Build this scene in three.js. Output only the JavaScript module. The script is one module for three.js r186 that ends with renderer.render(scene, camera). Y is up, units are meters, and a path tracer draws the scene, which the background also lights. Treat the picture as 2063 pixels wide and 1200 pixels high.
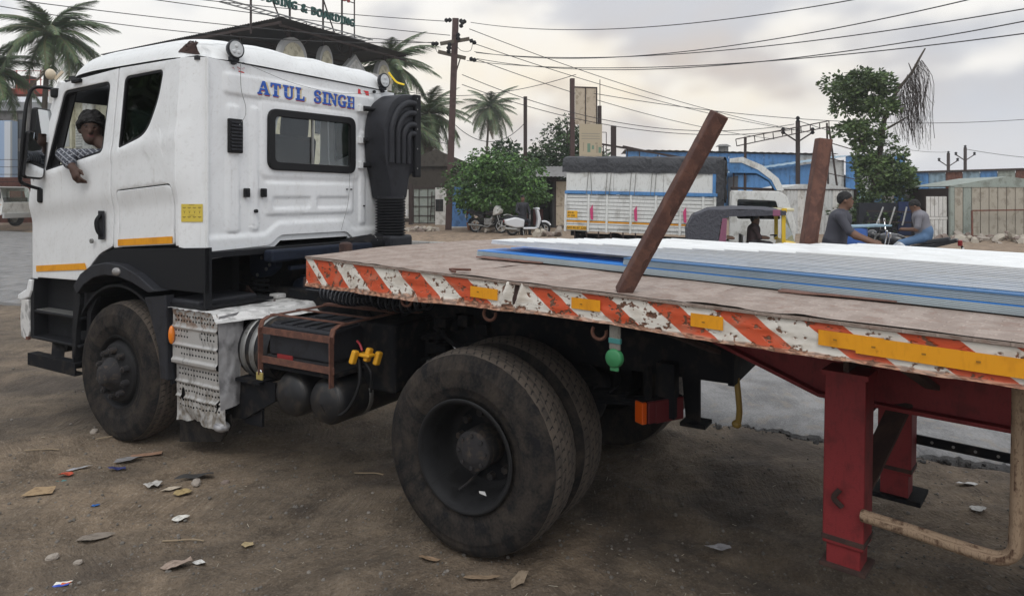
import * as THREE from 'three';
import { mergeGeometries, mergeVertices, toCreasedNormals } from 'three/addons/utils/BufferGeometryUtils.js';
import { RoundedBoxGeometry } from 'three/addons/geometries/RoundedBoxGeometry.js';
import { TessellateModifier } from 'three/addons/modifiers/TessellateModifier.js';
import { TextGeometry } from 'three/addons/geometries/TextGeometry.js';
import { FontLoader } from 'three/addons/loaders/FontLoader.js';
import { createNoise2D, createNoise3D } from 'simplex-noise';

// ---------------------------------------------------------------- camera, sky, sun, exposure
const scene = new THREE.Scene();
// a phone lens of about 24 mm held level at 1.85 m; the picture is the lower part of a taller frame, so the lens is shifted
const camera = new THREE.PerspectiveCamera(2 * Math.atan(806 / 1400) * 180 / Math.PI, 2063 / 1612, 0.05, 900);
camera.position.set(0, 1.85, 0);
camera.lookAt(0, 1.85, -10);
camera.setViewOffset(2063, 1612, 0, 412, 2063, 1200);
camera.updateProjectionMatrix();

const renderer = new THREE.WebGLRenderer({ antialias: true });
renderer.toneMapping = THREE.LinearToneMapping;
renderer.toneMappingExposure = 1.04;
renderer.shadowMap.enabled = true;

function rng(seed) { let a = seed >>> 0; return () => { a = (a + 0x6D2B79F5) | 0; let t = Math.imul(a ^ (a >>> 15), 1 | a); t = (t + Math.imul(t ^ (t >>> 7), 61 | t)) ^ t; return ((t ^ (t >>> 14)) >>> 0) / 4294967296; }; }
const N2 = createNoise2D(rng(11)), N3 = createNoise3D(rng(12));
const clamp = (x, a = 0, b = 1) => Math.min(b, Math.max(a, x));
const lerp = (a, b, t) => a + (b - a) * t;
const sst = (a, b, x) => { const t = clamp((x - a) / (b - a)); return t * t * (3 - 2 * t); };
function fbm(x, y, o = 4) { let s = 0, a = 0.5, f = 1; for (let i = 0; i < o; i++) { s += a * N2(x * f + i * 17.3, y * f - i * 9.1); a *= 0.5; f *= 2.03; } return s; }
const fbm3 = (x, y, z, o = 4) => { let s = 0, a = 0.5, f = 1; for (let i = 0; i < o; i++) { s += a * N3(x * f + i * 7.7, y * f, z * f); a *= 0.5; f *= 2.03; } return s; };

// evening sky: thin bright overcast, blue-grey cloud banks, a peach strip where the sun has gone down
{
  const w = 1024, h = 512, px = new Float32Array(w * h * 4);
  for (let j = 0; j < h; j++) for (let i = 0; i < w; i++) {
    const el = ((j + 0.5) / h - 0.5) * Math.PI, az = ((i + 0.5) / w - 0.5) * 2 * Math.PI;
    const x = Math.cos(el) * Math.cos(az), y = Math.sin(el), z = Math.cos(el) * Math.sin(az);
    const yy = Math.max(y, 0.0), q = 1 / (0.35 + yy);                       // flattened so that clouds stretch out near the horizon
    const c = fbm3(x * q * 1.15 + 14.527, y * 2.4 - 3.494, z * q * 1.15 - 17.054, 5) * 1.25;
    const c2 = fbm3(x * q * 3.4 - 4, y * 7, z * q * 3.4 + 3, 4);
    let bank = sst(-0.32, 0.26, c + 0.36 * c2 + 0.10 * x + 0.02);
    bank *= sst(0.0, 0.15, y) * 0.7 + 0.3;
    let r = lerp(0.91, 0.57, bank), g = lerp(0.91, 0.615, bank), b = lerp(0.905, 0.69, bank);
    // afterglow around the sunset azimuth (a little right of straight ahead), low down
    const daz = Math.atan2(x * 1 - 0.08, -z), glow = Math.exp(-Math.pow(daz / 0.5, 2)) * Math.exp(-Math.pow((y - 0.13) / 0.13, 2)) * (0.75 + 0.5 * c2);
    r += 0.045 * glow * (1 + bank); g -= 0.05 * glow; b -= 0.21 * glow;
    const low = 1 - sst(0.0, 0.16, y);
    r *= 1 - 0.06 * low; g *= 1 - 0.045 * low; b *= 1 - 0.0 * low;
    const over = 1 + 0.75 * yy * yy; r *= over; g *= over; b *= over;   // an overcast sky is brighter overhead than at the horizon
    const k = (j * w + i) * 4; px[k] = r; px[k + 1] = g; px[k + 2] = b; px[k + 3] = 1;
  }
  const t = new THREE.DataTexture(px, w, h, THREE.RGBAFormat, THREE.FloatType);
  t.mapping = THREE.EquirectangularReflectionMapping; t.magFilter = THREE.LinearFilter; t.minFilter = THREE.LinearFilter; t.needsUpdate = true;
  scene.background = t; scene.environment = t;
}
const sun = new THREE.DirectionalLight(new THREE.Color(1.0, 0.97, 0.93), 1.0);
sun.position.set(3, 60, 42); sun.target.position.set(0, 0, -6);
sun.castShadow = true; sun.shadow.radius = 55; sun.shadow.mapSize.set(2048, 2048);
Object.assign(sun.shadow.camera, { left: -40, right: 40, top: 40, bottom: -40, near: 1, far: 160 });
scene.add(sun, sun.target);
scene.fog = new THREE.FogExp2(new THREE.Color(0.80, 0.80, 0.80), 0.0011);

// ---------------------------------------------------------------- helpers
const V = (x, y, z) => new THREE.Vector3(x, y, z);
const W = (x, d, h = 0) => new THREE.Vector3(x, h, -d);            // metres right of and ahead of the photographer
const lin = (r, g, b) => new THREE.Color().setRGB(r, g, b);
const used = new Map();
function numbered(n) { const k = used.get(n) || 0; used.set(n, k + 1); return k ? `${n}_${String(k).padStart(3, '0')}` : n; }
function tag(o, label, category, group, kind) {
  if (label) o.userData.label = label; if (category) o.userData.category = category;
  if (group) o.userData.group = group; if (kind) o.userData.kind = kind; return o;
}
function thing(name, label, category, pos = V(0, 0, 0), turn = 0, group) {
  const g = new THREE.Group(); g.name = numbered(name); g.position.copy(pos); g.rotation.y = turn; scene.add(g);
  return tag(g, label, category, group);
}
function copyOf(o, pos, turn, label) { const c = o.clone(); c.name = numbered(o.name.replace(/_\d{3}$/, '')); c.userData = { ...o.userData }; if (label) c.userData.label = label; if (pos) c.position.copy(pos); if (turn !== undefined) c.rotation.y = turn; scene.add(c); return c; }

// texture makers
function dataTex(n, m, fn, srgb = true, rep = [1, 1]) {
  const d = new Uint8Array(n * m * 4), c = [0, 0, 0, 1];
  for (let j = 0; j < m; j++) for (let i = 0; i < n; i++) {
    c[3] = 1; fn(i / n, j / m, c, i, j); const k = (j * n + i) * 4;
    for (let q = 0; q < 3; q++) { let v = clamp(c[q]); if (srgb) v = v <= 0.0031308 ? v * 12.92 : 1.055 * Math.pow(v, 1 / 2.4) - 0.055; d[k + q] = v * 255; }
    d[k + 3] = clamp(c[3]) * 255;
  }
  const t = new THREE.DataTexture(d, n, m); t.wrapS = t.wrapT = THREE.RepeatWrapping; t.magFilter = THREE.LinearFilter; t.minFilter = THREE.LinearMipmapLinearFilter; t.generateMipmaps = true;
  if (srgb) t.colorSpace = THREE.SRGBColorSpace; t.repeat.set(...rep); t.needsUpdate = true; return t;
}
// noise that tiles over the unit square
function tn(u, v, f, o = 4, s = 0) { const a = u * 2 * Math.PI, b = v * 2 * Math.PI, R = f / (2 * Math.PI); let r = 0, am = 0.5, k = 1; for (let i = 0; i < o; i++) { r += am * (N3(Math.cos(a) * R * k + s + i * 5, Math.sin(a) * R * k, v * 0 + Math.cos(b) * R * k) * 0.7 + N3(Math.sin(a) * R * k - s, Math.sin(b) * R * k + i * 3, Math.cos(a) * R * k + Math.cos(b) * R * k) * 0.7); am *= 0.55; k *= 2; } return r; }
function canvasTex(w, h, draw) { const c = document.createElement('canvas'); c.width = w; c.height = h; draw(c.getContext('2d'), w, h); const t = new THREE.CanvasTexture(c); t.colorSpace = THREE.SRGBColorSpace; t.magFilter = THREE.LinearFilter; return t; }
const withRep = (t, x, y = x) => { const c = t.clone(); c.repeat.set(x, y); c.needsUpdate = true; return c; };
function std(color, rough = 0.6, metal = 0, o = {}) { return new THREE.MeshStandardMaterial({ color: color.isColor ? color : new THREE.Color(color), roughness: rough, metalness: metal, ...o }); }
function phys(color, rough, o = {}) { return new THREE.MeshPhysicalMaterial({ color: color.isColor ? color : new THREE.Color(color), roughness: rough, ...o }); }

// uv in metres from the side each face points to
function boxUV(g) {
  const p = g.attributes.position, n = g.attributes.normal, uv = new Float32Array(p.count * 2);
  for (let i = 0; i < p.count; i++) {
    const ax = Math.abs(n.getX(i)), ay = Math.abs(n.getY(i)), az = Math.abs(n.getZ(i)), x = p.getX(i), y = p.getY(i), z = p.getZ(i);
    if (ay >= ax && ay >= az) { uv[2 * i] = x; uv[2 * i + 1] = z; } else if (ax >= az) { uv[2 * i] = z; uv[2 * i + 1] = y; } else { uv[2 * i] = x; uv[2 * i + 1] = y; }
  }
  g.setAttribute('uv', new THREE.BufferAttribute(uv, 2)); return g;
}
const clean = g => { if (g.index) g = g.toNonIndexed(); for (const k of Object.keys(g.attributes)) if (!['position', 'normal', 'uv', 'color'].includes(k)) g.deleteAttribute(k); if (!g.attributes.normal) g.computeVertexNormals(); return g; };
const M4 = new THREE.Matrix4();
class MB {                                                          // collects shapes, builds ONE named mesh
  constructor() { this.g = []; }
  add(g, pos, rot, scl) { g = clean(g.clone()); if (pos || rot || scl) { const m = new THREE.Matrix4().compose(pos || V(0, 0, 0), rot ? (rot.isQuaternion ? rot : new THREE.Quaternion().setFromEuler(new THREE.Euler(...rot))) : new THREE.Quaternion(), scl || V(1, 1, 1)); g.applyMatrix4(m); } this.g.push(g); return this; }
  mat(g, m) { g = clean(g.clone()); g.applyMatrix4(m); this.g.push(g); return this; }
  box(x0, x1, y0, y1, z0, z1, r = 0) {
    const w = Math.abs(x1 - x0), h = Math.abs(y1 - y0), d = Math.abs(z1 - z0);
    const g = r > 0 ? new RoundedBoxGeometry(w, h, d, 2, Math.min(r, w / 2.01, h / 2.01, d / 2.01)) : new THREE.BoxGeometry(w, h, d);
    return this.add(g, V((x0 + x1) / 2, (y0 + y1) / 2, (z0 + z1) / 2));
  }
  bar(a, b, w, h = w, r = 0, roll = 0) {                             // rectangular bar from a to b
    const d = b.clone().sub(a), L = d.length(); d.normalize();
    const up = Math.abs(d.y) > 0.96 ? V(1, 0, 0) : V(0, 1, 0), x = new THREE.Vector3().crossVectors(up, d).normalize(), y = new THREE.Vector3().crossVectors(d, x);
    if (roll) { const c = Math.cos(roll), s = Math.sin(roll), x2 = x.clone().multiplyScalar(c).addScaledVector(y, s); y.multiplyScalar(c).addScaledVector(x, -s); x.copy(x2); }
    const m = new THREE.Matrix4().makeBasis(x, y, d).setPosition(a.clone().add(b).multiplyScalar(0.5));
    return this.mat(r > 0 ? new RoundedBoxGeometry(w, h, L, 1, r) : new THREE.BoxGeometry(w, h, L), m);
  }
  cyl(a, b, r1, r2 = r1, seg = 16, open = false) {
    const d = b.clone().sub(a), L = d.length();
    const q = new THREE.Quaternion().setFromUnitVectors(V(0, 1, 0), d.normalize());
    return this.add(new THREE.CylinderGeometry(r2, r1, L, seg, 1, open), a.clone().add(b).multiplyScalar(0.5), q);
  }
  tube(pts, r, seg = 8, n = 0, closed = false) { return this.add(new THREE.TubeGeometry(new THREE.CatmullRomCurve3(pts, closed, 'centripetal'), n || pts.length * 6, r, seg, closed)); }
  lathe(pts, pos, axis = V(0, 1, 0), seg = 32) { const q = new THREE.Quaternion().setFromUnitVectors(V(0, 1, 0), axis.clone().normalize()); return this.add(new THREE.LatheGeometry(pts.map(p => new THREE.Vector2(...p)), seg), pos, q); }
  prism(pts, depth, m, bevel = 0, holes = []) {                     // outline in x,y extruded along z
    const s = pts instanceof THREE.Shape ? pts : new THREE.Shape(pts.map(p => new THREE.Vector2(...p))); for (const h of holes) s.holes.push(h instanceof THREE.Path ? h : new THREE.Path(h.map(p => new THREE.Vector2(...p))));
    const g = new THREE.ExtrudeGeometry(s, { depth, bevelEnabled: bevel > 0, bevelThickness: bevel, bevelSize: bevel, bevelOffset: -bevel, bevelSegments: 2, curveSegments: 8 });
    return m ? this.mat(g, m) : this.add(g);
  }
  ball(p, rx, ry = rx, rz = rx, seg = 16) { return this.add(new THREE.SphereGeometry(1, seg, Math.max(6, seg * 0.6 | 0)), p, null, V(rx, ry, rz)); }
  geo(uv = true) { const k = this.g.some(g => !g.attributes.uv); const gs = this.g; if (k) gs.forEach(g => { if (!g.attributes.uv) boxUV(g); }); const g = mergeGeometries(gs, false); return uv ? boxUV(g) : g; }
  build(name, m, parent, uv = true) { return mesh(name, this.geo(uv), m, parent); }
}
function mesh(name, g, m, parent) {
  const o = new THREE.Mesh(g, m); o.castShadow = o.receiveShadow = true;
  o.name = !parent || parent === scene ? numbered(name) : name; (parent || scene).add(o); return o;
}
// basis that lays an outline drawn in (across, up) on a wall whose outside points to -x
const BACK = (s) => new THREE.Matrix4().makeBasis(V(0, 0, 1), V(0, 1, 0), V(-1, 0, 0)).setPosition(s, 0, 0);
const SIDE = (t) => new THREE.Matrix4().makeTranslation(0, 0, t);
function roundPoly(pts, r) {                                        // closed outline with rounded corners; r may be per point
  const s = new THREE.Shape(), n = pts.length;
  for (let i = 0; i < n; i++) {
    const p = new THREE.Vector2(...pts[i]), a = new THREE.Vector2(...pts[(i + n - 1) % n]), b = new THREE.Vector2(...pts[(i + 1) % n]);
    const rr = pts[i][2] !== undefined ? pts[i][2] : r, da = a.clone().sub(p), db = b.clone().sub(p), k = Math.min(rr, da.length() * 0.48, db.length() * 0.48);
    const p1 = p.clone().addScaledVector(da.normalize(), k), p2 = p.clone().addScaledVector(db.normalize(), k);
    i ? s.lineTo(p1.x, p1.y) : s.moveTo(p1.x, p1.y); s.quadraticCurveTo(p.x, p.y, p2.x, p2.y);
  }
  s.closePath(); return s;
}
const asPath = s => { const p = new THREE.Path(); p.curves = s.curves; return p; };
// finely cut a geometry, push its points with fn(v), smooth it again
function warp(g, edge, fn, crease = 0.6, iters = 14) {
  g = clean(g); g = new TessellateModifier(edge, iters).modify(g); const p = g.attributes.position, v = V(0, 0, 0);
  for (let i = 0; i < p.count; i++) { v.fromBufferAttribute(p, i); fn(v); p.setXYZ(i, v.x, v.y, v.z); }
  g.deleteAttribute('normal'); g.deleteAttribute('uv'); g = mergeVertices(g, 1e-4); g = toCreasedNormals(g, crease); return boxUV(g);
}
// sheet over a u,v grid
function sheet(nu, nv, fn, closedU = false) {
  const p = [], uv = [], id = []; for (let j = 0; j <= nv; j++) for (let i = 0; i <= nu; i++) { const v = fn(i / nu, j / nv); p.push(v.x, v.y, v.z); uv.push(i / nu, j / nv); }
  for (let j = 0; j < nv; j++) for (let i = 0; i < nu; i++) { const a = j * (nu + 1) + i, b = a + 1, c = a + nu + 1, d = c + 1; id.push(a, b, d, a, d, c); }
  const g = new THREE.BufferGeometry(); g.setAttribute('position', new THREE.Float32BufferAttribute(p, 3)); g.setAttribute('uv', new THREE.Float32BufferAttribute(uv, 2)); g.setIndex(id); g.computeVertexNormals(); return g;
}
// smooth skin over tapered bones: surface nets on a signed distance
function sdfMesh(dist, lo, hi, cell, colour) {
  const nx = Math.ceil((hi.x - lo.x) / cell) + 1, ny = Math.ceil((hi.y - lo.y) / cell) + 1, nz = Math.ceil((hi.z - lo.z) / cell) + 1;
  const f = new Float32Array(nx * ny * nz), at = (i, j, k) => (k * ny + j) * nx + i;
  for (let k = 0; k < nz; k++) for (let j = 0; j < ny; j++) for (let i = 0; i < nx; i++) f[at(i, j, k)] = dist(lo.x + i * cell, lo.y + j * cell, lo.z + k * cell);
  const id = new Int32Array(nx * ny * nz).fill(-1), P = [], I = [];
  for (let k = 0; k < nz - 1; k++) for (let j = 0; j < ny - 1; j++) for (let i = 0; i < nx - 1; i++) {
    let m = 0, c = 0, sx = 0, sy = 0, sz = 0; const q = [];
    for (let a = 0; a < 8; a++) { const v = f[at(i + (a & 1), j + (a >> 1 & 1), k + (a >> 2))]; q.push(v); if (v < 0) m |= 1 << a; }
    if (m === 0 || m === 255) continue;
    for (let a = 0; a < 8; a++) for (let b = 0; b < 3; b++) { const o = a ^ (1 << b); if (o < a) continue; if ((q[a] < 0) === (q[o] < 0)) continue; const t = q[a] / (q[a] - q[o]); sx += (a & 1) + (b === 0 ? t : 0); sy += (a >> 1 & 1) + (b === 1 ? t : 0); sz += (a >> 2) + (b === 2 ? t : 0); c++; }
    id[at(i, j, k)] = P.length / 3; P.push(lo.x + (i + sx / c) * cell, lo.y + (j + sy / c) * cell, lo.z + (k + sz / c) * cell);
  }
  for (let k = 1; k < nz - 1; k++) for (let j = 1; j < ny - 1; j++) for (let i = 1; i < nx - 1; i++) {
    const v0 = f[at(i, j, k)];
    for (const [dx, dy, dz, A, B, C, D] of [[1, 0, 0, [i, j - 1, k - 1], [i, j, k - 1], [i, j, k], [i, j - 1, k]], [0, 1, 0, [i - 1, j, k - 1], [i - 1, j, k], [i, j, k], [i, j, k - 1]], [0, 0, 1, [i - 1, j - 1, k], [i, j - 1, k], [i, j, k], [i - 1, j, k]]]) {
      const v1 = f[at(i + dx, j + dy, k + dz)]; if ((v0 < 0) === (v1 < 0)) continue;
      const a = id[at(...A)], b = id[at(...B)], c = id[at(...C)], d = id[at(...D)]; if (Math.min(a, b, c, d) < 0) continue;
      if (v0 < 0) I.push(a, b, c, a, c, d); else I.push(a, c, b, a, d, c);
    }
  }
  const g = new THREE.BufferGeometry(); g.setAttribute('position', new THREE.Float32BufferAttribute(P, 3)); g.setIndex(I);
  const n = new Float32Array(P.length), e = cell * 0.5, col = colour ? new Float32Array(P.length) : null;
  for (let i = 0; i < P.length; i += 3) {
    const [x, y, z] = [P[i], P[i + 1], P[i + 2]]; let a = dist(x + e, y, z) - dist(x - e, y, z), b = dist(x, y + e, z) - dist(x, y - e, z), c = dist(x, y, z + e) - dist(x, y, z - e); const l = Math.hypot(a, b, c) || 1;
    n[i] = a / l; n[i + 1] = b / l; n[i + 2] = c / l; if (col) { const q = colour(x, y, z); col[i] = q[0]; col[i + 1] = q[1]; col[i + 2] = q[2]; }
  }
  g.setAttribute('normal', new THREE.BufferAttribute(n, 3)); if (col) g.setAttribute('color', new THREE.BufferAttribute(col, 3)); return g;
}
function capDist(px, py, pz, b) {                                   // tapered capsule [ax,ay,az,bx,by,bz,ra,rb]
  const dx = b[3] - b[0], dy = b[4] - b[1], dz = b[5] - b[2], L = dx * dx + dy * dy + dz * dz || 1e-9;
  const t = clamp(((px - b[0]) * dx + (py - b[1]) * dy + (pz - b[2]) * dz) / L);
  return Math.hypot(px - b[0] - dx * t, py - b[1] - dy * t, pz - b[2] - dz * t) - lerp(b[6], b[7], t);
}
const smin = (a, b, k) => { const h = clamp(0.5 + 0.5 * (b - a) / k); return lerp(b, a, h) - k * h * (1 - h); };
// ---------------------------------------------------------------- shared textures and materials
const T = {};
T.grain = dataTex(512, 512, (u, v, c) => { const n = 0.5 + 0.5 * tn(u, v, 40, 3); c[0] = c[1] = c[2] = n; }, false);
T.blot = dataTex(512, 512, (u, v, c) => { const n = 0.5 + 0.55 * tn(u, v, 6, 5, 3); c[0] = c[1] = c[2] = n; }, false);
// worn white lacquer: faint chalky patches, scuffs and specks of dirt
function scuffTex(base, dirt, amount, seed, n = 512) {
  const r = rng(seed), specks = Array.from({ length: 70 }, () => [r(), r(), 0.0015 + 0.004 * r() * r(), 0.2 + 0.6 * r()]);
  return dataTex(n, n, (u, v, c) => {
    let k = amount * sst(0.0, 0.5, tn(u, v, 5, 5, seed)) + amount * 0.55 * sst(0.1, 0.5, tn(u, v * 0.3, 60, 2, seed + 4));
    for (const [a, b, s, w] of specks) { const du = Math.abs(u - a), dv = Math.abs(v - b); if (du < 0.012 && dv < 0.012 && Math.hypot(du, dv * (0.6 + w)) < s) k = Math.max(k, w * amount * 3.2); }
    k = clamp(k); for (let q = 0; q < 3; q++) c[q] = lerp(base[q], dirt[q], k);
  });
}
{ // cab lacquer: faint runs of washed-down dust, scuffs, specks
  const r = rng(3), sp = Array.from({ length: 150 }, () => [r(), r(), 0.0008 + 0.0022 * r() * r(), 0.25 + 0.6 * r()]), runs = Array.from({ length: 46 }, () => [r(), r(), 0.10 + 0.35 * r(), 0.0012 + 0.003 * r(), 0.06 + 0.16 * r()]);
  T.white = dataTex(1024, 1024, (u, v, c) => {
    let k = 0.07 * sst(0.0, 0.5, tn(u, v, 5, 5, 3)) + 0.10 * sst(0.18, 0.5, tn(u, v, 26, 4, 7));
    for (const [a, b, L, w, q] of runs) { let du = Math.abs(u - a - 0.004 * N2(v * 7, a * 50)); if (du > w * 3) continue; let dv = b - v; if (dv < 0) dv += 1; if (dv < L) k += q * Math.exp(-du * du / (w * w)) * (1 - dv / L) * (0.6 + 0.4 * N2(v * 40, a * 9)); }
    for (const [a, b, s, w] of sp) { const du = Math.abs(u - a), dv = Math.abs(v - b); if (du < 0.006 && dv < 0.006 && Math.hypot(du, dv * (0.5 + w)) < s) k = Math.max(k, w); }
    k = clamp(k); for (let q = 0; q < 3; q++) c[q] = lerp([0.80, 0.81, 0.81][q], [0.33, 0.29, 0.24][q], k);
  }); T.white.repeat.set(0.8, 0.8);
}
T.dull = scuffTex([1, 1, 1], [0.45, 0.42, 0.38], 0.55, 8);
T.rubber = dataTex(512, 512, (u, v, c) => { const k = 0.30 + 0.55 * tn(u, v, 7, 6, 9), f = tn(u, v, 50, 3, 2) * 0.35 + 0.3 * sst(0.15, 0.4, tn(u, v, 3, 4, 19)); const a = [0.012, 0.012, 0.013], b = [0.058, 0.047, 0.038]; for (let q = 0; q < 3; q++) c[q] = lerp(a[q], b[q], clamp(k + f)); });
T.rust = dataTex(512, 512, (u, v, c) => { const k = sst(-0.3, 0.4, tn(u, v, 9, 5, 21)), f = tn(u, v, 60, 3, 5); const a = [0.105, 0.046, 0.033], b = [0.165, 0.072, 0.046]; for (let q = 0; q < 3; q++) c[q] = lerp(a[q], b[q], clamp(k + 0.35 * f)); });
T.steelDust = dataTex(512, 512, (u, v, c) => { const k = sst(-0.1, 0.5, tn(u, v, 7, 5, 31)); const a = [0.009, 0.0095, 0.011], b = [0.034, 0.029, 0.024]; for (let q = 0; q < 3; q++) c[q] = lerp(a[q], b[q], k * 0.8); });
T.alu = dataTex(512, 512, (u, v, c) => { const k = sst(-0.1, 0.45, tn(u, v, 8, 5, 41)), f = 0.06 * tn(u, v, 80, 2, 3), s = 0.62 + f - 0.30 * k; c[0] = s; c[1] = s * 0.985; c[2] = s * 0.955; });
const bump = (t, s) => ({ bumpMap: t, bumpScale: s });
const M = {
  cab: phys(lin(1, 1, 1), 0.34, { map: T.white, clearcoat: 0.35, clearcoatRoughness: 0.28 }),
  cabDull: std(lin(0.98, 0.98, 0.97), 0.5, 0, { map: T.white, ...bump(withRep(T.blot, 1), 0.002) }),
  black: phys(lin(0.011, 0.0115, 0.0135), 0.62, { specularIntensity: 0.45, ...bump(withRep(T.grain, 6), 0.0004) }),
  plastic: phys(lin(0.024, 0.025, 0.030), 0.55, { specularIntensity: 0.55, map: withRep(T.dull, 1.5), ...bump(withRep(T.grain, 8), 0.0004) }),
  rubberTrim: phys(lin(0.010, 0.010, 0.011), 0.5, { specularIntensity: 0.5 }),
  tyre: phys(lin(1, 1, 1), 0.9, { specularIntensity: 0.35, map: withRep(T.rubber, 1.1), ...bump(withRep(T.grain, 6), 0.0015) }),
  chassis: phys(lin(0.9, 0.9, 0.95), 0.8, { specularIntensity: 0.35, map: withRep(T.steelDust, 1.2), ...bump(withRep(T.grain, 5), 0.0008) }),
  navy: phys(lin(0.013, 0.018, 0.032), 0.65, { specularIntensity: 0.4, map: withRep(T.dull, 1.4) }),
  rust: std(lin(1, 1, 1), 0.86, 0, { map: withRep(T.rust, 1.6), ...bump(withRep(T.grain, 6), 0.002) }),
  rustDark: std(lin(0.38, 0.46, 0.55), 0.86, 0, { map: withRep(T.rust, 1.1), ...bump(withRep(T.grain, 4), 0.002) }),
  alu: std(lin(0.62, 0.62, 0.65), 0.5, 0.4, { map: withRep(T.alu, 0.5), ...bump(withRep(T.blot, 2), 0.002) }),
  aluWhite: std(lin(1.05, 1.05, 1.05), 0.5, 0.1, { map: withRep(T.alu, 1.1), ...bump(withRep(T.blot, 1), 0.002) }),
  steel: std(lin(0.30, 0.30, 0.29), 0.45, 0.7, { map: withRep(T.dull, 2) }),
  chrome: std(lin(0.75, 0.76, 0.78), 0.15, 0.95),
  amber: phys(lin(0.75, 0.20, 0.01), 0.25, { clearcoat: 0.6 }),
  redLens: phys(lin(0.22, 0.008, 0.010), 0.28, { clearcoat: 0.6 }),
  clearLens: phys(lin(0.55, 0.56, 0.56), 0.2, { clearcoat: 0.8 }),
  tape: std(lin(0.78, 0.33, 0.008), 0.42, 0, { map: scuffTex([1, 1, 1], [0.6, 0.5, 0.4], 0.35, 15, 256) }),
  yellow: std(lin(0.72, 0.36, 0.02), 0.5),
  glass: phys(lin(0.93, 0.97, 0.96), 0.02, { transmission: 1, thickness: 0, ior: 1.5 }),
  glassTint: phys(lin(0.085, 0.125, 0.12), 0.03, { transmission: 1, thickness: 0, ior: 1.5 }),
  seat: std(lin(0.030, 0.032, 0.036), 0.9, 0, bump(withRep(T.grain, 8), 0.001)),
  interior: std(lin(0.028, 0.029, 0.031), 0.9),
  skin: std(lin(0.115, 0.058, 0.036), 0.55), hair: std(lin(0.010, 0.009, 0.009), 0.8),
};
// ---------------------------------------------------------------- ground, road, verge
const ROADDIR = V(-0.855, 0, -0.519), NX = 0.52, NDp = 0.855;        // the road runs away to the left; n counts metres across it
const nOf = (x, d) => NX * x + NDp * d, aOf = (x, d) => -0.855 * x + 0.52 * d;
const fromNA = (n, a) => [NX * n - 0.855 * a, NDp * n + 0.52 * a];     // back to x, d
function groundH(x, d) {
  const n = nOf(x, d); let h = 0.30 * sst(17.6, 22, n);
  const inRoad = sst(5.65, 6.0, n) * (1 - sst(17.0, 17.4, n));
  const r = Math.hypot(x, d - 4), near = 1 - sst(14, 26, r);
  let b = fbm(x * 0.45, d * 0.45, 3) * 0.040 + fbm(x * 2.1 + 5, d * 2.1, 3) * 0.022 * near + Math.max(0, fbm(x * 7, d * 7 + 3, 3)) * 0.022 * near + fbm(x * 23, d * 23, 2) * 0.006 * near;
  // shallow ruts pressed beside the trailer
  const p = (x + 1.316) * -0.770 + (d - 4.4) * 0.638, q = (x + 1.316) * 0.638 + (d - 4.4) * 0.770;
  const rut = Math.exp(-Math.pow((q + 0.75 + 0.1 * Math.sin(p * 0.8)) / 0.16, 2)) + Math.exp(-Math.pow((q - 0.95) / 0.2, 2));
  b -= 0.03 * rut * sst(1.0, -1.5, p) * near;
  return h + b * (1 - inRoad) - 0.10 * inRoad;
}
T.dirt = dataTex(1024, 1024, (u, v, c) => {
  const a = tn(u, v, 9, 5, 51), f = tn(u, v, 70, 4, 52), g = tn(u, v, 170, 2, 53);
  const k = clamp(0.5 + 0.7 * a + 0.35 * f); c[0] = lerp(0.092, 0.198, k); c[1] = lerp(0.068, 0.150, k); c[2] = lerp(0.046, 0.104, k);
  const peb = sst(0.30, 0.42, g + 0.35 * f), dk = sst(-0.33, -0.46, g + 0.25 * f);
  for (let q = 0; q < 3; q++) { c[q] = lerp(c[q], [0.30, 0.26, 0.21][q], peb * 0.35); c[q] *= 1 - 0.3 * dk; }
});
T.dirtB = dataTex(1024, 1024, (u, v, c) => { const n = 0.5 + 0.30 * tn(u, v, 60, 4, 52) + 0.26 * tn(u, v, 170, 2, 53); c[0] = c[1] = c[2] = n; }, false);
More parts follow.
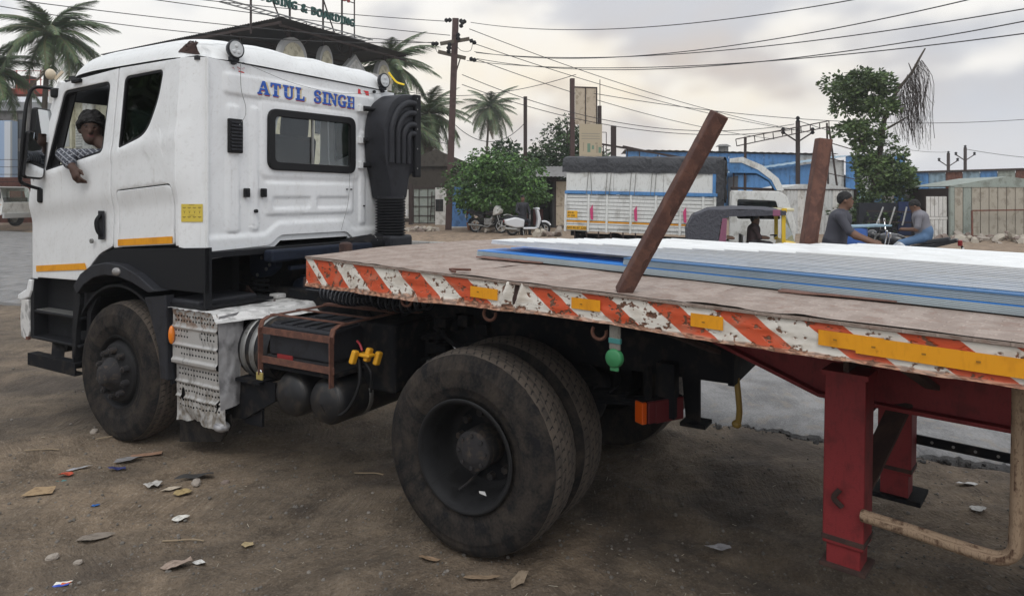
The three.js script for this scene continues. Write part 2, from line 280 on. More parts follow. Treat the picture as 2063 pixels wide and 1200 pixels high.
{
  const nu = 420, nv = 420;
  const X = u => { const t = u * 2 - 1; return 5.5 * t + 420 * Math.pow(t, 5); }, D = v => { const t = v * 2 - 1; return 4 + 5 * t + (t > 0 ? 640 : 46) * Math.pow(t, 5); };
  const g = sheet(nu, nv, (u, v) => { const x = X(u), d = D(v); return V(x, groundH(x, d), -d); });
  const p = g.attributes.position, col = new Float32Array(p.count * 3), uv = g.attributes.uv;
  for (let i = 0; i < p.count; i++) {
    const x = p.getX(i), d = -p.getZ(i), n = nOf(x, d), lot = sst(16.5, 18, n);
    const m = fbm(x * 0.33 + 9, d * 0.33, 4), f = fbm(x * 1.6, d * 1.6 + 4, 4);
    const p1 = (x + 1.316) * -0.770 + (d - 4.4) * 0.638, q2 = (x + 1.316) * 0.638 + (d - 4.4) * 0.770, trackShade = sst(0.08, 0.34, fbm(p1 * 0.35, q2 * 3.2, 4) + 0.12 * f);   // dark soil along the wheel tracks, with trailer shade painted in on the right
    const dampShade = clamp(sst(0.02, 0.35, fbm(x * 0.5 - 3, d * 0.5 + 8, 4) + 0.2 * f) + 0.75 * trackShade * sst(-1.2, 1.2, x + 0.5 * f)) * (1 - lot), dust = sst(-0.1, 0.4, m + 0.4 * f);
    const base = [0.78 + 0.36 * dust - 0.34 * dampShade, 0.78 + 0.34 * dust - 0.34 * dampShade, 0.78 + 0.31 * dust - 0.32 * dampShade];
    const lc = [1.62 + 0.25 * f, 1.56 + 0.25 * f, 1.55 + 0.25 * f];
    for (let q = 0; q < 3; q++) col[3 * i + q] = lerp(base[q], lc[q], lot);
    const w = 0.3 * N2(x * 0.2, d * 0.2); uv.setXY(i, (x + w) * 0.36 , (d - w) * 0.36);
  }
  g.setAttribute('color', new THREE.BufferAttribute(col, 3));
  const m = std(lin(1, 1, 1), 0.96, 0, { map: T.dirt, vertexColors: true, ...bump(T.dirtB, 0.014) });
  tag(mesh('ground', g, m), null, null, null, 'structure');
}
T.asphalt = dataTex(1024, 1024, (u, v, c) => { const a = tn(u, v, 6, 5, 61), f = tn(u, v, 120, 3, 62), k = clamp(0.5 + 0.8 * a + 0.6 * f), s = sst(0.1, 0.5, tn(u, v, 14, 4, 63)); c[0] = lerp(0.125, 0.25, k); c[1] = lerp(0.122, 0.245, k); c[2] = lerp(0.119, 0.237, k); for (let q = 0; q < 3; q++) c[q] = lerp(c[q], [0.24, 0.205, 0.165][q], 0.45 * s); });
{ // the carriageway: a thin slab with a broken edge
  const NU = 560, rows = [[-0.03, -0.09], [0, 0.012], [0.25, 0.032], [2, 0.06], [5.6, 0.08], [9, 0.06], [11.2, 0.045], [11.4, -0.09]];
  const g = sheet(NU, rows.length - 1, (u, v) => {
    const k = Math.round(v * (rows.length - 1)), t = u * 2 - 1, a = -6 * t * 1.4 + -260 * Math.pow(t, 5);
    let n = 5.72 + rows[k][0]; if (k < 3) n += 0.22 * fbm(a * 0.55, 3, 3) + 0.13 * fbm(a * 3.2, 7, 3) * (k < 2 ? 1 : 0.6) + 0.07 * fbm(a * 11, 1, 3) * (k < 2 ? 1 : 0);
    const [x, d] = fromNA(n, a); return V(x, rows[k][1] + 0.01 * fbm(x * 0.4, d * 0.4, 2), -d);
  });
  boxUV(g); tag(mesh('road', g, std(lin(1.05, 1.05, 1.06), 0.9, 0, { map: withRep(T.asphalt, 0.4), ...bump(withRep(T.grain, 2.4), 0.006) })), null, null, null, 'structure');
}
{ // kerb stones on the far side of the road, at the left
  const k = new THREE.Group(); k.name = 'kerb'; scene.add(k); tag(k, null, null, null, 'structure');
  const m = [std(lin(0.26, 0.25, 0.235), 0.9, 0, { map: T.dull }), std(lin(0.33, 0.32, 0.30), 0.9, 0, { map: T.dull })], r = rng(5);
  for (let i = 0; i < 26; i++) {
    const a = 12 + i * 1.02, [x, d] = fromNA(17.35, a), b = new MB(); b.box(-0.49, 0.49, -0.1, 0.36 + 0.03 * r(), -0.14, 0.14, 0.03);
    const o = b.build('kerb_stone', m[i % 2], k); o.position.set(x, 0.04, -d); o.rotation.y = Math.atan2(0.519, -0.855) + (r() - 0.5) * 0.05;
  }
}
{ // loose stones, grit and straw on the dirt: nobody could count them
  const r = rng(77), n = 5200, ge = new THREE.IcosahedronGeometry(1, 0), pp = ge.attributes.position;
  for (let i = 0; i < pp.count; i++) { const s = 1 + 0.35 * N3(pp.getX(i) * 1.7, pp.getY(i) * 1.7, pp.getZ(i) * 1.7); pp.setXYZ(i, pp.getX(i) * s, pp.getY(i) * s * 0.62, pp.getZ(i) * s); } ge.computeVertexNormals();
  const im = new THREE.InstancedMesh(ge, std(lin(1, 1, 1), 0.95), n), q = new THREE.Quaternion(), c = new THREE.Color(); let k = 0;
  while (k < n) {
    const far = r() < 0.2, x = far ? -9 + 16 * r() : -4.4 + 8.4 * r(), d = far ? 3 + 9 * r() : 2.1 + 4.6 * r() * r() + 1.5 * r(); if (nOf(x, d) > 5.6 && nOf(x, d) < 17.6) continue;
    if (fbm(x * 1.1, d * 1.1, 3) + 0.5 * r() < 0.02) continue;
    const s = 0.0022 + 0.010 * Math.pow(r(), 5) + 0.0032 * r(); q.setFromEuler(new THREE.Euler(r() * 0.6, r() * 6.3, r() * 0.6));
    im.setMatrixAt(k, new THREE.Matrix4().compose(V(x, groundH(x, d) + s * 0.2, -d), q, V(s, s, s)));
    const v = 0.07 + 0.13 * r() * r() + 0.05 * r(); im.setColorAt(k, c.setRGB(v * 1.08, v * 0.97, v * 0.84)); k++;
  }
  im.name = 'gravel'; im.castShadow = im.receiveShadow = true; scene.add(im); tag(im, 'loose grit and small stones scattered over the brown dirt', 'gravel', null, 'stuff');
  const cn = 1100, cr = new THREE.InstancedMesh(ge, std(lin(1, 1, 1), 0.95), cn);   // broken crumbs along the edge of the asphalt
  for (k = 0; k < cn; k++) { const a = -9 + 22 * r(), t0 = 0.22 * fbm(a * 0.55, 3, 3) + 0.13 * fbm(a * 3.2, 7, 3), [x, d] = fromNA(5.68 + t0 - 0.16 * r() * r() + 0.05 * r(), a), s = 0.006 + 0.022 * Math.pow(r(), 3); q.setFromEuler(new THREE.Euler(r(), r() * 6.3, r())); cr.setMatrixAt(k, new THREE.Matrix4().compose(V(x, Math.max(groundH(x, d), -0.01) + s * 0.25, -d), q, V(s * 1.3, s, s))); const v = 0.03 + 0.06 * r(); cr.setColorAt(k, c.setRGB(v * 1.05, v, v * 0.95)); }
  cr.name = 'asphalt_crumbs'; cr.castShadow = cr.receiveShadow = true; scene.add(cr); tag(cr, 'dark broken crumbs along the ragged edge of the asphalt', 'gravel', null, 'stuff');
  const sm = 420, sg = new THREE.BoxGeometry(1, 0.05, 0.035), st = new THREE.InstancedMesh(sg, std(lin(1, 1, 1), 0.9), sm);
  for (k = 0; k < sm;) {
    const x = -4.4 + 8 * r(), d = 2.3 + 5 * r() * r(); if (nOf(x, d) > 5.6 || fbm(x * 0.9 + 4, d * 0.9, 2) + 0.7 * r() < 0.15) continue;
    const s = 0.012 + 0.05 * Math.pow(r(), 3); q.setFromEuler(new THREE.Euler(0, r() * 6.3, (r() - 0.5) * 0.2)); st.setMatrixAt(k, new THREE.Matrix4().compose(V(x, groundH(x, d) + 0.003, -d), q, V(s, 0.035, 0.05)));
    const v = 0.2 + 0.35 * r(); st.setColorAt(k, c.setRGB(v, v * 0.9, v * 0.7)); k++;
  }
  st.name = 'straw'; st.castShadow = st.receiveShadow = true; scene.add(st); tag(st, 'bits of dry straw and chaff strewn over the dirt', 'straw', null, 'stuff');
}
// ---------------------------------------------------------------- the white tractor unit; x runs forward, z to its far side
const tractor = thing('tractor_truck', 'white semi tractor truck with blue lettering painted on the back of its cab', 'truck', W(-0.114, 3.46), Math.atan2(0.513, -0.858));
const sideBulge = (s, y) => 0.045 * Math.pow(sst(1.98, 2.95, y), 1.2) + 0.030 * sst(0.02, -0.16, y - (1.77 + (4.57 - s) * 0.087)) - 0.010 * sst(0.10, 0.0, Math.abs(y - (2.03 + (4.45 - s) * 0.12))) + 0.0014 * fbm(s * 2, y * 2, 2) + 0.05 * sst(4.5, 4.9, s);
const bendSide = (v) => { v.z += (v.z < 1.1 ? 1 : -1) * sideBulge(v.x, v.y); };
function sidePanel(shape, t = 0.02, th = 0.035, edge = 0.07) { const b = new MB(); b.prism(shape, th - 0.01, SIDE(t + 0.005), 0.005); return warp(b.geo(), edge, bendSide, 0.5); }
const doorShape = () => roundPoly([[4.565, 1.165, 0.03], [4.570, 1.93, 0.02], [4.50, 2.03, 0.03], [4.205, 2.762, 0.04], [3.365, 2.812, 0.01], [3.422, 1.468, 0.02], [3.60, 1.405, 0.05], [3.75, 1.29, 0.05], [3.845, 1.180, 0.02]], 0.02);
const doorWin = () => roundPoly([[4.352, 2.052, 0.03], [4.134, 2.700, 0.06], [3.462, 2.725, 0.07], [3.512, 2.180, 0.04]], 0.04);
const panelShape = () => roundPoly([[3.350, 2.812, 0.01], [2.60, 2.812, 0.01], [2.60, 1.50, 0.01], [2.640, 1.50, 0.0], [2.652, 1.938, 0.05], [3.325, 1.893, 0.03], [3.348, 1.46, 0.0], [3.410, 1.456, 0.01]], 0.01);
const quarterWin = () => roundPoly([[3.278, 2.742, 0.06], [2.794, 2.752, 0.05], [2.835, 2.53, 0.1], [2.955, 2.292, 0.12], [3.298, 2.200, 0.03]], 0.05);
const hatchShape = () => roundPoly([[2.660, 1.508, 0.02], [2.660, 1.928, 0.05], [3.318, 1.884, 0.03], [3.340, 1.464, 0.02]], 0.03);
const withHole = (s, h) => { s.holes.push(asPath(h)); return s; };
const scaleShape = (pts, k) => pts;
{ // near side
  const door = mesh('door', sidePanel(withHole(doorShape(), doorWin())), M.cab, tractor);
  const side = mesh('cab_side_panel', sidePanel(withHole(panelShape(), quarterWin())), M.cab, tractor);
  mesh('storage_hatch', sidePanel(hatchShape(), 0.018), M.cab, side);
  // black seals round both openings
  const ring = (outer, k, t, name, par) => { const pts = outer.getPoints(10), c = pts.reduce((a, p) => a.add(p), new THREE.Vector2()).multiplyScalar(1 / pts.length); const inn = pts.map(p => { const d = c.clone().sub(p); return [p.x + d.x * k / d.length() * 1.1, p.y + d.y * k / d.length() * 1.1]; }); const b = new MB(); b.prism(pts.map(p => [p.x, p.y]), 0.03, SIDE(t), 0, [inn]); return mesh(name, warp(b.geo(), 0.3, bendSide, 0.4), M.rubberTrim, par); };
  ring(doorWin(), 0.026, 0.028, 'window_seal', door);
  ring(quarterWin(), 0.020, 0.024, 'window_seal', side);
  let b = new MB(); b.prism(quarterWin(), 0.004, SIDE(0.036)); mesh('quarter_window', warp(b.geo(), 0.3, bendSide, 0.4), M.glassTint, side);
  b = new MB(); b.prism([[4.335, 2.065], [4.128, 2.69], [4.03, 2.694], [4.225, 2.082]], 0.012, SIDE(0.062)); mesh('window_channel', warp(b.geo(), 0.3, bendSide, 0.4), M.rubberTrim, door);  // black corner of the window guide
  // handle in its recess
  b = new MB(); b.box(3.50, 3.585, 1.515, 1.735, 0.028, 0.034, 0.003); b.build('handle_recess', M.plastic, door);
  b = new MB(); b.tube([V(3.535, 1.545, 0.03), V(3.538, 1.58, 0.004), V(3.542, 1.66, -0.004), V(3.545, 1.705, 0.03)], 0.016, 8, 16); b.build('door_handle', M.black, door);
  b = new MB(); b.cyl(V(3.66, 1.50, 0.03), V(3.66, 1.50, 0.014), 0.018, 0.018, 14); b.build('door_lock', M.steel, door);
  b = new MB(); b.box(3.86, 3.98, 2.745, 2.775, 0.03, 0.06, 0.008); b.build('clearance_lamp', M.black, door);
  // reflective tape
  const tape = (pts, par, t) => { const q = new MB(); q.prism(pts, 0.002, SIDE(t)); mesh('reflective_tape', warp(q.geo(), 0.15, bendSide, 0.3), M.tape, par); };
  tape([[4.560, 1.212], [4.560, 1.262], [3.80, 1.322], [3.775, 1.272]], door, 0.013);
  tape([[3.338, 1.474], [3.336, 1.522], [2.664, 1.566], [2.664, 1.516]], side, 0.0105);
  // dark backing seen through the panel gaps
  b = new MB(); b.prism([[3.30, 2.81], [2.62, 2.81], [2.62, 2.76], [3.30, 2.76]], 0.004, SIDE(0.11)); b.prism([[3.45, 2.79], [3.31, 2.79], [3.35, 1.48], [3.48, 1.48]], 0.004, SIDE(0.125)); b.prism([[4.60, 2.0], [4.53, 2.0], [4.53, 1.2], [4.60, 1.2]], 0.004, SIDE(0.15)); b.prism([[3.36, 1.95], [2.62, 1.98], [2.62, 1.48], [3.38, 1.45]], 0.004, SIDE(0.11));
  tag(b.build('panel_backing', M.black, side), null, null, null, 'stuff');
}
{ // far side: the same skin mirrored, with its window open to the daylight
  const g = sidePanel(withHole(doorShape(), doorWin()), 2.225), g2 = sidePanel(withHole(panelShape(), quarterWin()), 2.225);
  mesh('door', g, M.cab, tractor); const p = mesh('cab_side_panel', g2, M.cab, tractor);
  mesh('storage_hatch', sidePanel(hatchShape(), 2.23), M.cab, p);
  const b = new MB(); b.prism(quarterWin(), 0.004, SIDE(2.235)); mesh('quarter_window', warp(b.geo(), 0.3, bendSide, 0.4), M.glassTint, p);
}
{ // front corner, nose, windscreen, pillars
  const nose = sheet(24, 26, (u, v) => { const a = u * Math.PI, y = lerp(1.15, 2.02, v), sx = Math.pow(Math.abs(Math.cos(a)), 0.22) * Math.sign(Math.cos(a)), ss = Math.pow(Math.sin(a), 0.35); const lean = 0.10 * sst(1.75, 2.05, y); return V(4.578 + (0.17 + 0.0 * v - lean) * ss, y, 1.145 - 1.115 * sx + (u < 0.5 ? 1 : -1) * sideBulge(4.6, y)); });
  mesh('front_panel', boxUV(nose), M.cab, tractor);
  const ws = sheet(14, 8, (u, v) => { const t = lerp(0.10, 2.19, u), c = 1 - Math.pow(2 * u - 1, 2); return V(lerp(4.60, 4.235, v) + 0.05 * c, lerp(2.03, 2.775, v), t); });
  mesh('windscreen', ws, M.glass, tractor);
  for (const [z, k] of [[0.062, 1], [2.228, -1]]) { const b = new MB(); b.bar(V(4.585, 2.0, z - 0.01 * k), V(4.225, 2.79, z + 0.03 * k), 0.055, 0.05, 0.015); b.build('pillar', M.cab, tractor); }
}
const roofY = (s, t) => 0;
{ // roof cap, dented along its rear edge
  const rim = (a) => { const c = Math.cos(a), s = Math.sin(a), k = 1 / Math.pow(Math.pow(Math.abs(c), 7) + Math.pow(Math.abs(s), 7), 1 / 7); return [c * k, s * k]; };
  const pt = (u, v) => {
    const [cx, cz] = rim(u * Math.PI * 2), front = sst(0.3, 1, cx), rear = sst(-0.6, -1, cx);
    const q = v < 0.55 ? v / 0.55 * 0.16 : 0.16 + (v - 0.55) / 0.45 * 0.84;                           // how far in from the rim
    const yTop = 0.145 + 0.02 * (1 - front), k = 1 - Math.pow(1 - clamp(q / 0.16), 2.2);
    let y = 2.824 - 0.02 * front * (1 - k) + yTop * Math.pow(k, 0.75) + 0.035 * sst(0.1, 1, q);
    const in1 = (1 - q); let s = lerp(3.32, 3.32, q) + cx * (cx > 0 ? 0.905 - 0.07 * k * front : 0.895) * in1, t = 1.145 + cz * 1.085 * in1;
    const dent = rear * k * (1 - sst(0.3, 0.7, q)); y += dent * 0.020 * fbm(t * 2.4, 3.1, 2); s += rear * 0.006 * fbm(t * 3, y * 4, 2);
    const cr = Math.exp(-(Math.pow((s - 2.52) / 0.10, 2) + Math.pow((t - 0.12) / 0.10, 2) + Math.pow((y - 2.87) / 0.05, 2))); s += 0.030 * cr; y -= 0.016 * cr; t += 0.03 * cr;
    return V(s, y, t);
  };
  const roof = mesh('roof', boxUV(sheet(220, 26, pt)), M.cabDull, tractor);
  // torn corner where paint has come off
  const patch = sheet(12, 6, (u, v) => { const p = pt(0.6375 + 0.020 * (u - 0.5) * (1 - 0.75 * v) + 0.003 * N2(u * 3, v * 4), 0.04 + 0.30 * v * (0.6 + 0.55 * N2(u * 3.5, 2))); return p.add(V(-0.003, 0.001, -0.004)); });
  mesh('rusty_dent', patch, M.rustDark, roof);
  // drip rail under the cap and ceiling inside
  const b = new MB(); b.box(2.47, 4.15, 2.795, 2.824, 0.10, 2.19); b.build('headliner', M.interior, tractor);
  // work lamps on the rear edge
  for (const t of [0.36, 1.955]) {
    let l = new MB(); l.lathe([[0, 0.05], [0.03, 0.05], [0.058, 0.03], [0.068, 0], [0.068, -0.012], [0.06, -0.014]], V(2.405, 2.905, t), V(1, 0, 0), 28); l.cyl(V(2.43, 2.84, t), V(2.42, 2.80, t), 0.02, 0.02, 8); l.box(2.40, 2.445, 2.82, 2.85, t - 0.03, t + 0.03);
    const h = l.build('work_lamp', M.plastic, roof); l = new MB(); l.cyl(V(2.396, 2.905, t), V(2.390, 2.905, t), 0.060, 0.056, 24); for (const [y, z] of [[0.022, 0.0], [-0.02, 0.02], [-0.02, -0.02]]) l.ball(V(2.391, 2.905 + y, t + z), 0.006, 0.016, 0.016, 10); l.build('lens', M.clearLens, h);
  }
  for (const [s, w] of [[3.66, 0.032], [3.40, 0.042]]) { const l = new MB(); l.cyl(V(s, 2.96, 0.62), V(s, 3.115, 0.62), w, w * 0.95, 16); l.build('roof_vent', M.plastic, roof); }
  { const l = new MB(); l.tube([V(3.52, 2.99, 0.6), V(3.515, 3.06, 0.6), V(3.50, 3.11, 0.6)], 0.006); l.tube([V(3.49, 2.99, 0.6), V(3.485, 3.07, 0.6), V(3.475, 3.10, 0.6)], 0.006); l.build('roof_aerial', M.black, roof); }
  { const l = new MB(); l.ball(V(4.27, 2.84, 0.02), 0.03, 0.045, 0.04); l.bar(V(4.26, 2.80, 0.05), V(4.22, 2.87, 0.09), 0.02); l.build('corner_lamp', std(lin(0.62, 0.52, 0.38), 0.4), roof); }
}
{ // rear wall of the cab: pressed sheet metal with ribs, window, vent
  const rr = (t, y, t0, t1, y0, y1, r) => { const qx = Math.abs(t - (t0 + t1) / 2) - (t1 - t0) / 2 + r, qy = Math.abs(y - (y0 + y1) / 2) - (y1 - y0) / 2 + r; return Math.hypot(Math.max(qx, 0), Math.max(qy, 0)) + Math.min(Math.max(qx, qy), 0) - r; };
  const up = (d, e = 0.011) => sst(e, -e, d);
  const emb = (t, y) => 0.013 * up(rr(t, y, 0.29, 1.86, 2.584, 2.735, 0.03)) + 0.010 * up(rr(t, y, 0.311, 0.418, 1.585, 2.505, 0.02)) + 0.010 * up(rr(t, y, 0.515, 0.585, 1.59, 2.51, 0.02)) + 0.011 * up(rr(t, y, 0.655, 1.585, 1.703, 1.952, 0.02)) - 0.010 * up(rr(t, y, 0.719, 1.095, 1.752, 1.838, 0.02)) - 0.010 * up(rr(t, y, 1.165, 1.54, 1.752, 1.838, 0.02)) + 0.011 * up(rr(t, y, 1.665, 1.735, 1.60, 2.42, 0.02)) + 0.012 * up(y - 1.560 + 0.085 * sst(0.62, 0.80, t) * sst(1.60, 1.46, t) * -1, 0.02) + 0.009 * up(rr(t, y, 0.60, 1.66, 1.99, 2.575, 0.06), 0.02) + 0.0012 * fbm(t * 1.6, y * 1.6, 2);
  const outline = roundPoly([[0.150, 2.815, 0], [2.135, 2.815, 0], [2.135, 1.455, 0], [1.62, 1.455, 0.03], [1.50, 1.545, 0.04], [0.785, 1.548, 0.04], [0.685, 1.474, 0.04], [0.150, 1.460, 0]], 0.01);
  outline.holes.push(asPath(roundPoly([[0.690, 2.490], [1.568, 2.500], [1.568, 2.072], [0.690, 2.078]], 0.06)));
  const b = new MB(); b.prism(outline, 0.03, BACK(2.47)); const g = warp(b.geo(), 0.024, v => { if (v.x < 2.455) v.x -= emb(v.z, v.y); }, 0.75, 18);
  const rear = mesh('cab_rear_panel', g, M.cab, tractor);
  // corner columns between side and rear: a flat facet with rounded shoulders
  const chamf = u => { const c = u * Math.PI / 2, k = 0.62; return [lerp(1 - Math.sin(c), 1 - u, k), lerp(1 - Math.cos(c), u, k)]; };
  for (const far of [0, 1]) {
    const c = sheet(10, 14, (u, v) => { const y = lerp(1.462 + 0.03 * (1 - u), 2.815, v), e = chamf(u); let s = 2.44 + 0.165 * e[0], t = 0.022 + sideBulge(2.6, y) * (1 - u) + 0.130 * e[1]; s -= 0.003 * fbm(y * 4, u, 2); if (far) t = 2.288 - t; return V(s, y, t); });
    mesh('corner_panel', boxUV(c), M.cab, tractor);
  }
  let q = new MB(); q.box(2.418, 2.442, 1.35, 2.812, 0.140, 0.156, 0.004); q.build('corner_trim', M.cabDull, rear);
  // lower return flange below the rear wall
  q = new MB(); q.prism([[0.156, 1.458], [0.685, 1.472], [0.785, 1.546], [1.50, 1.543], [1.62, 1.453], [2.13, 1.453], [2.13, 1.40], [1.64, 1.40], [1.52, 1.50], [0.80, 1.502], [0.70, 1.425], [0.156, 1.405]], 0.02, BACK(2.468)); q.build('lower_flange', M.cabDull, rear);
  // window: thick rubber frame, sliding panes
  const fo = roundPoly([[0.662, 2.516], [1.600, 2.530], [1.600, 2.040], [0.660, 2.046]], 0.085), fi = roundPoly([[0.715, 2.470], [1.545, 2.482], [1.545, 2.094], [0.713, 2.100]], 0.055);
  q = new MB(); q.prism(fo, 0.018, BACK(2.436), 0.008, [asPath(fi)]); const fr = q.build('rear_window', M.rubberTrim, rear);
  q = new MB(); q.prism(roundPoly([[0.700, 2.478], [1.555, 2.49], [1.555, 2.085], [0.700, 2.09]], 0.05), 0.004, BACK(2.446)); q.build('pane', phys(lin(0.92, 0.95, 0.95), 0.02, { transmission: 1, thickness: 0, ior: 1.5 }), fr);
  q = new MB(); q.box(2.428, 2.444, 2.09, 2.48, 1.112, 1.128); q.box(2.428, 2.444, 2.095, 2.108, 0.715, 1.545); q.build('window_divider', M.steel, fr);
  // louvred vent
  q = new MB(); q.box(2.406, 2.436, 2.158, 2.405, 0.312, 0.430, 0.008); const ve = q.build('vent', M.rubberTrim, rear);
  for (let i = 0; i < 9; i++) { const s = new MB(); s.box(2.396, 2.408, 2.175 + i * 0.0245, 2.189 + i * 0.0245, 0.325, 0.417, 0.003); s.build('slat', M.plastic, ve); }
  // two latches, plugs, fasteners
  for (const t of [0.470, 0.622]) { const s = new MB(); s.box(2.405, 2.436, 1.838, 1.905, t - 0.022, t + 0.022, 0.008); s.box(2.398, 2.41, 1.85, 1.892, t - 0.012, t + 0.012, 0.004); s.build('latch', M.rubberTrim, rear); }
  for (const [t, y, r] of [[0.553, 1.735, 0.014], [1.842, 2.79, 0.014], [1.50, 1.905, 0.006], [1.55, 1.905, 0.006], [1.71, 1.76, 0.006]]) { const s = new MB(); s.cyl(V(2.43, y, t), V(2.413, y, t), r, r, 14); s.build('plug', M.rubberTrim, rear); }
  // painted name
  const nameT = canvasTex(1024, 256, (c, w, h) => {
    c.clearRect(0, 0, w, h); c.textBaseline = 'alphabetic';
    const put = (s, x0, gaps) => { let x = x0; for (let i = 0; i < s.length; i++) { const y = 178 + i * 1.2; c.save(); c.translate(x, y); c.scale(0.82, 1.12);
      c.font = 'bold 176px serif'; c.lineJoin = 'round';
      c.fillStyle = '#cdb98a'; c.fillText(s[i], 24, 3); c.fillText(s[i], 18, 2); c.fillStyle = '#8e3a22'; c.fillText(s[i], 4, 13); c.fillStyle = '#b7452a'; c.fillText(s[i], 0, 9); c.fillStyle = '#1f56b0'; c.strokeStyle = '#1f56b0'; c.lineWidth = 9; c.strokeText(s[i], 0, 0); c.fillText(s[i], 0, 0);
      c.fillStyle = '#c9d3de'; c.fillRect(16, -62, c.measureText(s[i]).width * 0.5, 4); c.restore(); x += c.measureText(s[i]).width * 0 + gaps[i]; } };
    put('ATUL', 14, [118, 116, 124, 100]); put('SINGH', 560, [92, 56, 112, 112, 100]);
  });
  const nm = std(lin(1, 1, 1), 0.55, 0, { map: nameT, alphaTest: 0.5, transparent: false });
  const ng = sheet(40, 8, (u, v) => { const t = lerp(0.556, 1.592, u), y = lerp(2.556, 2.732, v) + 0.004; return V(2.4368 - emb(t, y), y, t); }); mesh('lettering', ng, nm, rear);
  // traces of older red lettering
  const redT = (seed, draw) => canvasTex(256, 128, draw);
  const bit = (t0, t1, y0, y1, tex) => mesh('sticker_remains', sheet(8, 4, (u, v) => { const t = lerp(t0, t1, u), y = lerp(y0, y1, v); return V(2.4368 - emb(t, y), y, t); }), std(lin(1, 1, 1), 0.6, 0, { map: tex, alphaTest: 0.5 }), rear);
  const r = rng(9);
  bit(0.335, 0.47, 2.745, 2.80, redT(1, (c) => { c.fillStyle = '#b5202c'; for (let i = 0; i < 26; i++) c.fillRect(10 + 230 * r(), 18 + 60 * r(), 4 + 14 * r(), 3 + 6 * r()); c.fillStyle = '#c93a40'; c.beginPath(); c.ellipse(190, 104, 52, 12, 0.1, 0, 7); c.fill(); }));
  bit(1.64, 1.80, 2.742, 2.800, redT(2, (c) => { c.fillStyle = '#d8343a'; c.beginPath(); c.moveTo(14, 112); c.lineTo(22, 14); c.lineTo(70, 24); c.lineTo(66, 70); c.lineTo(92, 112); c.fill(); c.beginPath(); c.moveTo(120, 30); c.lineTo(232, 26); c.lineTo(240, 116); c.lineTo(176, 112); c.lineTo(160, 60); c.fill(); }));
  // yellow notice on the near corner
  const note = canvasTex(256, 224, (c, w, h) => { c.fillStyle = '#cdb548'; c.fillRect(0, 0, w, h); c.fillStyle = '#5a4a1c'; for (let j = 0; j < 2; j++) for (let i = 0; i < 4; i++) { c.fillRect(18 + i * 60, 40 + j * 118, 40, 7); c.fillRect(26 + i * 60, 52 + j * 118, 22, 4); } c.fillRect(90, 10, 70, 5); c.fillRect(90, 140, 70, 5); for (let i = 0; i < 4; i++) { c.fillRect(24 + i * 60, 88, 30, 3); c.fillRect(36 + i * 60, 94, 6, 22); } });
  mesh('notice', sheet(8, 4, (u, v) => { const a = lerp(0.10, 0.86, u), y = lerp(1.668, 1.792, v), e = chamf(a); return V(2.44 + 0.165 * e[0] - 0.004, y, 0.022 + sideBulge(2.6, y) * (1 - a) + 0.130 * e[1] - 0.004); }), std(lin(1, 1, 1), 0.6, 0, { map: note }), rear);
  // thin wire hanging from the lamp
  q = new MB(); q.tube([V(2.40, 2.82, 0.40), V(2.405, 2.62, 0.41), V(2.408, 2.50, 0.45), V(2.402, 2.43, 0.44), V(2.40, 2.36, 0.39)], 0.0022, 5, 30); q.tube([V(2.40, 2.82, 0.42), V(2.41, 2.735, 0.9), V(2.41, 2.72, 1.4), V(2.40, 2.78, 1.9)], 0.0018, 5, 30); q.tube([V(2.41, 2.05, 1.52), V(2.41, 1.8, 1.50), V(2.41, 1.56, 1.42)], 0.0018, 5, 20); tag(q.build('loose_wire', M.steel, rear), null, null, null, 'stuff');
}
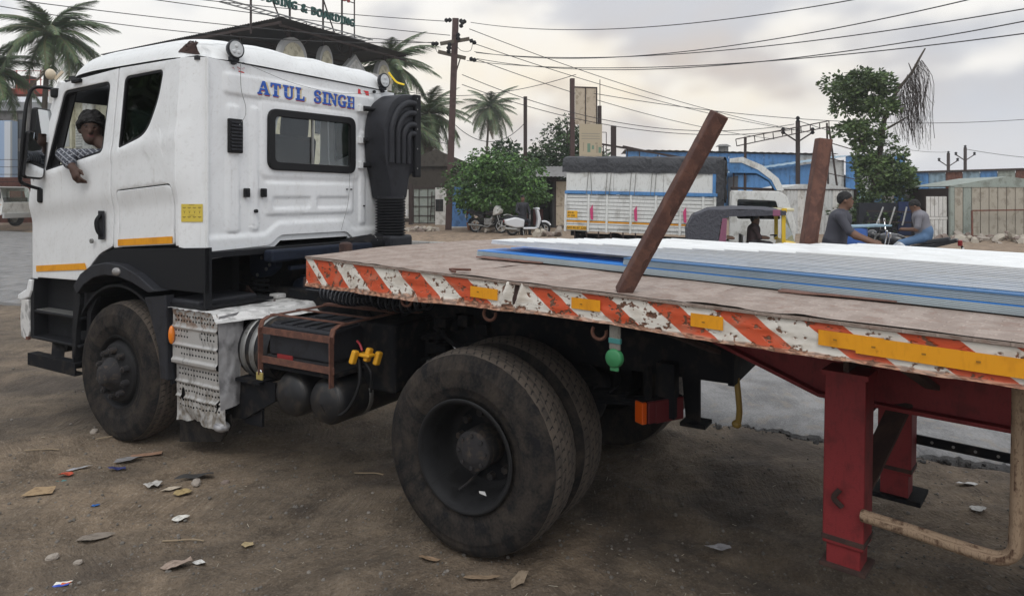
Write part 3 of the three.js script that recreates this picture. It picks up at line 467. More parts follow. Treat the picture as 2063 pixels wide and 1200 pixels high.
{ // snorkel on the far rear corner
  const SN = new THREE.Group(); SN.name = 'air_intake'; SN.position.set(0.0, 0, 0.34); SN.scale.z = 0.865; tractor.add(SN); const A = BACK(2.40); let b = new MB();
  b.prism(roundPoly([[1.655, 2.00, 0.05], [1.60, 2.14, 0.1], [1.575, 2.45, 0.1], [1.66, 2.66, 0.12], [1.84, 2.765, 0.08], [2.11, 2.785, 0.03], [2.12, 2.05, 0.05], [1.99, 2.05, 0.08], [1.94, 1.82, 0.03], [1.70, 1.82, 0.03]], 0.05), 0.19, A, 0.03);
  const body = mesh('snorkel', toCreasedNormals(b.geo(), 0.7), M.plastic, SN);
  for (const [r, w] of [[0.33, 0.030], [0.235, 0.030], [0.145, 0.030], [0.06, 0.028]]) { // raised arches that follow one another
    const q = new MB(), pts = []; const cx = 2.00, cy = 2.36; for (let i = 0; i <= 12; i++) { const a = Math.PI * (0.5 + 0.5 * i / 12); pts.push(V(2.174, cy + r * Math.sin(a) * 0.95 + (r > 0.2 ? 0.02 : 0), cx + r * Math.cos(a))); } pts.push(V(2.174, cy - 0.10, cx - r), V(2.174, cy - 0.22, cx - r));
    q.tube([V(2.174, pts[0].y, 2.05), ...pts], w, 10, 50); q.build('moulded_rib', M.plastic, body);
  }
  b = new MB(); b.box(2.15, 2.20, 2.02, 2.78, 2.03, 2.13, 0.015); b.build('intake_flap', M.black, body);
  for (const y of [2.10, 2.28, 2.46, 2.64, 2.74]) { const q = new MB(); q.cyl(V(2.151, y, 2.06), V(2.146, y, 2.06), 0.007, 0.007, 8); q.build('rivet', M.steel, body); }
  b = new MB(); b.cyl(V(2.27, 1.55, 1.80), V(2.27, 1.85, 1.79), 0.125, 0.125, 24); b.build('duct', M.plastic, body);
  for (let i = 0; i < 13; i++) { const q = new MB(); q.lathe([[0.118, -0.014], [0.148, 0], [0.118, 0.014]], V(2.27, 1.515 + i * 0.0255, 1.79), V(0, 1, 0), 24); q.build('bellows_fold', M.black, body); }
  b = new MB(); b.box(2.13, 2.42, 1.385, 1.50, 1.62, 1.96, 0.03); b.build('duct_base', M.plastic, body);
  b = new MB(); b.tube([V(2.28, 1.43, 1.68), V(2.34, 1.42, 1.45), V(2.48, 1.38, 1.30), V(2.7, 1.3, 1.2)], 0.085, 14, 30); b.build('intake_pipe', M.chassis, body);
  b = new MB(); b.lathe([[0.089, -0.012], [0.094, 0], [0.089, 0.012]], V(2.315, 1.425, 1.56), V(-0.2, 0.05, 1), 20); b.build('hose_clip', M.steel, body);
  for (const y of [2.62, 2.34, 2.12]) { const q = new MB(); q.box(2.405, 2.435, y - 0.03, y + 0.03, 1.50, 1.56, 0.006); const bk = q.build('snorkel_bracket', M.cabDull, body); const q2 = new MB(); q2.cyl(V(2.40, y, 1.55), V(2.36, y, 1.66), 0.024, 0.022, 10); q2.build('bracket_bush', M.rubberTrim, bk); }
}
{ // mirrors on the near side
  let b = new MB(); b.tube([V(4.25, 2.70, 0.09), V(4.33, 2.735, 0.03), V(4.37, 2.725, -0.06), V(4.38, 2.62, -0.10), V(4.36, 2.40, -0.135), V(4.37, 2.10, -0.15), V(4.40, 1.965, -0.14), V(4.42, 1.935, -0.08), V(4.43, 1.90, 0.03)], 0.014, 8, 60);
  const arm = b.build('mirror_arm', M.rubberTrim, tractor);
  b = new MB(); b.box(4.22, 4.29, 2.65, 2.73, 0.02, 0.10, 0.02); b.box(4.20, 4.27, 2.68, 2.76, 0.07, 0.12, 0.015); b.box(4.39, 4.46, 1.79, 1.91, 0.00, 0.06, 0.02); b.build('mirror_mount', M.rubberTrim, arm);
  const mir = phys(lin(0.85, 0.87, 0.88), 0.03, { metalness: 1 });
  for (const [y, z, h, w, ry] of [[2.42, -0.005, 0.29, 0.17, 0.12], [2.18, -0.06, 0.39, 0.155, -0.05]]) {
    b = new MB(); b.add(new RoundedBoxGeometry(0.07, h, w, 3, 0.03)); const hs = b.build('mirror_housing', M.rubberTrim, arm); hs.position.set(4.36, y, z); hs.rotation.set(0.08, ry, 0.02);
    b = new MB(); b.prism(roundPoly([[-w / 2 + 0.014, -h / 2 + 0.016], [w / 2 - 0.014, -h / 2 + 0.016], [w / 2 - 0.014, h / 2 - 0.016], [-w / 2 + 0.014, h / 2 - 0.016]], 0.025), 0.003, BACK(-0.0345)); b.build('mirror_glass', mir, hs);
  }
}
{ // inside of the cab
  let b = new MB(); b.box(2.66, 4.40, 1.50, 1.54, 0.16, 2.13); b.build('cab_floor', M.interior, tractor);
  b = new MB(); b.box(4.20, 4.58, 1.55, 2.06, 0.10, 2.19, 0.05); b.build('dashboard', M.black, tractor); b = new MB(); b.bar(V(4.215, 2.715, 0.12), V(4.215, 2.715, 2.17), 0.015, 0.19, 0, -0.35); b.build('sun_visor', M.seat, tractor);
  for (const t of [0.62, 1.66]) { b = new MB(); b.box(3.30, 3.78, 1.78, 1.92, t - 0.26, t + 0.26, 0.05); b.add(new RoundedBoxGeometry(0.14, 0.58, 0.50, 3, 0.05), V(3.30, 2.13, t), [0, 0, 0.12]); b.add(new RoundedBoxGeometry(0.11, 0.22, 0.30, 3, 0.05), V(3.25, 2.50, t), [0, 0, 0.1]); b.box(3.3, 3.7, 1.54, 1.78, t - 0.2, t + 0.2); b.build('seat', M.seat, tractor); }
  b = new MB(); b.add(new THREE.TorusGeometry(0.23, 0.016, 8, 28), V(4.08, 2.06, 1.66), [0, Math.PI / 2, 0.0]); b.bar(V(4.08, 2.06, 1.45), V(4.08, 2.06, 1.87), 0.03); b.cyl(V(4.08, 2.06, 1.66), V(4.35, 1.9, 1.66), 0.025); b.build('steering_wheel', M.black, tractor);
  b = new MB(); b.box(2.60, 3.00, 1.54, 1.90, 0.18, 2.11, 0.04); b.build('sleeper_bunk', M.seat, tractor);
}
{ // wings, wheel arch, steps, bumper
  let b = new MB(); b.prism([[2.31, 1.497], [3.40, 1.448], [3.60, 1.394], [3.74, 1.282], [3.838, 1.165], [3.80, 1.12], [3.68, 1.20], [3.50, 1.262], [3.30, 1.278], [3.10, 1.255], [2.90, 1.19], [2.31, 1.19]], 0.03, SIDE(0.05), 0.004);
  const wing = b.build('front_wing', M.black, tractor);
  b = new MB(); b.prism([[3.850, 1.145], [3.75, 1.245], [3.60, 1.318], [3.40, 1.352], [3.20, 1.342], [3.0, 1.285], [2.80, 1.195], [2.72, 1.185], [2.86, 1.165], [3.05, 1.222], [3.22, 1.252], [3.40, 1.258], [3.56, 1.228], [3.70, 1.165], [3.79, 1.09]], 0.30, SIDE(-0.012), 0.008); b.build('arch_flare', M.plastic, wing);
  b = new MB(); b.ball(V(3.243, 1.292, -0.02), 0.050, 0.032, 0.026); b.build('indicator', phys(lin(0.22, 0.21, 0.20), 0.25, { clearcoat: 0.8 }), wing);
  b = new MB(); b.box(2.31, 2.33, 1.10, 1.497, 0.05, 0.10); b.box(2.70, 2.31, 1.08, 1.10, 0.05, 0.62); b.build('wing_rear_plate', M.black, wing);
  // mudguard round the back of the wheel
  b = new MB(); const arc = (R, a0, a1, n) => Array.from({ length: n + 1 }, (_, i) => { const a = lerp(a0, a1, i / n); return [3.345 - R * Math.cos(a), 0.525 + R * Math.sin(a)]; });
  b.prism([...arc(0.66, 0.0, 2.75, 30), ...arc(0.64, 0.0, 2.75, 30).reverse()], 0.44, SIDE(0.05)); b.build('mudguard', M.black, wing);
  b = new MB(); b.prism([[2.70, 1.155], [2.96, 1.12], [2.90, 1.02], [2.80, 0.80], [2.765, 0.56], [2.685, 0.56]], 0.05, SIDE(0.025), 0.01); b.build('mudguard_lip', M.plastic, wing);
  b = new MB(); b.box(2.40, 2.72, 1.075, 1.13, 0.06, 0.55, 0.02); b.build('mudguard_shelf', M.plastic, wing);
  b = new MB(); b.box(3.70, 4.62, 0.62, 1.10, 0.47, 0.52); b.box(2.35, 4.6, 1.42, 1.46, 0.1, 2.2); b.box(2.7, 4.6, 0.7, 1.42, 0.56, 0.62); b.build('wheel_well', M.black, wing);
  b = new MB(); b.ball(V(2.655, 0.88, 0.03), 0.022, 0.065, 0.022); b.build('side_marker', M.amber, wing);
  // step well under the door
  b = new MB(); b.box(3.86, 4.64, 0.655, 1.15, 0.16, 0.18); b.box(3.86, 4.62, 0.865, 0.89, 0.05, 0.2, 0.01); b.box(3.86, 4.62, 0.645, 0.67, 0.04, 0.2, 0.01); b.prism([[3.84, 1.155], [3.90, 1.155], [3.93, 1.08], [3.95, 0.80], [3.955, 0.565], [3.91, 0.565], [3.89, 0.80], [3.84, 1.0]], 0.03, SIDE(0.03), 0.004); b.box(4.60, 4.66, 0.66, 1.15, 0.05, 0.2); b.prism([[3.66, 1.10], [3.84, 1.10], [3.84, 0.66], [3.80, 0.66], [3.78, 0.92]], 0.03, SIDE(0.08)); const stp = b.build('cab_step', M.black, tractor);
  b = new MB(); for (let i = 0; i < 6; i++) b.box(3.92, 4.58, 0.8905, 0.896, 0.06 + i * 0.02, 0.07 + i * 0.02); b.build('tread', M.steel, stp);
  // low hanging step
  b = new MB(); b.box(3.86, 4.60, 0.435, 0.535, 0.00, 0.012); b.box(3.86, 4.60, 0.522, 0.534, 0.012, 0.08); b.box(3.86, 4.60, 0.435, 0.447, 0.012, 0.08); b.bar(V(4.30, 0.66, 0.10), V(4.22, 0.52, 0.05), 0.09, 0.02); b.bar(V(3.92, 0.70, 0.08), V(3.92, 0.48, 0.06), 0.10, 0.02); b.prism([[4.0, 0.53], [4.28, 0.53], [4.22, 0.505], [4.05, 0.50]], 0.05, SIDE(0.012)); b.build('lower_step', M.chassis, stp);
  b = new MB(); b.cyl(V(4.36, 0.61, 0.16), V(4.36, 0.61, 0.30), 0.075, 0.075, 16); b.build('air_horn', M.black, stp);
  // bumper
  b = new MB(); b.prism([[4.60, 1.145], [4.665, 1.14], [4.70, 1.06], [4.84, 1.005], [4.855, 0.965], [4.79, 0.955], [4.66, 0.99], [4.62, 1.05]], 2.20, SIDE(0.045), 0.012); const bp = b.build('bumper', M.cab, tractor);
  b = new MB(); b.prism(roundPoly([[4.675, 0.97], [4.80, 0.965], [4.815, 0.80], [4.80, 0.645], [4.70, 0.625], [4.655, 0.70]], 0.02), 2.20, SIDE(0.045), 0.006); b.build('bumper_valance', M.aluWhite, bp);
  b = new MB(); b.box(4.76, 4.83, 0.79, 0.80, 0.04, 0.07); b.box(4.66, 4.70, 0.63, 0.655, 0.03, 0.05); b.build('bumper_seam', M.rust, bp);
}
// ---------------------------------------------------------------- wheels
T.tread = dataTex(512, 256, (u, v, c) => { const a = Math.floor(v * 5), x = (u * 34 + (a % 2) * 0.5) % 1, y = v * 5 % 1; let d = 0.85; const l1 = Math.abs(x - 0.5 + (y - 0.5) * 0.45), l2 = Math.abs(x - 0.38 - (y - 0.5) * 0.5); if (y > 0.2 && y < 0.85 && (l1 < 0.055 || (l2 < 0.05 && y > 0.5))) d = 0.0; if (y < 0.035) d = 0.35; c[0] = c[1] = c[2] = d + 0.08 * tn(u, v, 40, 2); }, false);
T.treadC = dataTex(512, 256, (u, v, c) => { const a = Math.floor(v * 5), x = (u * 34 + (a % 2) * 0.5) % 1, y = v * 5 % 1; let k = 1; const l1 = Math.abs(x - 0.5 + (y - 0.5) * 0.45), l2 = Math.abs(x - 0.38 - (y - 0.5) * 0.5); if (y > 0.2 && y < 0.85 && (l1 < 0.055 || (l2 < 0.05 && y > 0.5))) k = 0; const n = sst(-0.4, 0.3, tn(u, v, 8, 5, 71)); const a1 = [0.052, 0.043, 0.036], b1 = [0.098, 0.079, 0.063], z = [0.014, 0.012, 0.012]; for (let q = 0; q < 3; q++) c[q] = lerp(z[q], lerp(a1[q], b1[q], n), k); });
const treadMat = std(lin(1, 1, 1), 0.95, 0, { map: T.treadC, ...bump(T.tread, 0.004) });
const sideMat = M.tyre;
// tyre round the z axis, outer face towards -z at z = 0
function tyreParts(root, z, flip, tread = treadMat, width = 0.28) {
  const w = width, prof = [[0.258, 0.045], [0.275, 0.020], [0.300, 0.012], [0.305, 0.007], [0.312, 0.009], [0.340, -0.004], [0.346, -0.008], [0.352, -0.007], [0.385, -0.012], [0.430, -0.008], [0.436, -0.0105], [0.442, -0.006], [0.468, 0.004], [0.474, 0.003], [0.495, 0.018]];
  const half = prof.map(([r, q]) => [r, q]);
  const ring = [...half, [0.508, 0.030]], back = half.map(([r, q]) => [r, w - q]).reverse();
  const sh = (pts, seg, tw) => sheet(seg, pts.length - 1, (u, v) => { const i = Math.round(v * (pts.length - 1)), a = u * Math.PI * 2; let [r, q] = pts[i]; const fl = tw ? 1 : 1; const y = -r * Math.cos(a), x = r * Math.sin(a); const yy = Math.max(y, -0.518 + 0.006 * (r - 0.5)); return V(x, yy, z + (flip ? w - q : q) + (y < -0.42 && Math.abs(x) < 0.25 ? (flip ? 0 : -1) * 0.012 * sst(-0.40, -0.52, y) * (q < w / 2 ? 1 : -1) : 0)); });
  const g1 = sh(ring, 96), g2 = sh([[0.508, w - 0.030], ...back], 96);
  for (const g of [g1, g2]) { const p = g.attributes.position, uv = g.attributes.uv; for (let i = 0; i < p.count; i++) uv.setXY(i, p.getX(i) + 0.3, p.getY(i)); }
  const tr = sheet(120, 8, (u, v) => { const a = u * Math.PI * 2, e = Math.abs(2 * v - 1), r = 0.508 + 0.017 * (1 - Math.pow(e, 2.4)) + 0.0025 * N2(u * 60, v * 3); return V(r * Math.sin(a), Math.max(-r * Math.cos(a), -0.518), z + lerp(0.030, w - 0.030, v)); });
  { const uv = tr.attributes.uv; for (let i = 0; i < uv.count; i++) uv.setXY(i, uv.getX(i) * 2, uv.getY(i)); }
  const t = mesh('tyre', mergeGeometries([clean(g1), clean(g2)]), sideMat, root); mesh('tread', tr, tread, t);
  if (0) { const lug = new MB(); for (let i = 0; i < 58; i++) { const a = i / 58 * Math.PI * 2; if (Math.cos(a) > 0.93) continue; for (const q of [0.024, w - 0.024]) lug.add(new THREE.BoxGeometry(0.034, 0.014, 0.016), V(0.506 * Math.sin(a), -0.506 * Math.cos(a), z + q), [0, 0, a]); } lug.build('shoulder_lugs', tread, t); }
  return t;
}
const hubMat = std(lin(2.4, 2.1, 1.9), 0.85, 0, { map: withRep(T.steelDust, 2), ...bump(withRep(T.grain, 6), 0.002) });
const rimMat = phys(lin(0.016, 0.016, 0.017), 0.6, { specularIntensity: 0.4, map: withRep(T.dull, 2), ...bump(withRep(T.grain, 5), 0.001) });
function wheelFront(z0, dir, name = 'front_wheel') {
  const g = new THREE.Group(); g.name = name; g.position.set(3.345, 0.525, z0); tractor.add(g); g.rotation.y = dir < 0 ? 0 : Math.PI; g.rotation.order = 'YXZ';
  tyreParts(g, 0, false);
  let b = new MB(); b.lathe([[0.290, -0.016], [0.283, -0.022], [0.266, -0.008], [0.252, -0.055], [0.238, -0.06], [0.225, -0.02], [0.205, 0.000], [0.14, 0.008], [0.125, 0.03], [0.0, 0.03]].map(([r, q]) => [r, q]).reverse(), V(0, 0, 0), V(0, 0, -1), 48); const rim = b.build('rim', rimMat, g);
  b = new MB(); b.lathe([[0, 0.115], [0.05, 0.115], [0.075, 0.10], [0.085, 0.06], [0.115, 0.05], [0.13, 0.0]].reverse(), V(0, 0, 0), V(0, 0, -1), 32); b.build('hub', hubMat, g);
  for (let i = 0; i < 10; i++) { const a = i / 10 * Math.PI * 2, q = new MB(); q.cyl(V(0.167 * Math.sin(a), 0.167 * Math.cos(a), 0), V(0.167 * Math.sin(a), 0.167 * Math.cos(a), -0.045), 0.028, 0.025, 6); q.cyl(V(0.167 * Math.sin(a), 0.167 * Math.cos(a), -0.045), V(0.167 * Math.sin(a), 0.167 * Math.cos(a), -0.056), 0.013, 0.012, 8); q.build('wheel_nut', hubMat, rim); }
  b = new MB(); b.prism([[0.02, 0.185], [0.075, 0.172], [0.07, 0.145], [0.03, 0.155]], 0.003, SIDE(-0.013)); b.build('paper_scrap', std(lin(0.5, 0.5, 0.48), 0.7), rim);
  return g;
}
wheelFront(0.03, -1); wheelFront(2.26, 1);
function wheelRear(parent, name, x, y, z0, flip) {
  const g = new THREE.Group(); g.name = name; g.position.set(x, y, z0); if (flip) g.rotation.y = Math.PI; parent.add(g);
  tyreParts(g, 0, false); tyreParts(g, 0.325, false);
  let b = new MB(); b.lathe([[0.292, -0.012], [0.284, -0.020], [0.268, -0.012], [0.258, 0.02], [0.245, 0.05], [0.242, 0.15], [0.232, 0.20], [0.205, 0.225], [0.10, 0.235], [0.095, 0.30]].map(([r, q]) => [r, -q]).reverse(), V(0, 0, 0), V(0, 0, -1), 56);
  const rim = b.build('rim', rimMat, g);
  b = new MB(); b.lathe([[0.0, -0.055], [0.055, -0.055], [0.066, -0.065], [0.100, -0.070], [0.105, -0.085], [0.108, -0.24]].reverse(), V(0, 0, 0), V(0, 0, -1), 32); const hub = b.build('hub', hubMat, g);
  for (let i = 0; i < 8; i++) { const a = i / 8 * 6.283, q = new MB(); q.cyl(V(0.082 * Math.sin(a), 0.082 * Math.cos(a), 0.072), V(0.082 * Math.sin(a), 0.082 * Math.cos(a), 0.058), 0.011, 0.011, 6); q.build('hub_bolt', hubMat, hub); }
  for (let i = 0; i < 10; i++) { const a = i / 10 * 6.283 + 0.2, q = new MB(); q.cyl(V(0.167 * Math.sin(a), 0.167 * Math.cos(a), 0.232), V(0.167 * Math.sin(a), 0.167 * Math.cos(a), 0.185), 0.024, 0.02, 6); q.build('wheel_nut', hubMat, rim); }
  b = new MB(); b.tube([V(0.03, -0.14, 0.20), V(0.06, -0.19, 0.12), V(0.085, -0.215, 0.07)], 0.006, 6, 12); b.build('valve_stem', hubMat, rim);
  return g;
}
const rearWheel = wheelRear(tractor, 'rear_wheels', 0.15, 0.525, 0.0, false); wheelRear(tractor, 'rear_wheels', 0.15, 0.525, 2.44, true);
{ const b = new MB(); b.prism([[-0.10, -0.20], [-0.06, -0.195], [-0.055, -0.185], [-0.09, -0.18]], 0.003, SIDE(0.05)); b.build('paper_scrap', std(lin(0.6, 0.6, 0.58), 0.7), rearWheel); }
// ---------------------------------------------------------------- chassis and what hangs on it
{
  let b = new MB();
  for (const t of [0.78, 1.62]) { b.box(-1.0, 3.2, 0.87, 0.885, t, t + 0.08); b.box(-1.0, 3.2, 1.125, 1.14, t, t + 0.08); b.box(-1.0, 3.2, 0.885, 1.125, t + (t < 1 ? 0 : 0.07), t + (t < 1 ? 0.01 : 0.08)); b.box(3.2, 4.7, 0.72, 0.98, t, t + 0.08); }
  for (const s of [-0.95, -0.3, 0.7, 1.5, 2.2]) b.box(s - 0.04, s + 0.04, 0.92, 1.10, 0.86, 1.62); const fr = b.build('chassis_frame', M.chassis, tractor);
  // rear cross beam with tail lamps
  b = new MB(); b.box(-1.03, -1.0, 0.88, 1.14, 0.70, 1.78); b.build('rear_cross_beam', M.chassis, fr);
  b = new MB(); b.box(-1.10, -1.02, 0.98, 1.13, 0.95, 1.12, 0.02); b.build('tail_lamp', M.redLens, fr);
  b = new MB(); b.tube([V(-1.02, 0.90, 0.80), V(-1.03, 0.80, 0.80), V(-1.03, 0.72, 0.82), V(-1.02, 0.66, 0.84)], 0.016, 8, 18); b.ball(V(-1.01, 0.645, 0.845), 0.026, 0.022, 0.022, 10); b.build('tow_hook', std(lin(0.30, 0.20, 0.05), 0.6), fr);
  { const l = new THREE.Group(); l.name = 'tail_lamp_cluster'; l.position.set(-0.60, 0.705, 0.62); l.rotation.set(0, -0.55, 0.0); tractor.add(l); b = new MB(); b.box(-0.02, 0.05, -0.065, 0.065, -0.05, 0.23, 0.01); b.build('lamp_housing', M.black, l); b = new MB(); b.box(-0.035, -0.018, -0.06, 0.06, 0.03, 0.22, 0.006); b.box(-0.035, 0.03, -0.055, 0.06, -0.02, 0.03, 0.006); b.build('red_lens', phys(lin(0.12, 0.010, 0.014), 0.45), l); b = new MB(); b.box(-0.03, 0.035, -0.055, 0.06, -0.058, -0.026, 0.006); b.build('amber_lens', phys(lin(0.70, 0.10, 0.004), 0.3, { clearcoat: 0.5 }), l); b = new MB(); b.box(0.0, 0.03, 0.05, 0.24, 0.0, 0.03); b.build('lamp_bracket', M.chassis, l); }
  b = new MB(); b.prism([[-0.80, 1.06], [-0.68, 1.06], [-0.72, 0.62], [-0.80, 0.60]], 0.02, SIDE(0.90)); b.box(-0.84, -0.70, 0.58, 0.60, 0.86, 1.0); b.build('hanger_plate', M.chassis, fr);
  // axle, springs, prop shaft
  b = new MB(); b.cyl(V(0.15, 0.525, 0.30), V(0.15, 0.525, 2.14), 0.11, 0.11, 20); b.ball(V(0.15, 0.54, 1.22), 0.25, 0.24, 0.22, 20); b.cyl(V(0.15, 0.525, 0.22), V(0.15, 0.525, 0.60), 0.20, 0.20, 24); b.cyl(V(0.15, 0.525, 1.84), V(0.15, 0.525, 2.22), 0.20, 0.20, 24); b.build('rear_axle', M.chassis, tractor);
  for (const t of [0.70, 1.66]) { const g = new THREE.Group(); g.name = 'leaf_spring'; tractor.add(g); for (let i = 0; i < 7; i++) { const q = new MB(), L = 0.78 - i * 0.095; q.prism(Array.from({ length: 9 }, (_, k) => { const x = lerp(-L, L, k / 8); return [0.15 + x, 0.66 + i * 0.019 + 0.10 * x * x]; }).concat(Array.from({ length: 9 }, (_, k) => { const x = lerp(L, -L, k / 8); return [0.15 + x, 0.676 + i * 0.019 + 0.10 * x * x]; })), 0.08, SIDE(t)); q.build('leaf', M.chassis, g); } const q = new MB(); q.box(0.02, 0.28, 0.50, 0.82, t - 0.01, t + 0.09); q.box(-0.72, -0.62, 0.66, 0.95, t, t + 0.08); q.box(0.92, 1.02, 0.66, 0.95, t, t + 0.08); q.build('spring_clamp', M.chassis, g); }
  b = new MB(); b.cyl(V(0.35, 0.58, 1.22), V(2.1, 0.80, 1.22), 0.06, 0.06, 16); b.build('prop_shaft', M.chassis, tractor);
  b = new MB(); b.box(2.1, 2.9, 0.62, 1.06, 0.98, 1.46, 0.1); b.box(2.9, 4.3, 0.60, 1.38, 0.86, 1.58, 0.12); b.build('engine', M.chassis, tractor);
  b = new MB(); b.cyl(V(3.345, 0.525, 0.3), V(3.345, 0.525, 2.0), 0.07, 0.07, 14); b.box(3.28, 3.41, 0.44, 0.60, 0.4, 1.9); b.build('front_axle', M.chassis, tractor);
  // fifth wheel plate
  b = new MB(); const fw = roundPoly([[-0.25, 0.78], [0.55, 0.74], [0.62, 1.22], [0.55, 1.70], [-0.25, 1.66], [-0.62, 1.45], [-0.30, 1.28], [-0.05, 1.22], [-0.30, 1.16], [-0.62, 0.99]], 0.08); b.prism(fw, 0.06, new THREE.Matrix4().makeBasis(V(1, 0, 0), V(0, 0, 1), V(0, -1, 0)).setPosition(0, 1.262, 0)); b.box(0.0, 0.30, 1.14, 1.20, 0.80, 1.64); b.build('fifth_wheel', M.chassis, tractor);
  // gearbox-side clutter in the dark
  const r = rng(31); b = new MB(); for (let i = 0; i < 26; i++) { const s = 0.45 + 0.75 * r(), y = 0.72 + 0.36 * r(), t = 0.62 + 0.14 * r(), w = 0.03 + 0.07 * r(); b.box(s, s + w, y, y + w * (0.5 + r()), t, t + 0.08, 0.01); } for (let i = 0; i < 8; i++) { const s = 0.4 + r(), y = 0.8 + 0.3 * r(); b.tube([V(s, y, 0.7), V(s + 0.1 + 0.3 * r(), y - 0.1 * r(), 0.66), V(s + 0.4, y + 0.05, 0.72)], 0.010 + 0.01 * r(), 6, 14); } b.build('valves_and_pipes', M.chassis, tractor);
}
{ // dented aluminium step and silencer cover behind the front wheel
  const holes = canvasTex(512, 1024, (c, w, h) => { c.fillStyle = '#fff'; c.fillRect(0, 0, w, h); c.fillStyle = '#000'; const rows = [0.055, 0.095, 0.185, 0.235, 0.335, 0.385, 0.53, 0.575, 0.67, 0.72, 0.80, 0.85]; rows.forEach((v, j) => { for (let i = 0; i < 14; i++) { if ((j === 2 || j === 3) && i > 4 && i < 9) continue; if (j === 5 && i < 2) continue; c.beginPath(); c.ellipse(40 + i * 33, v * h, 8.5, 9.5, 0, 0, 7); c.fill(); } }); c.beginPath(); c.ellipse(75, 0.755 * h, 20, 58, 0, 0, 7); c.fill(); c.beginPath(); c.ellipse(458, 0.80 * h, 12, 52, 0.3, 0, 7); c.fill(); c.fillRect(395, 0.20 * h, 12, 26); c.beginPath(); c.moveTo(110, h); c.lineTo(160, 0.965 * h); c.lineTo(240, 0.975 * h); c.lineTo(300, h); c.fill(); });
  holes.colorSpace = THREE.NoColorSpace;
  const colr = dataTex(512, 512, (u, v, c) => { const V1 = v, k = sst(0.05, 0.5, tn(u, v, 7, 5, 91)), s = 0.46 - 0.18 * k + 0.05 * tn(u, v, 70, 2, 4); c[0] = s; c[1] = s * 0.975; c[2] = s * 0.935; const torn = sst(0.10, 0.30, fbm(u * 9, v * 16, 4) + 0.55 * Math.exp(-Math.pow((v - 0.93 + 0.22 * (u - 0.2)) / 0.035, 2)) * sst(0.65, 0.4, u)) * sst(0.80, 0.9, v); const rs = [0.22, 0.13, 0.08]; for (let q = 0; q < 3; q++) c[q] = lerp(c[q], rs[q], torn * 0.8); const mud = sst(0.5, 0.2, v) * sst(-0.1, 0.4, tn(u, v, 11, 4, 95)); for (let q = 0; q < 3; q++) c[q] = lerp(c[q], [0.20, 0.17, 0.13][q], mud * 0.75); });
  const am = std(lin(1, 1, 1), 0.5, 0.35, { map: colr, alphaMap: holes, alphaTest: 0.5, side: THREE.DoubleSide });
  const face = sheet(64, 110, (u, v) => {
    const y = lerp(0.275, 1.062, v), low = sst(0.5, 0.0, v); let s = lerp(2.665, 2.175, u) - 0.02 * low * u, t = 0.045;
    for (const k of [0.155, 0.31, 0.445, 0.645, 0.78]) { const q = 1 - k; t -= 0.014 * Math.exp(-Math.pow((v - q) / 0.010, 2)); }
    t += 0.012 * fbm(u * 1.6, v * 2.4, 2) * (0.4 + low * 1.2) + 0.030 * low * Math.pow(Math.abs(Math.sin(u * 5 + v * 4)), 3) * sst(0.16, 0, v) + 0.008 * fbm(u * 9, v * 9, 2) * (sst(0.88, 0.96, v) * sst(0.7, 0.4, u) + sst(0.2, 0.05, v));
    t += 0.03 * sst(0.53, 0.50, v) - 0.012 * sst(0.49, 0.53, v) * (1 - sst(0.53, 0.56, v)); t += 0.02 * sst(0.9, 1.0, u) * low;
    return V(s, y + 0.012 * fbm(u * 4, v * 2, 2) * low * 1.5, t);
  });
  const grp = new THREE.Group(); grp.name = 'aluminium_step_cover'; tractor.add(grp);
  mesh('perforated_panel', face, am, grp); { const q = new MB(); q.box(2.20, 2.65, 0.32, 1.04, 0.10, 0.11); q.build('hole_shade_sheet', M.black, grp); }  // black sheet added behind the holes to stand in for the shade inside
  mesh('end_panel', boxUV(sheet(14, 40, (u, v) => { const y = lerp(0.42, 1.045, v); return V(2.172 - 0.02 * sst(0.5, 0, v) - 0.02 * Math.sin(u * 2) + 0.008 * fbm(u * 2, v * 2.5, 2), y + 0.02 * u, 0.05 + 0.19 * u * (0.72 + 0.28 * v)); })), M.alu, grp);
  let b = new MB();
  const top = sheet(40, 26, (u, v) => { const t = 0.02 + 0.83 * v, s0 = 2.69, s1 = lerp(2.155, 2.02, v) - 0.16 * Math.pow(v, 2) * (1 - v) * 3; const s = lerp(s0, s1, u), lip = sst(0.90, 1.0, u); return V(s, 1.070 - 0.008 * v - 0.065 * lip + 0.006 * fbm(u * 4, v * 5, 3) + 0.010 * sst(0.08, 0.0, v) * fbm(u * 14, 2, 2), t); });
  const tp = mesh('top_plate', boxUV(top), M.aluWhite, grp);
  b = new MB(); b.box(2.36, 2.46, 1.065, 1.10, 0.70, 0.80, 0.012); b.build('bracket', M.aluWhite, tp);
  for (const [s, t] of [[2.60, 0.14], [2.52, 0.30], [2.42, 0.5], [2.30, 0.62], [2.36, 0.10]]) { const q = new MB(); q.cyl(V(s, 1.064, t), V(s, 1.076, t), 0.010, 0.008, 6); q.build('bolt', M.rustDark, tp); }
  // silencer drum with its straps
  b = new MB(); b.cyl(V(2.16, 0.80, 0.40), V(1.86, 0.80, 0.40), 0.215, 0.215, 32); const dr = b.build('silencer', std(lin(0.9, 0.88, 0.85), 0.45, 0.6, { map: withRep(T.steelDust, 1), color: lin(3.2, 3.0, 2.8) }), tractor);
  for (const s of [2.10, 2.01]) { const q = new MB(); q.lathe([[0.217, -0.022], [0.226, -0.018], [0.226, 0.018], [0.217, 0.022]], V(s, 0.80, 0.40), V(1, 0, 0), 32); q.build('strap', M.steel, dr); }
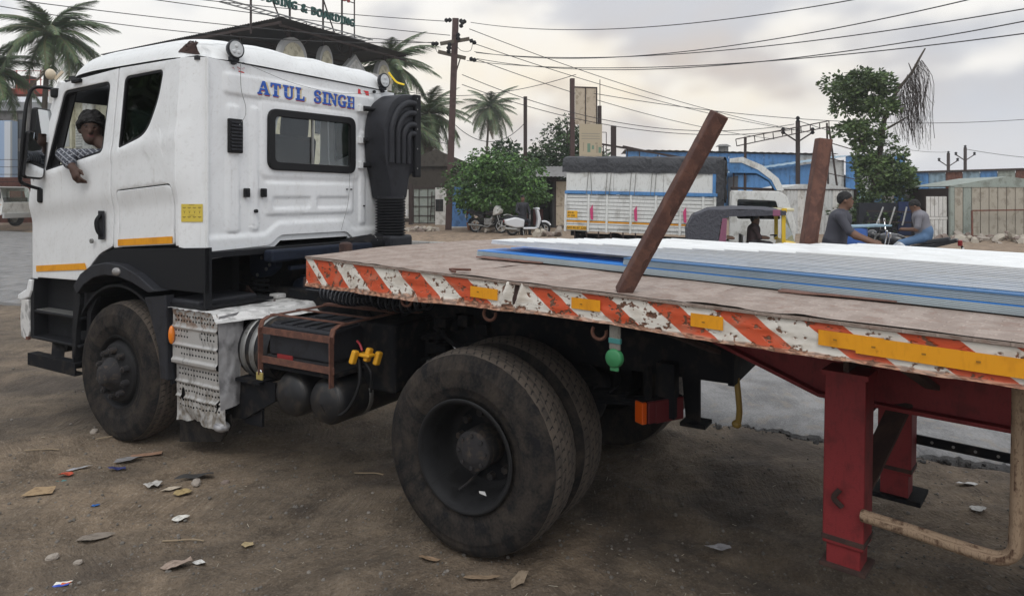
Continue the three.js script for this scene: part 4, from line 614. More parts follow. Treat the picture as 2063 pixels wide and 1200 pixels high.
  b = new MB(); b.box(1.90, 2.15, 0.60, 0.62, 0.16, 0.6); b.box(1.95, 2.16, 0.30, 0.60, 0.22, 0.24); b.prism([[2.62, 0.26], [2.10, 0.34], [1.80, 0.50], [1.80, 0.62], [2.15, 0.60], [2.62, 0.40]], 0.02, SIDE(0.20)); b.build('cover_bracket', M.chassis, grp);
  b = new MB(); b.ball(V(2.22, 0.29, 0.11), 0.06, 0.035, 0.05); b.build('drain_cup', M.alu, grp);
  b = new MB(); b.prism([[2.76, 0.36], [2.76, 0.075], [2.30, 0.16], [2.18, 0.30], [2.20, 0.36]], 0.012, SIDE(0.16)); b.build('mudflap', M.tyre, grp);
}
{ // battery box under a rusty cage, air tanks below it
  let b = new MB(); b.add(new RoundedBoxGeometry(0.56, 0.20, 0.50, 2, 0.02), V(1.50, 0.925, 0.385)); for (let i = 0; i < 5; i++) b.box(1.25 + i * 0.11, 1.32 + i * 0.11, 1.02, 1.036, 0.15, 0.40, 0.006); for (let i = 0; i < 3; i++) b.box(1.27 + i * 0.17, 1.36 + i * 0.17, 1.02, 1.034, 0.45, 0.60, 0.006); const bx = b.build('battery_box', M.plastic, tractor);
  b = new MB(); b.box(1.24, 1.80, 0.765, 0.825, 0.14, 0.62); b.build('battery', std(lin(0.03, 0.03, 0.032), 0.5), bx); b = new MB(); b.box(1.56, 1.70, 0.775, 0.84, 0.134, 0.142); b.build('battery_label', std(lin(0.25, 0.02, 0.02), 0.6), bx);
  b = new MB(); b.box(1.20, 1.82, 0.745, 0.765, 0.12, 0.66); b.build('battery_tray', M.chassis, bx);
  const cage = new THREE.Group(); cage.name = 'battery_cage'; tractor.add(cage);
  const flat = (a, c, w, h) => { const q = new MB(); q.bar(a, c, w, h); q.build('cage_bar', M.rust, cage); };
  flat(V(1.83, 0.985, 0.105), V(1.17, 0.985, 0.105), 0.008, 0.042); flat(V(1.83, 0.80, 0.105), V(1.17, 0.80, 0.105), 0.008, 0.042);
  for (const s of [1.815, 1.185]) { const q = new MB(), P = [V(s, 0.70, 0.098), V(s, 0.85, 0.098), V(s, 1.0, 0.098), V(s, 1.045, 0.115), V(s, 1.063, 0.16), V(s, 1.066, 0.30), V(s, 1.066, 0.70)]; for (let i = 0; i < P.length - 1; i++) q.bar(P[i], P[i + 1].clone().addScaledVector(P[i + 1].clone().sub(P[i]).normalize(), 0.004), 0.036, 0.008, 0, 0); q.build('cage_hoop', M.rust, cage); }
  for (const t of [0.20, 0.42, 0.66]) flat(V(1.83, 1.072, t), V(1.17, 1.072, t), 0.03, 0.006); flat(V(1.83, 1.078, 0.68), V(1.0, 1.078, 0.72), 0.05, 0.006);
  b = new MB(); b.box(1.785, 1.845, 0.665, 0.715, 0.085, 0.10, 0.006); const pl = b.build('padlock', std(lin(0.55, 0.45, 0.16), 0.4, 0.6), cage); b = new MB(); b.add(new THREE.TorusGeometry(0.018, 0.005, 6, 12, Math.PI), V(1.815, 0.712, 0.092)); b.build('shackle', M.chrome, pl);
  for (const s of [1.615, 1.305]) { b = new MB(); b.lathe([[0, -0.045], [0.07, -0.036], [0.12, -0.015], [0.143, 0.02], [0.146, 0.06], [0.146, 0.74], [0.12, 0.78], [0, 0.80]].map(([r, q]) => [r, -q]).reverse(), V(s, 0.580, 0.17), V(0, 0, -1), 32); const k = b.build('air_tank', std(lin(1.4, 1.35, 1.3), 0.45, 0.1, { map: withRep(T.steelDust, 1.2) }), tractor); b = new MB(); b.lathe([[0.147, -0.018], [0.152, -0.016], [0.152, 0.016], [0.147, 0.018]], V(s, 0.58, 0.42), V(0, 0, 1), 28); b.box(s - 0.02, s + 0.02, 0.70, 0.76, 0.40, 0.44); b.build('strap', M.steel, k); }
  b = new MB(); b.tube([V(1.10, 0.86, 0.24), V(1.07, 0.74, 0.22), V(1.10, 0.62, 0.20), V(1.17, 0.53, 0.18), V(1.26, 0.52, 0.15), V(1.30, 0.58, 0.13)], 0.012, 8, 40); b.tube([V(1.08, 0.86, 0.25), V(1.0, 0.78, 0.24), V(1.02, 0.66, 0.26)], 0.008, 6, 20); b.build('air_hose', M.rubberTrim, tractor);
  b = new MB(); for (const [s, y, q] of [[1.10, 0.875, 0.20], [1.04, 0.885, 0.26], [1.00, 0.86, 0.30]]) { b.add(new RoundedBoxGeometry(0.035, 0.085, 0.045, 2, 0.012), V(s, y, q), [0.2, 0, 0.2]); } b.box(1.0, 1.10, 0.875, 0.895, 0.22, 0.28, 0.008); b.build('air_coupling', M.yellow, tractor);
  b = new MB(); b.tube([V(1.07, 0.91, 0.24), V(1.10, 0.945, 0.25), V(1.14, 0.955, 0.27)], 0.008, 6, 10); b.build('red_hose', std(lin(0.32, 0.03, 0.04), 0.5), tractor);
  b = new MB(); b.box(0.95, 1.25, 0.62, 1.05, 0.40, 0.76, 0.02); b.build('valve_box', M.chassis, tractor);
  b = new MB(); b.box(0.86, 0.875, 0.60, 0.80, 0.62, 0.80); b.bar(V(0.86, 0.62, 0.6), V(0.86, 0.44, 0.6), 0.012); b.build('bracket_plate', M.steel, tractor);
}
{ // behind the cab: suspension tower, spring, cross tube, covers, coiled air lines
  let b = new MB(); b.prism(roundPoly([[2.70, 1.39], [2.42, 1.42], [2.40, 1.30], [2.50, 1.23], [2.62, 1.20], [2.70, 1.25]], 0.03), 0.06, SIDE(0.72), 0.006); const tw = b.build('cab_mount', M.navy, tractor);
  for (const [s, y] of [[2.46, 1.32], [2.50, 1.285], [2.55, 1.37], [2.60, 1.235]]) { const q = new MB(); q.cyl(V(s, y, 0.722), V(s, y, 0.705), 0.014, 0.014, 6); q.build('bolt', M.steel, tw); }
  b = new MB(); const hp = []; for (let i = 0; i <= 70; i++) { const a = i / 70 * 2 * Math.PI * 5; hp.push(V(2.60 + 0.055 * Math.cos(a), 1.02 + 0.19 * i / 70, 0.74 + 0.055 * Math.sin(a))); } b.tube(hp, 0.012, 8, 200); b.cyl(V(2.60, 1.0, 0.74), V(2.60, 1.22, 0.74), 0.028); b.build('coil_spring', M.black, tw);
  b = new MB(); b.box(2.24, 2.34, 1.36, 1.45, 0.55, 2.15, 0.02); b.bar(V(2.30, 1.30, 0.76), V(2.30, 1.30, 1.9), 0.03); b.build('cross_member', M.navy, tractor);
  b = new MB(); b.prism(roundPoly([[2.44, 1.02], [2.44, 1.18], [2.20, 1.25], [1.98, 1.22], [1.90, 1.05]], 0.06), 0.04, SIDE(0.92), 0.008); b.box(1.95, 2.40, 0.98, 1.22, 0.96, 1.9); b.build('inner_cover', M.navy, tractor);
  b = new MB(); b.prism([[2.64, 1.03], [2.45, 1.03], [2.62, 1.16]], 0.02, SIDE(0.62)); b.build('rusty_gusset', M.rustDark, tw);
  b = new MB(); b.add(new RoundedBoxGeometry(0.34, 0.035, 0.24, 2, 0.01), V(1.72, 1.10, 0.86)); b.add(new RoundedBoxGeometry(0.70, 0.015, 0.12, 1, 0.005), V(1.0, 1.15, 0.84)); b.build('catwalk_plate', std(lin(0.16, 0.155, 0.15), 0.55, 0.4, { map: withRep(T.dull, 2) }), tractor);
  b = new MB(); b.bar(V(1.95, 1.105, 0.84), V(2.02, 1.16, 0.84), 0.10, 0.08); b.cyl(V(1.98, 1.20, 0.74), V(1.98, 1.20, 0.70), 0.035, 0.035, 16); b.build('air_connector', M.navy, tractor); b = new MB(); b.cyl(V(1.98, 1.20, 0.70), V(1.98, 1.20, 0.69), 0.026, 0.026, 16); b.build('connector_cap', M.chrome, tractor);
  for (const [s0, t0, s1, t1, y0, r, n] of [[1.78, 0.60, 1.30, 0.62, 1.175, 0.042, 14], [1.32, 0.60, 0.88, 0.66, 1.165, 0.042, 8]]) { const hp = []; for (let i = 0; i <= n * 12; i++) { const f = i / (n * 12), a = f * n * 2 * Math.PI; hp.push(V(lerp(s0, s1, f) + 0.004 * Math.cos(a), y0 - 0.035 * Math.sin(f * Math.PI) + r * Math.sin(a), lerp(t0, t1, f) + r * Math.cos(a))); } const q = new MB(); q.tube([V(s0 + 0.06, y0 + 0.02, t0 - 0.1), ...hp, V(s1 - 0.1, y0 + 0.06, t1 + 0.02)], 0.0085, 6, n * 26); q.build('coiled_hose', phys(lin(0.030, 0.032, 0.038), 0.45), tractor); }
  b = new MB(); b.cyl(V(1.30, 1.00, 1.0), V(0.75, 1.00, 1.0), 0.12, 0.12, 22); b.build('reserve_tank', M.plastic, tractor);
}
// ---------------------------------------------------------------- flatbed trailer; x runs forward from its near front corner, z to its far side
const trailer = thing('flatbed_trailer', 'long flatbed trailer with chipped red and white stripes along its edge', 'trailer', W(-1.316, 4.40), Math.atan2(0.638, -0.770));
trailer.rotation.z = 0.0147; trailer.updateMatrixWorld(true);
const onTrailer = (s, y, t) => trailer.localToWorld(V(s, y, t));
const TL = 11.6, TW = 2.5, DK = 1.47;
const redOxide = std(lin(0.21, 0.017, 0.020), 0.6, 0.05, { map: withRep(T.dull, 1.3), ...bump(withRep(T.grain, 4), 0.0012) });
const noseX = (t) => 0.22 * sst(0.0, 0.9, t) * sst(2.5, 1.6, t);
{ // striped side board
  const reds = [[0.052, 0.255], [0.455, 0.639], [0.846, 1.024], [1.193, 1.376], [1.761, 1.898], [2.064, 2.198], [2.382, 2.524], [2.67, 2.823], [3.002, 3.136], [3.302, 3.471], [3.618, 3.76], [3.93, 4.07]];
  const LEN = 4.2, tex = dataTex(2048, 128, (u, v, c) => {
    const s = u * LEN, h = v, x = s - (1 - h) * 0.20, wob = 0.004 * N2(s * 6, h * 2);
    let red = x < -0.02 && x > -0.16 ? 1 : 0; for (const [a, b] of reds) if (x + wob > a && x + wob < b) red = 1;
    const w = [0.72, 0.68, 0.61], rd = [0.56, 0.082, 0.026]; const g = 0.10 * fbm(s * 9, h * 3, 3) + 0.05 * fbm(s * 60, h * 20, 2);
    for (let q = 0; q < 3; q++) c[q] = (red ? rd[q] : w[q]) * (1 + g);
    const stain = sst(0.05, 0.45, fbm(s * 5 + 8, h * 1.2 + 3, 4)) * (red ? 0.25 : 0.30); for (let q = 0; q < 3; q++) c[q] = lerp(c[q], [0.36, 0.27, 0.18][q], stain);
    const f = fbm(s * 13, h * 2.2, 4), f2 = fbm(s * 42 + 3, h * 7, 3), edge = sst(0.20, 0.0, h), top = sst(0.86, 1.0, h), zone = 0.28 * sst(0.0, 0.5, fbm(s * 1.1 + 2, 4, 2));
    let chip = sst(0.345, 0.39, f + 0.45 * f2 + 0.30 * edge + 0.16 * top + zone - 0.04);
    const rs = lerp(0.6, 1.3, sst(-0.4, 0.4, f2)), rust = [0.135 * rs, 0.062 * rs, 0.036 * rs]; for (let q = 0; q < 3; q++) c[q] = lerp(c[q], rust[q], chip);
    const low = sst(0.125, 0.07, h + 0.06 * fbm(s * 4, 2, 3)); const lo = sst(-0.15, 0.25, fbm(s * 16, h * 14, 4)), lc = [lerp(0.17, 0.50, lo), lerp(0.085, 0.27, lo), lerp(0.05, 0.17, lo)]; for (let q = 0; q < 3; q++) c[q] = lerp(c[q], lc[q], low * 0.85);
    const scratch = Math.abs(fbm(s * 3.1, h * 1.4 + 9, 2)) < 0.006 && s < 2 ? 0.8 : 0; for (let q = 0; q < 3; q++) c[q] = lerp(c[q], 0.09 - q * 0.02, scratch);
  });
  tex.wrapS = THREE.MirroredRepeatWrapping;
  const relief = dataTex(1024, 64, (u, v, c) => { const s = u * LEN, f = fbm(s * 13, v * 2.2, 4), f2 = fbm(s * 42 + 3, v * 7, 3); c[0] = c[1] = c[2] = 0.6 - 0.3 * sst(0.30, 0.36, f + 0.45 * f2) + 0.2 * fbm(s * 3, v, 3); }, false); relief.wrapS = THREE.MirroredRepeatWrapping;
  const bot = s => lerp(1.286, 1.331, sst(0.0, 1.6, s));
  const g = sheet(620, 16, (u, v) => {
    const s = u < 0.82 ? u / 0.82 * 4.4 : 4.4 + (u - 0.82) / 0.18 * (TL - 4.4); let y = lerp(bot(s), DK - 0.004, v), t = 0.0;
    t += 0.006 * fbm(s * 1.4, v * 1.5, 3) + 0.0015 * fbm(s * 14, v * 4, 2);
    for (const [c0, k, w] of [[1.655, -0.026, 0.016], [1.70, 0.018, 0.02], [1.742, -0.022, 0.014]]) t += k * Math.exp(-Math.pow((s - c0 + (v - 0.5) * -0.035) / w, 2)) * (0.5 + 0.5 * Math.sin(v * 3.0));
    const lip = sst(0.13, 0.0, v); t -= 0.012 * lip * (0.6 + 0.6 * fbm(s * 3, 5, 3)); y += 0.008 * lip * fbm(s * 2.2, 8, 3); y -= 0.02 * lip * Math.exp(-Math.pow((s - 1.0) / 0.6, 2));
    return V(-s, y, t);
  });
  { const p = g.attributes.position, uv = g.attributes.uv; for (let i = 0; i < p.count; i++) uv.setX(i, -p.getX(i) / LEN); }
  const board = mesh('side_board', g, std(lin(1, 1, 1), 0.62, 0, { map: tex, ...bump(relief, 0.010) }), trailer);
  const rubrail = new MB(); rubrail.box(-TL, 0.0, 1.335, 1.46, 0.010, 0.022); rubrail.build('side_channel', M.rustDark, trailer);
  // yellow reflective tape
  for (const [a, b, y0, y1, k] of [[1.424, 1.606, 1.370, 1.424, 0.0], [2.037, 2.188, 1.382, 1.431, 0], [2.603, 2.736, 1.375, 1.427, 0], [3.08, 3.285, 1.377, 1.430, 0.002], [3.20, 4.4, 1.368, 1.427, 0.004]]) {
    const q = sheet(24, 2, (u, v) => { const s = lerp(a, b, u); return V(-s, lerp(y0, y1, v) + 0.003 * Math.sin(s * 3) - (u > 0.96 && v > 0.3 && v < 0.8 ? 0.0 : 0), -0.008 - k + 0.006 * fbm(s * 1.4, (y1 - 1.33) / 0.14 * 1.5 * 0.5, 3)); }); boxUV(q); const o = mesh('reflective_tape', q, M.tape, board);
    const mk = new MB(); for (let s = a + 0.05; s < b - 0.03; s += 0.145) mk.box(-s - 0.012, -s, (y0 + y1) / 2 - 0.003, (y0 + y1) / 2 + 0.003, -0.0105 - k - 0.004, -0.0095 - k - 0.004); if (mk.g.length) { const m = mk.build('print_marks', std(lin(0.30, 0.14, 0.01), 0.6), o); tag(m, null, null, null, 'stuff'); }
  }
  // the far board and the nose beam
  const b = new MB(); b.box(-TL, 0, 1.33, 1.462, TW - 0.02, TW); b.build('far_side_board', redOxide, trailer);
  const nose = sheet(40, 3, (u, v) => { const t = u * TW; return V(noseX(t) + 0.004, lerp(1.29, DK - 0.004, v), t); }); mesh('nose_board', boxUV(nose), M.rust, trailer);
}
{ // deck of worn chequer plates
  const chk = (u, v) => { const x = (u * 8) % 1, y = (v * 8) % 1, odd = (Math.floor(u * 8) + Math.floor(v * 8)) % 2; const a = odd ? x : y, b = odd ? y : x; const d = Math.hypot((a - 0.5) / 0.40, (b - 0.5) / 0.12); return sst(1.0, 0.7, d); };
  const map = dataTex(1024, 1024, (u, v, c) => { const k = sst(-0.35, 0.45, tn(u, v, 6, 5, 81)), p = chk(u * 2 % 1, v * 2 % 1), f = tn(u, v, 90, 2, 3); const a = [0.325, 0.252, 0.210], b = [0.415, 0.335, 0.285]; for (let q = 0; q < 3; q++) { c[q] = lerp(a[q], b[q], k) * (0.90 + 0.14 * f); c[q] = lerp(c[q] * 0.94, c[q] * 1.14, p); } const rs = sst(0.24, 0.42, tn(u, v, 10, 4, 84)); for (let q = 0; q < 3; q++) c[q] = lerp(c[q], [0.22, 0.12, 0.085][q], rs * 0.35); });
  const bm = dataTex(512, 512, (u, v, c) => { const p = chk(u * 2 % 1, v * 2 % 1); c[0] = c[1] = c[2] = 0.3 + 0.5 * p + 0.1 * tn(u, v, 30, 2); }, false);
  const m = std(lin(1, 1, 1), 0.78, 0.08, { map: withRep(map, 1.3), ...bump(withRep(bm, 1.3), 0.004) });
  const cuts = [0, 1.28, 2.58, 3.9, 5.2, 6.5, 7.8, 9.1, 10.4, TL];
  for (let i = 0; i < cuts.length - 1; i++) {
    const a = cuts[i] + (i ? 0.004 : 0), b = cuts[i + 1];
    const g = sheet(44, 30, (u, v) => {
      const s = lerp(a, b, u), t = TW * Math.pow(v, 1.8) - 0.012 * (1 - v); const near = Math.exp(-t / 0.07);
      const y = DK + 0.006 * fbm(s * 1.1 + i * 5, t * 1.3, 3) + near * 0.022 * Math.max(0, fbm(s * 1.6, 2, 3) - 0.10) + 0.0015 * ((i * 7) % 3);
      return V(-s + (i === 0 ? noseX(t) * (1 - u) : 0), y, t);
    });
    boxUV(g); mesh('deck_plate', g, m, trailer);
  }
  const e = new MB(); e.box(-TL, 0.0, DK - 0.016, DK - 0.0025, -0.011, 0.05, 0.003); e.build('deck_edge', m, trailer);
}
{ // frame under the deck
  let b = new MB(); const beam = (t) => [[0.30, 1.33], [0.0, 1.285], [-2.08, 1.272], [-2.88, 1.005], [-TL, 1.000], [-TL, 1.44], [0.30, 1.44]];
  for (const t of [0.72, 1.66]) { const q = new MB(); q.prism(beam(t), 0.02, SIDE(t + 0.05)); q.box(-TL, -2.88, 0.992, 1.008, t, t + 0.12); q.bar(V(-2.88, 1.0, t + 0.06), V(-2.08, 1.268, t + 0.06), 0.12, 0.016); q.box(-2.08, 0.2, 1.262, 1.28, t, t + 0.12); q.build('main_beam', redOxide, trailer); }
  for (let s = 0.35; s < TL; s += 0.6) { const q = new MB(); q.box(-s - 0.04, -s + 0.04, 1.34, 1.455, 0.02, TW - 0.02); q.build('cross_member', M.rustDark, trailer); }
  b = new MB(); b.box(-1.9, 0.1, 1.262, 1.275, 0.75, 1.75); b.build('kingpin_plate', M.chassis, trailer);
  // tapering outrigger by the landing gear
  b = new MB(); b.prism([[0.49, 1.03], [0.74, 1.03], [0.74, 1.36], [0.36, 1.36], [0.36, 1.20], [0.49, 1.20]], 0.02, BACK(-3.07)); b.build('landing_gear_hanger', M.rustDark, trailer);
  for (const s of [-2.40, -3.32]) { const q = new MB(); q.bar(V(s, 1.34, 0.06), V(s, 1.12, 0.72), 0.05, 0.02); q.build('outrigger', M.rustDark, trailer); }
}
{ // landing legs
  for (const [t, ty] of [[0.35, 0.435], [1.28, 0.40]]) {
    const g = new THREE.Group(); g.name = 'landing_leg'; trailer.add(g);
    let b = new MB(); b.box(-3.155, -3.005, 0.53, 1.20, t, t + 0.135, 0.006); b.build('outer_tube', redOxide, g);
    b = new MB(); b.box(-3.142, -3.018, ty + 0.012, 0.60, t + 0.010, t + 0.125, 0.004); b.build('inner_tube', redOxide, g);
    b = new MB(); if (t > 1) b.box(-3.20, -2.98, ty, ty + 0.022, t - 0.02, t + 0.20, 0.004); else b.box(-3.165, -2.995, ty, ty + 0.018, t - 0.005, t + 0.15, 0.004); b.build('foot_plate', t > 1 ? M.chassis : M.rustDark, g);
    b = new MB(); b.box(-3.158, -3.002, 0.545, 0.565, t - 0.003, t + 0.138, 0.002); b.build('leg_collar', M.rustDark, g);
    b = new MB(); b.box(-3.165, -2.995, 1.19, 1.21, t - 0.01, t + 0.145); b.build('cap_plate', redOxide, g);
  }
  let b = new MB(); b.cyl(V(-3.08, 0.98, 0.48), V(-3.08, 0.98, 1.28), 0.022, 0.022, 12); b.build('cross_shaft', M.chassis, trailer);
  b = new MB(); b.bar(V(-3.10, 0.70, 0.49), V(-3.20, 1.02, 0.78), 0.09, 0.012); b.build('leg_brace', M.rustDark, trailer);
  b = new MB(); b.tube([V(-3.07, 0.755, 0.344), V(-3.05, 0.72, 0.335), V(-3.08, 0.69, 0.338)], 0.011, 6, 10); b.build('leg_hook', M.rustDark, trailer);
  // bent tube guard and the drilled bar on the far side
  const tm = std(lin(0.33, 0.235, 0.155), 0.85, 0, { map: withRep(scuffTex([1, 1, 1], [0.18, 0.10, 0.07], 0.8, 77, 256), 3) });
  b = new MB(); b.tube([V(-3.635, 1.34, 0.24), V(-3.635, 1.05, 0.25), V(-3.632, 0.80, 0.26), V(-3.625, 0.73, 0.265), V(-3.59, 0.698, 0.27), V(-3.53, 0.692, 0.275), V(-3.35, 0.685, 0.31), V(-3.15, 0.68, 0.34)], 0.0235, 12, 60); b.build('side_guard_tube', tm, trailer);
  b = new MB(); b.box(-4.6, -3.15, 0.655, 0.70, 1.42, 1.435); b.box(-4.6, -3.15, 0.655, 0.663, 1.435, 1.48); b.build('drilled_bar', M.chassis, trailer);
  for (let i = 0; i < 8; i++) { const q = new MB(); q.cyl(V(-3.22 - i * 0.09, 0.678, 1.4195), V(-3.22 - i * 0.09, 0.678, 1.417), 0.007, 0.007, 8); q.build('bolt', M.steel, trailer); }
  b = new MB(); b.box(-3.80, -3.74, 0.60, 1.34, 0.62, 0.66); b.build('guard_post', M.chassis, trailer);
}
{ // hooks, hand tap, folded lashing ring, cylinder stub, rear wheels
  for (const s of [1.513, 2.155, 0.9]) { const q = new MB(); q.add(new THREE.TorusGeometry(0.032, 0.008, 8, 18, Math.PI * 1.3), V(-s, 1.285, 0.04), [0, 0.3, Math.PI * 0.9]); q.build('rope_hook', M.rust, trailer); }
  let b = new MB(); b.box(-2.275, -2.222, 1.225, 1.33, 0.012, 0.022, 0.003); const br = b.build('hanging_bracket', std(lin(0.20, 0.19, 0.165), 0.7, 0.2, { map: withRep(T.dull, 3) }), trailer);
  b = new MB(); b.box(-2.277, -2.220, 1.253, 1.275, 0.009, 0.025, 0.002); b.build('teal_tape', std(lin(0.045, 0.20, 0.19), 0.6), br);
  b = new MB(); b.lathe([[0, 0.016], [0.012, 0.016], [0.016, 0.013], [0.033, 0.012], [0.040, 0.004], [0.041, -0.014], [0.036, -0.022], [0, -0.022]].reverse(), V(-2.248, 1.19, 0.010), V(0, 0, -1), 32); b.build('green_cap', std(lin(0.035, 0.20, 0.075), 0.5), br);
  b = new MB(); b.box(-2.27, -2.23, 1.135, 1.155, 0.006, 0.02, 0.004); b.build('cap_lip', std(lin(0.04, 0.20, 0.08), 0.5), br);
  b = new MB(); b.bar(V(-1.22, DK + 0.012, 0.055), V(-1.38, DK + 0.024, 0.035), 0.022, 0.012, 0.004); b.bar(V(-1.22, DK + 0.012, 0.055), V(-1.30, DK + 0.006, 0.01), 0.012); b.build('lashing_flap', M.rust, trailer);
  b = new MB(); b.cyl(V(0.13, 1.46, 0.40), V(0.13, 1.515, 0.40), 0.045, 0.045, 20); b.ball(V(0.13, 1.513, 0.40), 0.045, 0.018, 0.045); b.build('nose_stub', M.rustDark, trailer); b = new MB(); b.cyl(V(0.02, 1.27, 0.03), V(0.02, 1.33, 0.03), 0.03, 0.03, 12); b.build('nose_pin', M.rustDark, trailer);
  for (const s of [-8.4, -9.65]) { for (const [z, f] of [[0.06, false], [2.44, true]]) { const y = 0.525 - s * 0.0147; wheelRear(trailer, 'trailer_wheels', s, y, z, f); } const q = new MB(), y = 0.525 - s * 0.0147; q.cyl(V(s, y, 0.3), V(s, y, 2.2), 0.09, 0.09, 16); q.box(s - 0.05, s + 0.05, y, 1.1, 0.72, 0.82); q.box(s - 0.05, s + 0.05, y, 1.1, 1.66, 1.76); q.build('trailer_axle', M.chassis, trailer); }
}
// ---------------------------------------------------------------- the load: bundles of roofing sheet, skewed a little on the deck
const skew = -Math.atan2(0.236, 2.84);
// every sheet is one colour right through; the stacks look grey from the side because of the open gaps between thin edges
function sheetGeo(w, L, th) {
  const top = [[0, 0]]; const n = Math.max(1, Math.round(w / 0.25)); const p = w / n; for (let i = 0; i < n; i++) { top.push([i * p + p * 0.80, 0], [i * p + p * 0.84, -0.008], [i * p + p * 0.94, -0.008]); if (i < n - 1) top.push([(i + 1) * p, 0]); } top.push([w, 0]);
  const poly = [...top, ...top.map(([x, y]) => [x, y - th]).reverse()];
  const b = new MB(); b.prism(poly, L, new THREE.Matrix4().makeBasis(V(0, 0, 1), V(0, 1, 0), V(-1, 0, 0))); return b.geo();
}
const skinTex = withRep(scuffTex([1, 1, 1], [0.70, 0.69, 0.66], 0.30, 45, 512), 0.6);
const sheetMats = new Map(), sheetM = (c) => { const k = c.join(); if (!sheetMats.has(k)) sheetMats.set(k, std(lin(...c), 0.42, 0, { map: skinTex })); return sheetMats.get(k); };
const sg = new Map(), sgeo = (w, L, th) => { const k = [w.toFixed(3), L.toFixed(2), th].join(); if (!sg.has(k)) sg.set(k, sheetGeo(w, L, th)); return sg.get(k); };
function layRoofSheet(name, label, group, s, t, y, w, L, colour) {
  const o = mesh(name, sgeo(w, L, 0.0050), sheetM(colour), scene);
  o.position.copy(onTrailer(s, y, t)); o.quaternion.copy(trailer.quaternion).multiply(new THREE.Quaternion().setFromAxisAngle(V(0, 1, 0), skew)); tag(o, label, 'metal sheet', group); return o;
}
{
  const r = rng(88), line = s => 0.708 + (s + 0.811) * 0.083, wh = [0.78, 0.79, 0.78], bl = [0.045, 0.235, 0.66], gb = [0.40, 0.47, 0.50], gb2 = [0.30, 0.38, 0.45], Ls = 6.4, J = () => (r() - 0.5) * 0.006;
  const y0 = DK + 0.010;
  for (let k = 0; k < 6; k++) layRoofSheet('blue_roofing_sheet', k === 5 ? 'bright blue metal sheet topping the lower bundle, sticking out at the front' : 'grey-backed blue metal sheet in the lowest bundle on the deck', k === 5 ? undefined : 'sheets of the lowest bundle', -0.811 + J(), line(-0.811) + J(), y0 + 0.006 + k * 0.0062, 0.62, Ls, k === 5 ? bl : gb);
  for (let k = 0; k < 6; k++) layRoofSheet('blue_roofing_sheet', k === 5 ? 'blue metal sheet topping the second bundle, starting beside the near post' : 'grey-blue metal sheet in the second bundle under the white sheets', k === 5 ? undefined : 'sheets of the second bundle', -1.93 - (k > 3 ? 0.28 * (k - 3) * 0 : 0) + J(), line(-1.93) + 0.002 + J(), y0 + 0.044 + k * 0.0062, 0.62, Ls - 1.2, k === 5 ? [0.06, 0.17, 0.36] : gb2);
  const yA = y0 + 0.082;
  for (let k = 0; k < 4; k++) layRoofSheet('white_roofing_sheet', 'narrow white metal sheet in the foot of the lower white bundle', 'sheets in the foot of the lower white bundle', -0.865 + J(), line(-0.865) + 0.085 + J() * 0.5, yA + k * 0.0062, 0.34, Ls, wh);
  const rank = ['first', 'second', 'third', 'fourth', 'fifth', 'sixth'];
  for (let k = 0; k < 5; k++) layRoofSheet('white_roofing_sheet', `white sheet of the lower bundle, ${rank[k]} of its stepped ends from the front`, 'stepped sheets of the lower white bundle', -1.06 - k * 0.17, line(-1.06 - k * 0.17) + 0.085 + J() * 0.5, yA + 0.0248 + k * 0.0062, 0.41 + k * 0.075, Ls, wh);
  const yB = yA + 0.0562;
  for (let k = 0; k < 5; k++) layRoofSheet('white_roofing_sheet', `white sheet of the upper bundle, ${rank[k]} of its stepped ends from the near post`, 'stepped sheets of the upper white bundle', -2.12 - k * 0.17, line(-2.12 - k * 0.17) + 0.085 + J() * 0.5, yB + k * 0.0062, 0.56 + k * 0.06, Ls - 1, wh);
  // packing boards between deck and sheets
  for (const [s, t, w, L, lab] of [[-1.12, 0.66, 0.20, 0.50, 'thin reddish packing board under the front of the blue sheets'], [-3.02, 0.47, 0.10, 0.50, 'thin reddish packing board under the sheets farther back on the deck']]) { const b = new MB(); b.add(new THREE.BoxGeometry(L, 0.007, w)); const g = warp(b.geo(), 0.06, v => { v.y += 0.006 * fbm(v.x * 3 + s, v.z * 4, 2); v.z += 0.012 * fbm(v.x * 7 + s, 1, 2); }, 0.5); const o = mesh('packing_board', g, std(lin(0.22, 0.125, 0.10), 0.85, 0, { map: withRep(T.dull, 2) })); o.position.copy(onTrailer(s, DK + 0.012, t + 0.08)); o.quaternion.copy(trailer.quaternion).multiply(new THREE.Quaternion().setFromAxisAngle(V(0, 1, 0), skew + 0.12)); tag(o, lab, 'board'); }
  // steel stakes
  for (const [a, c, w, lab] of [[[-2.265, DK - 0.004, 0.045], [-2.665, 2.215, 0.10], 0.068, 'rusty steel post leaning over the near edge of the trailer deck'], [[-2.60, DK, 1.42], [-2.68, 2.20, 1.46], 0.080, 'rusty steel post standing behind the white sheets on the trailer']]) {
    const b = new MB(); b.bar(V(...a), V(...c), w, w * 0.92, 0.006, 0.62); let g = b.geo(); g = warp(g, 0.05, v => { v.x += 0.0009 * N3(v.x * 22, v.y * 22, v.z * 22); v.z += 0.0009 * N3(v.x * 22 + 4, v.y * 22, v.z * 22); }, 0.5); const o = mesh('steel_post', g, std(lin(0.92, 1.0, 1.1), 0.85, 0, { map: withRep(T.rust, 1.4), ...bump(withRep(T.grain, 5), 0.003) })); o.position.copy(trailer.position); o.quaternion.copy(trailer.quaternion); tag(o, lab, 'post');
  }
}
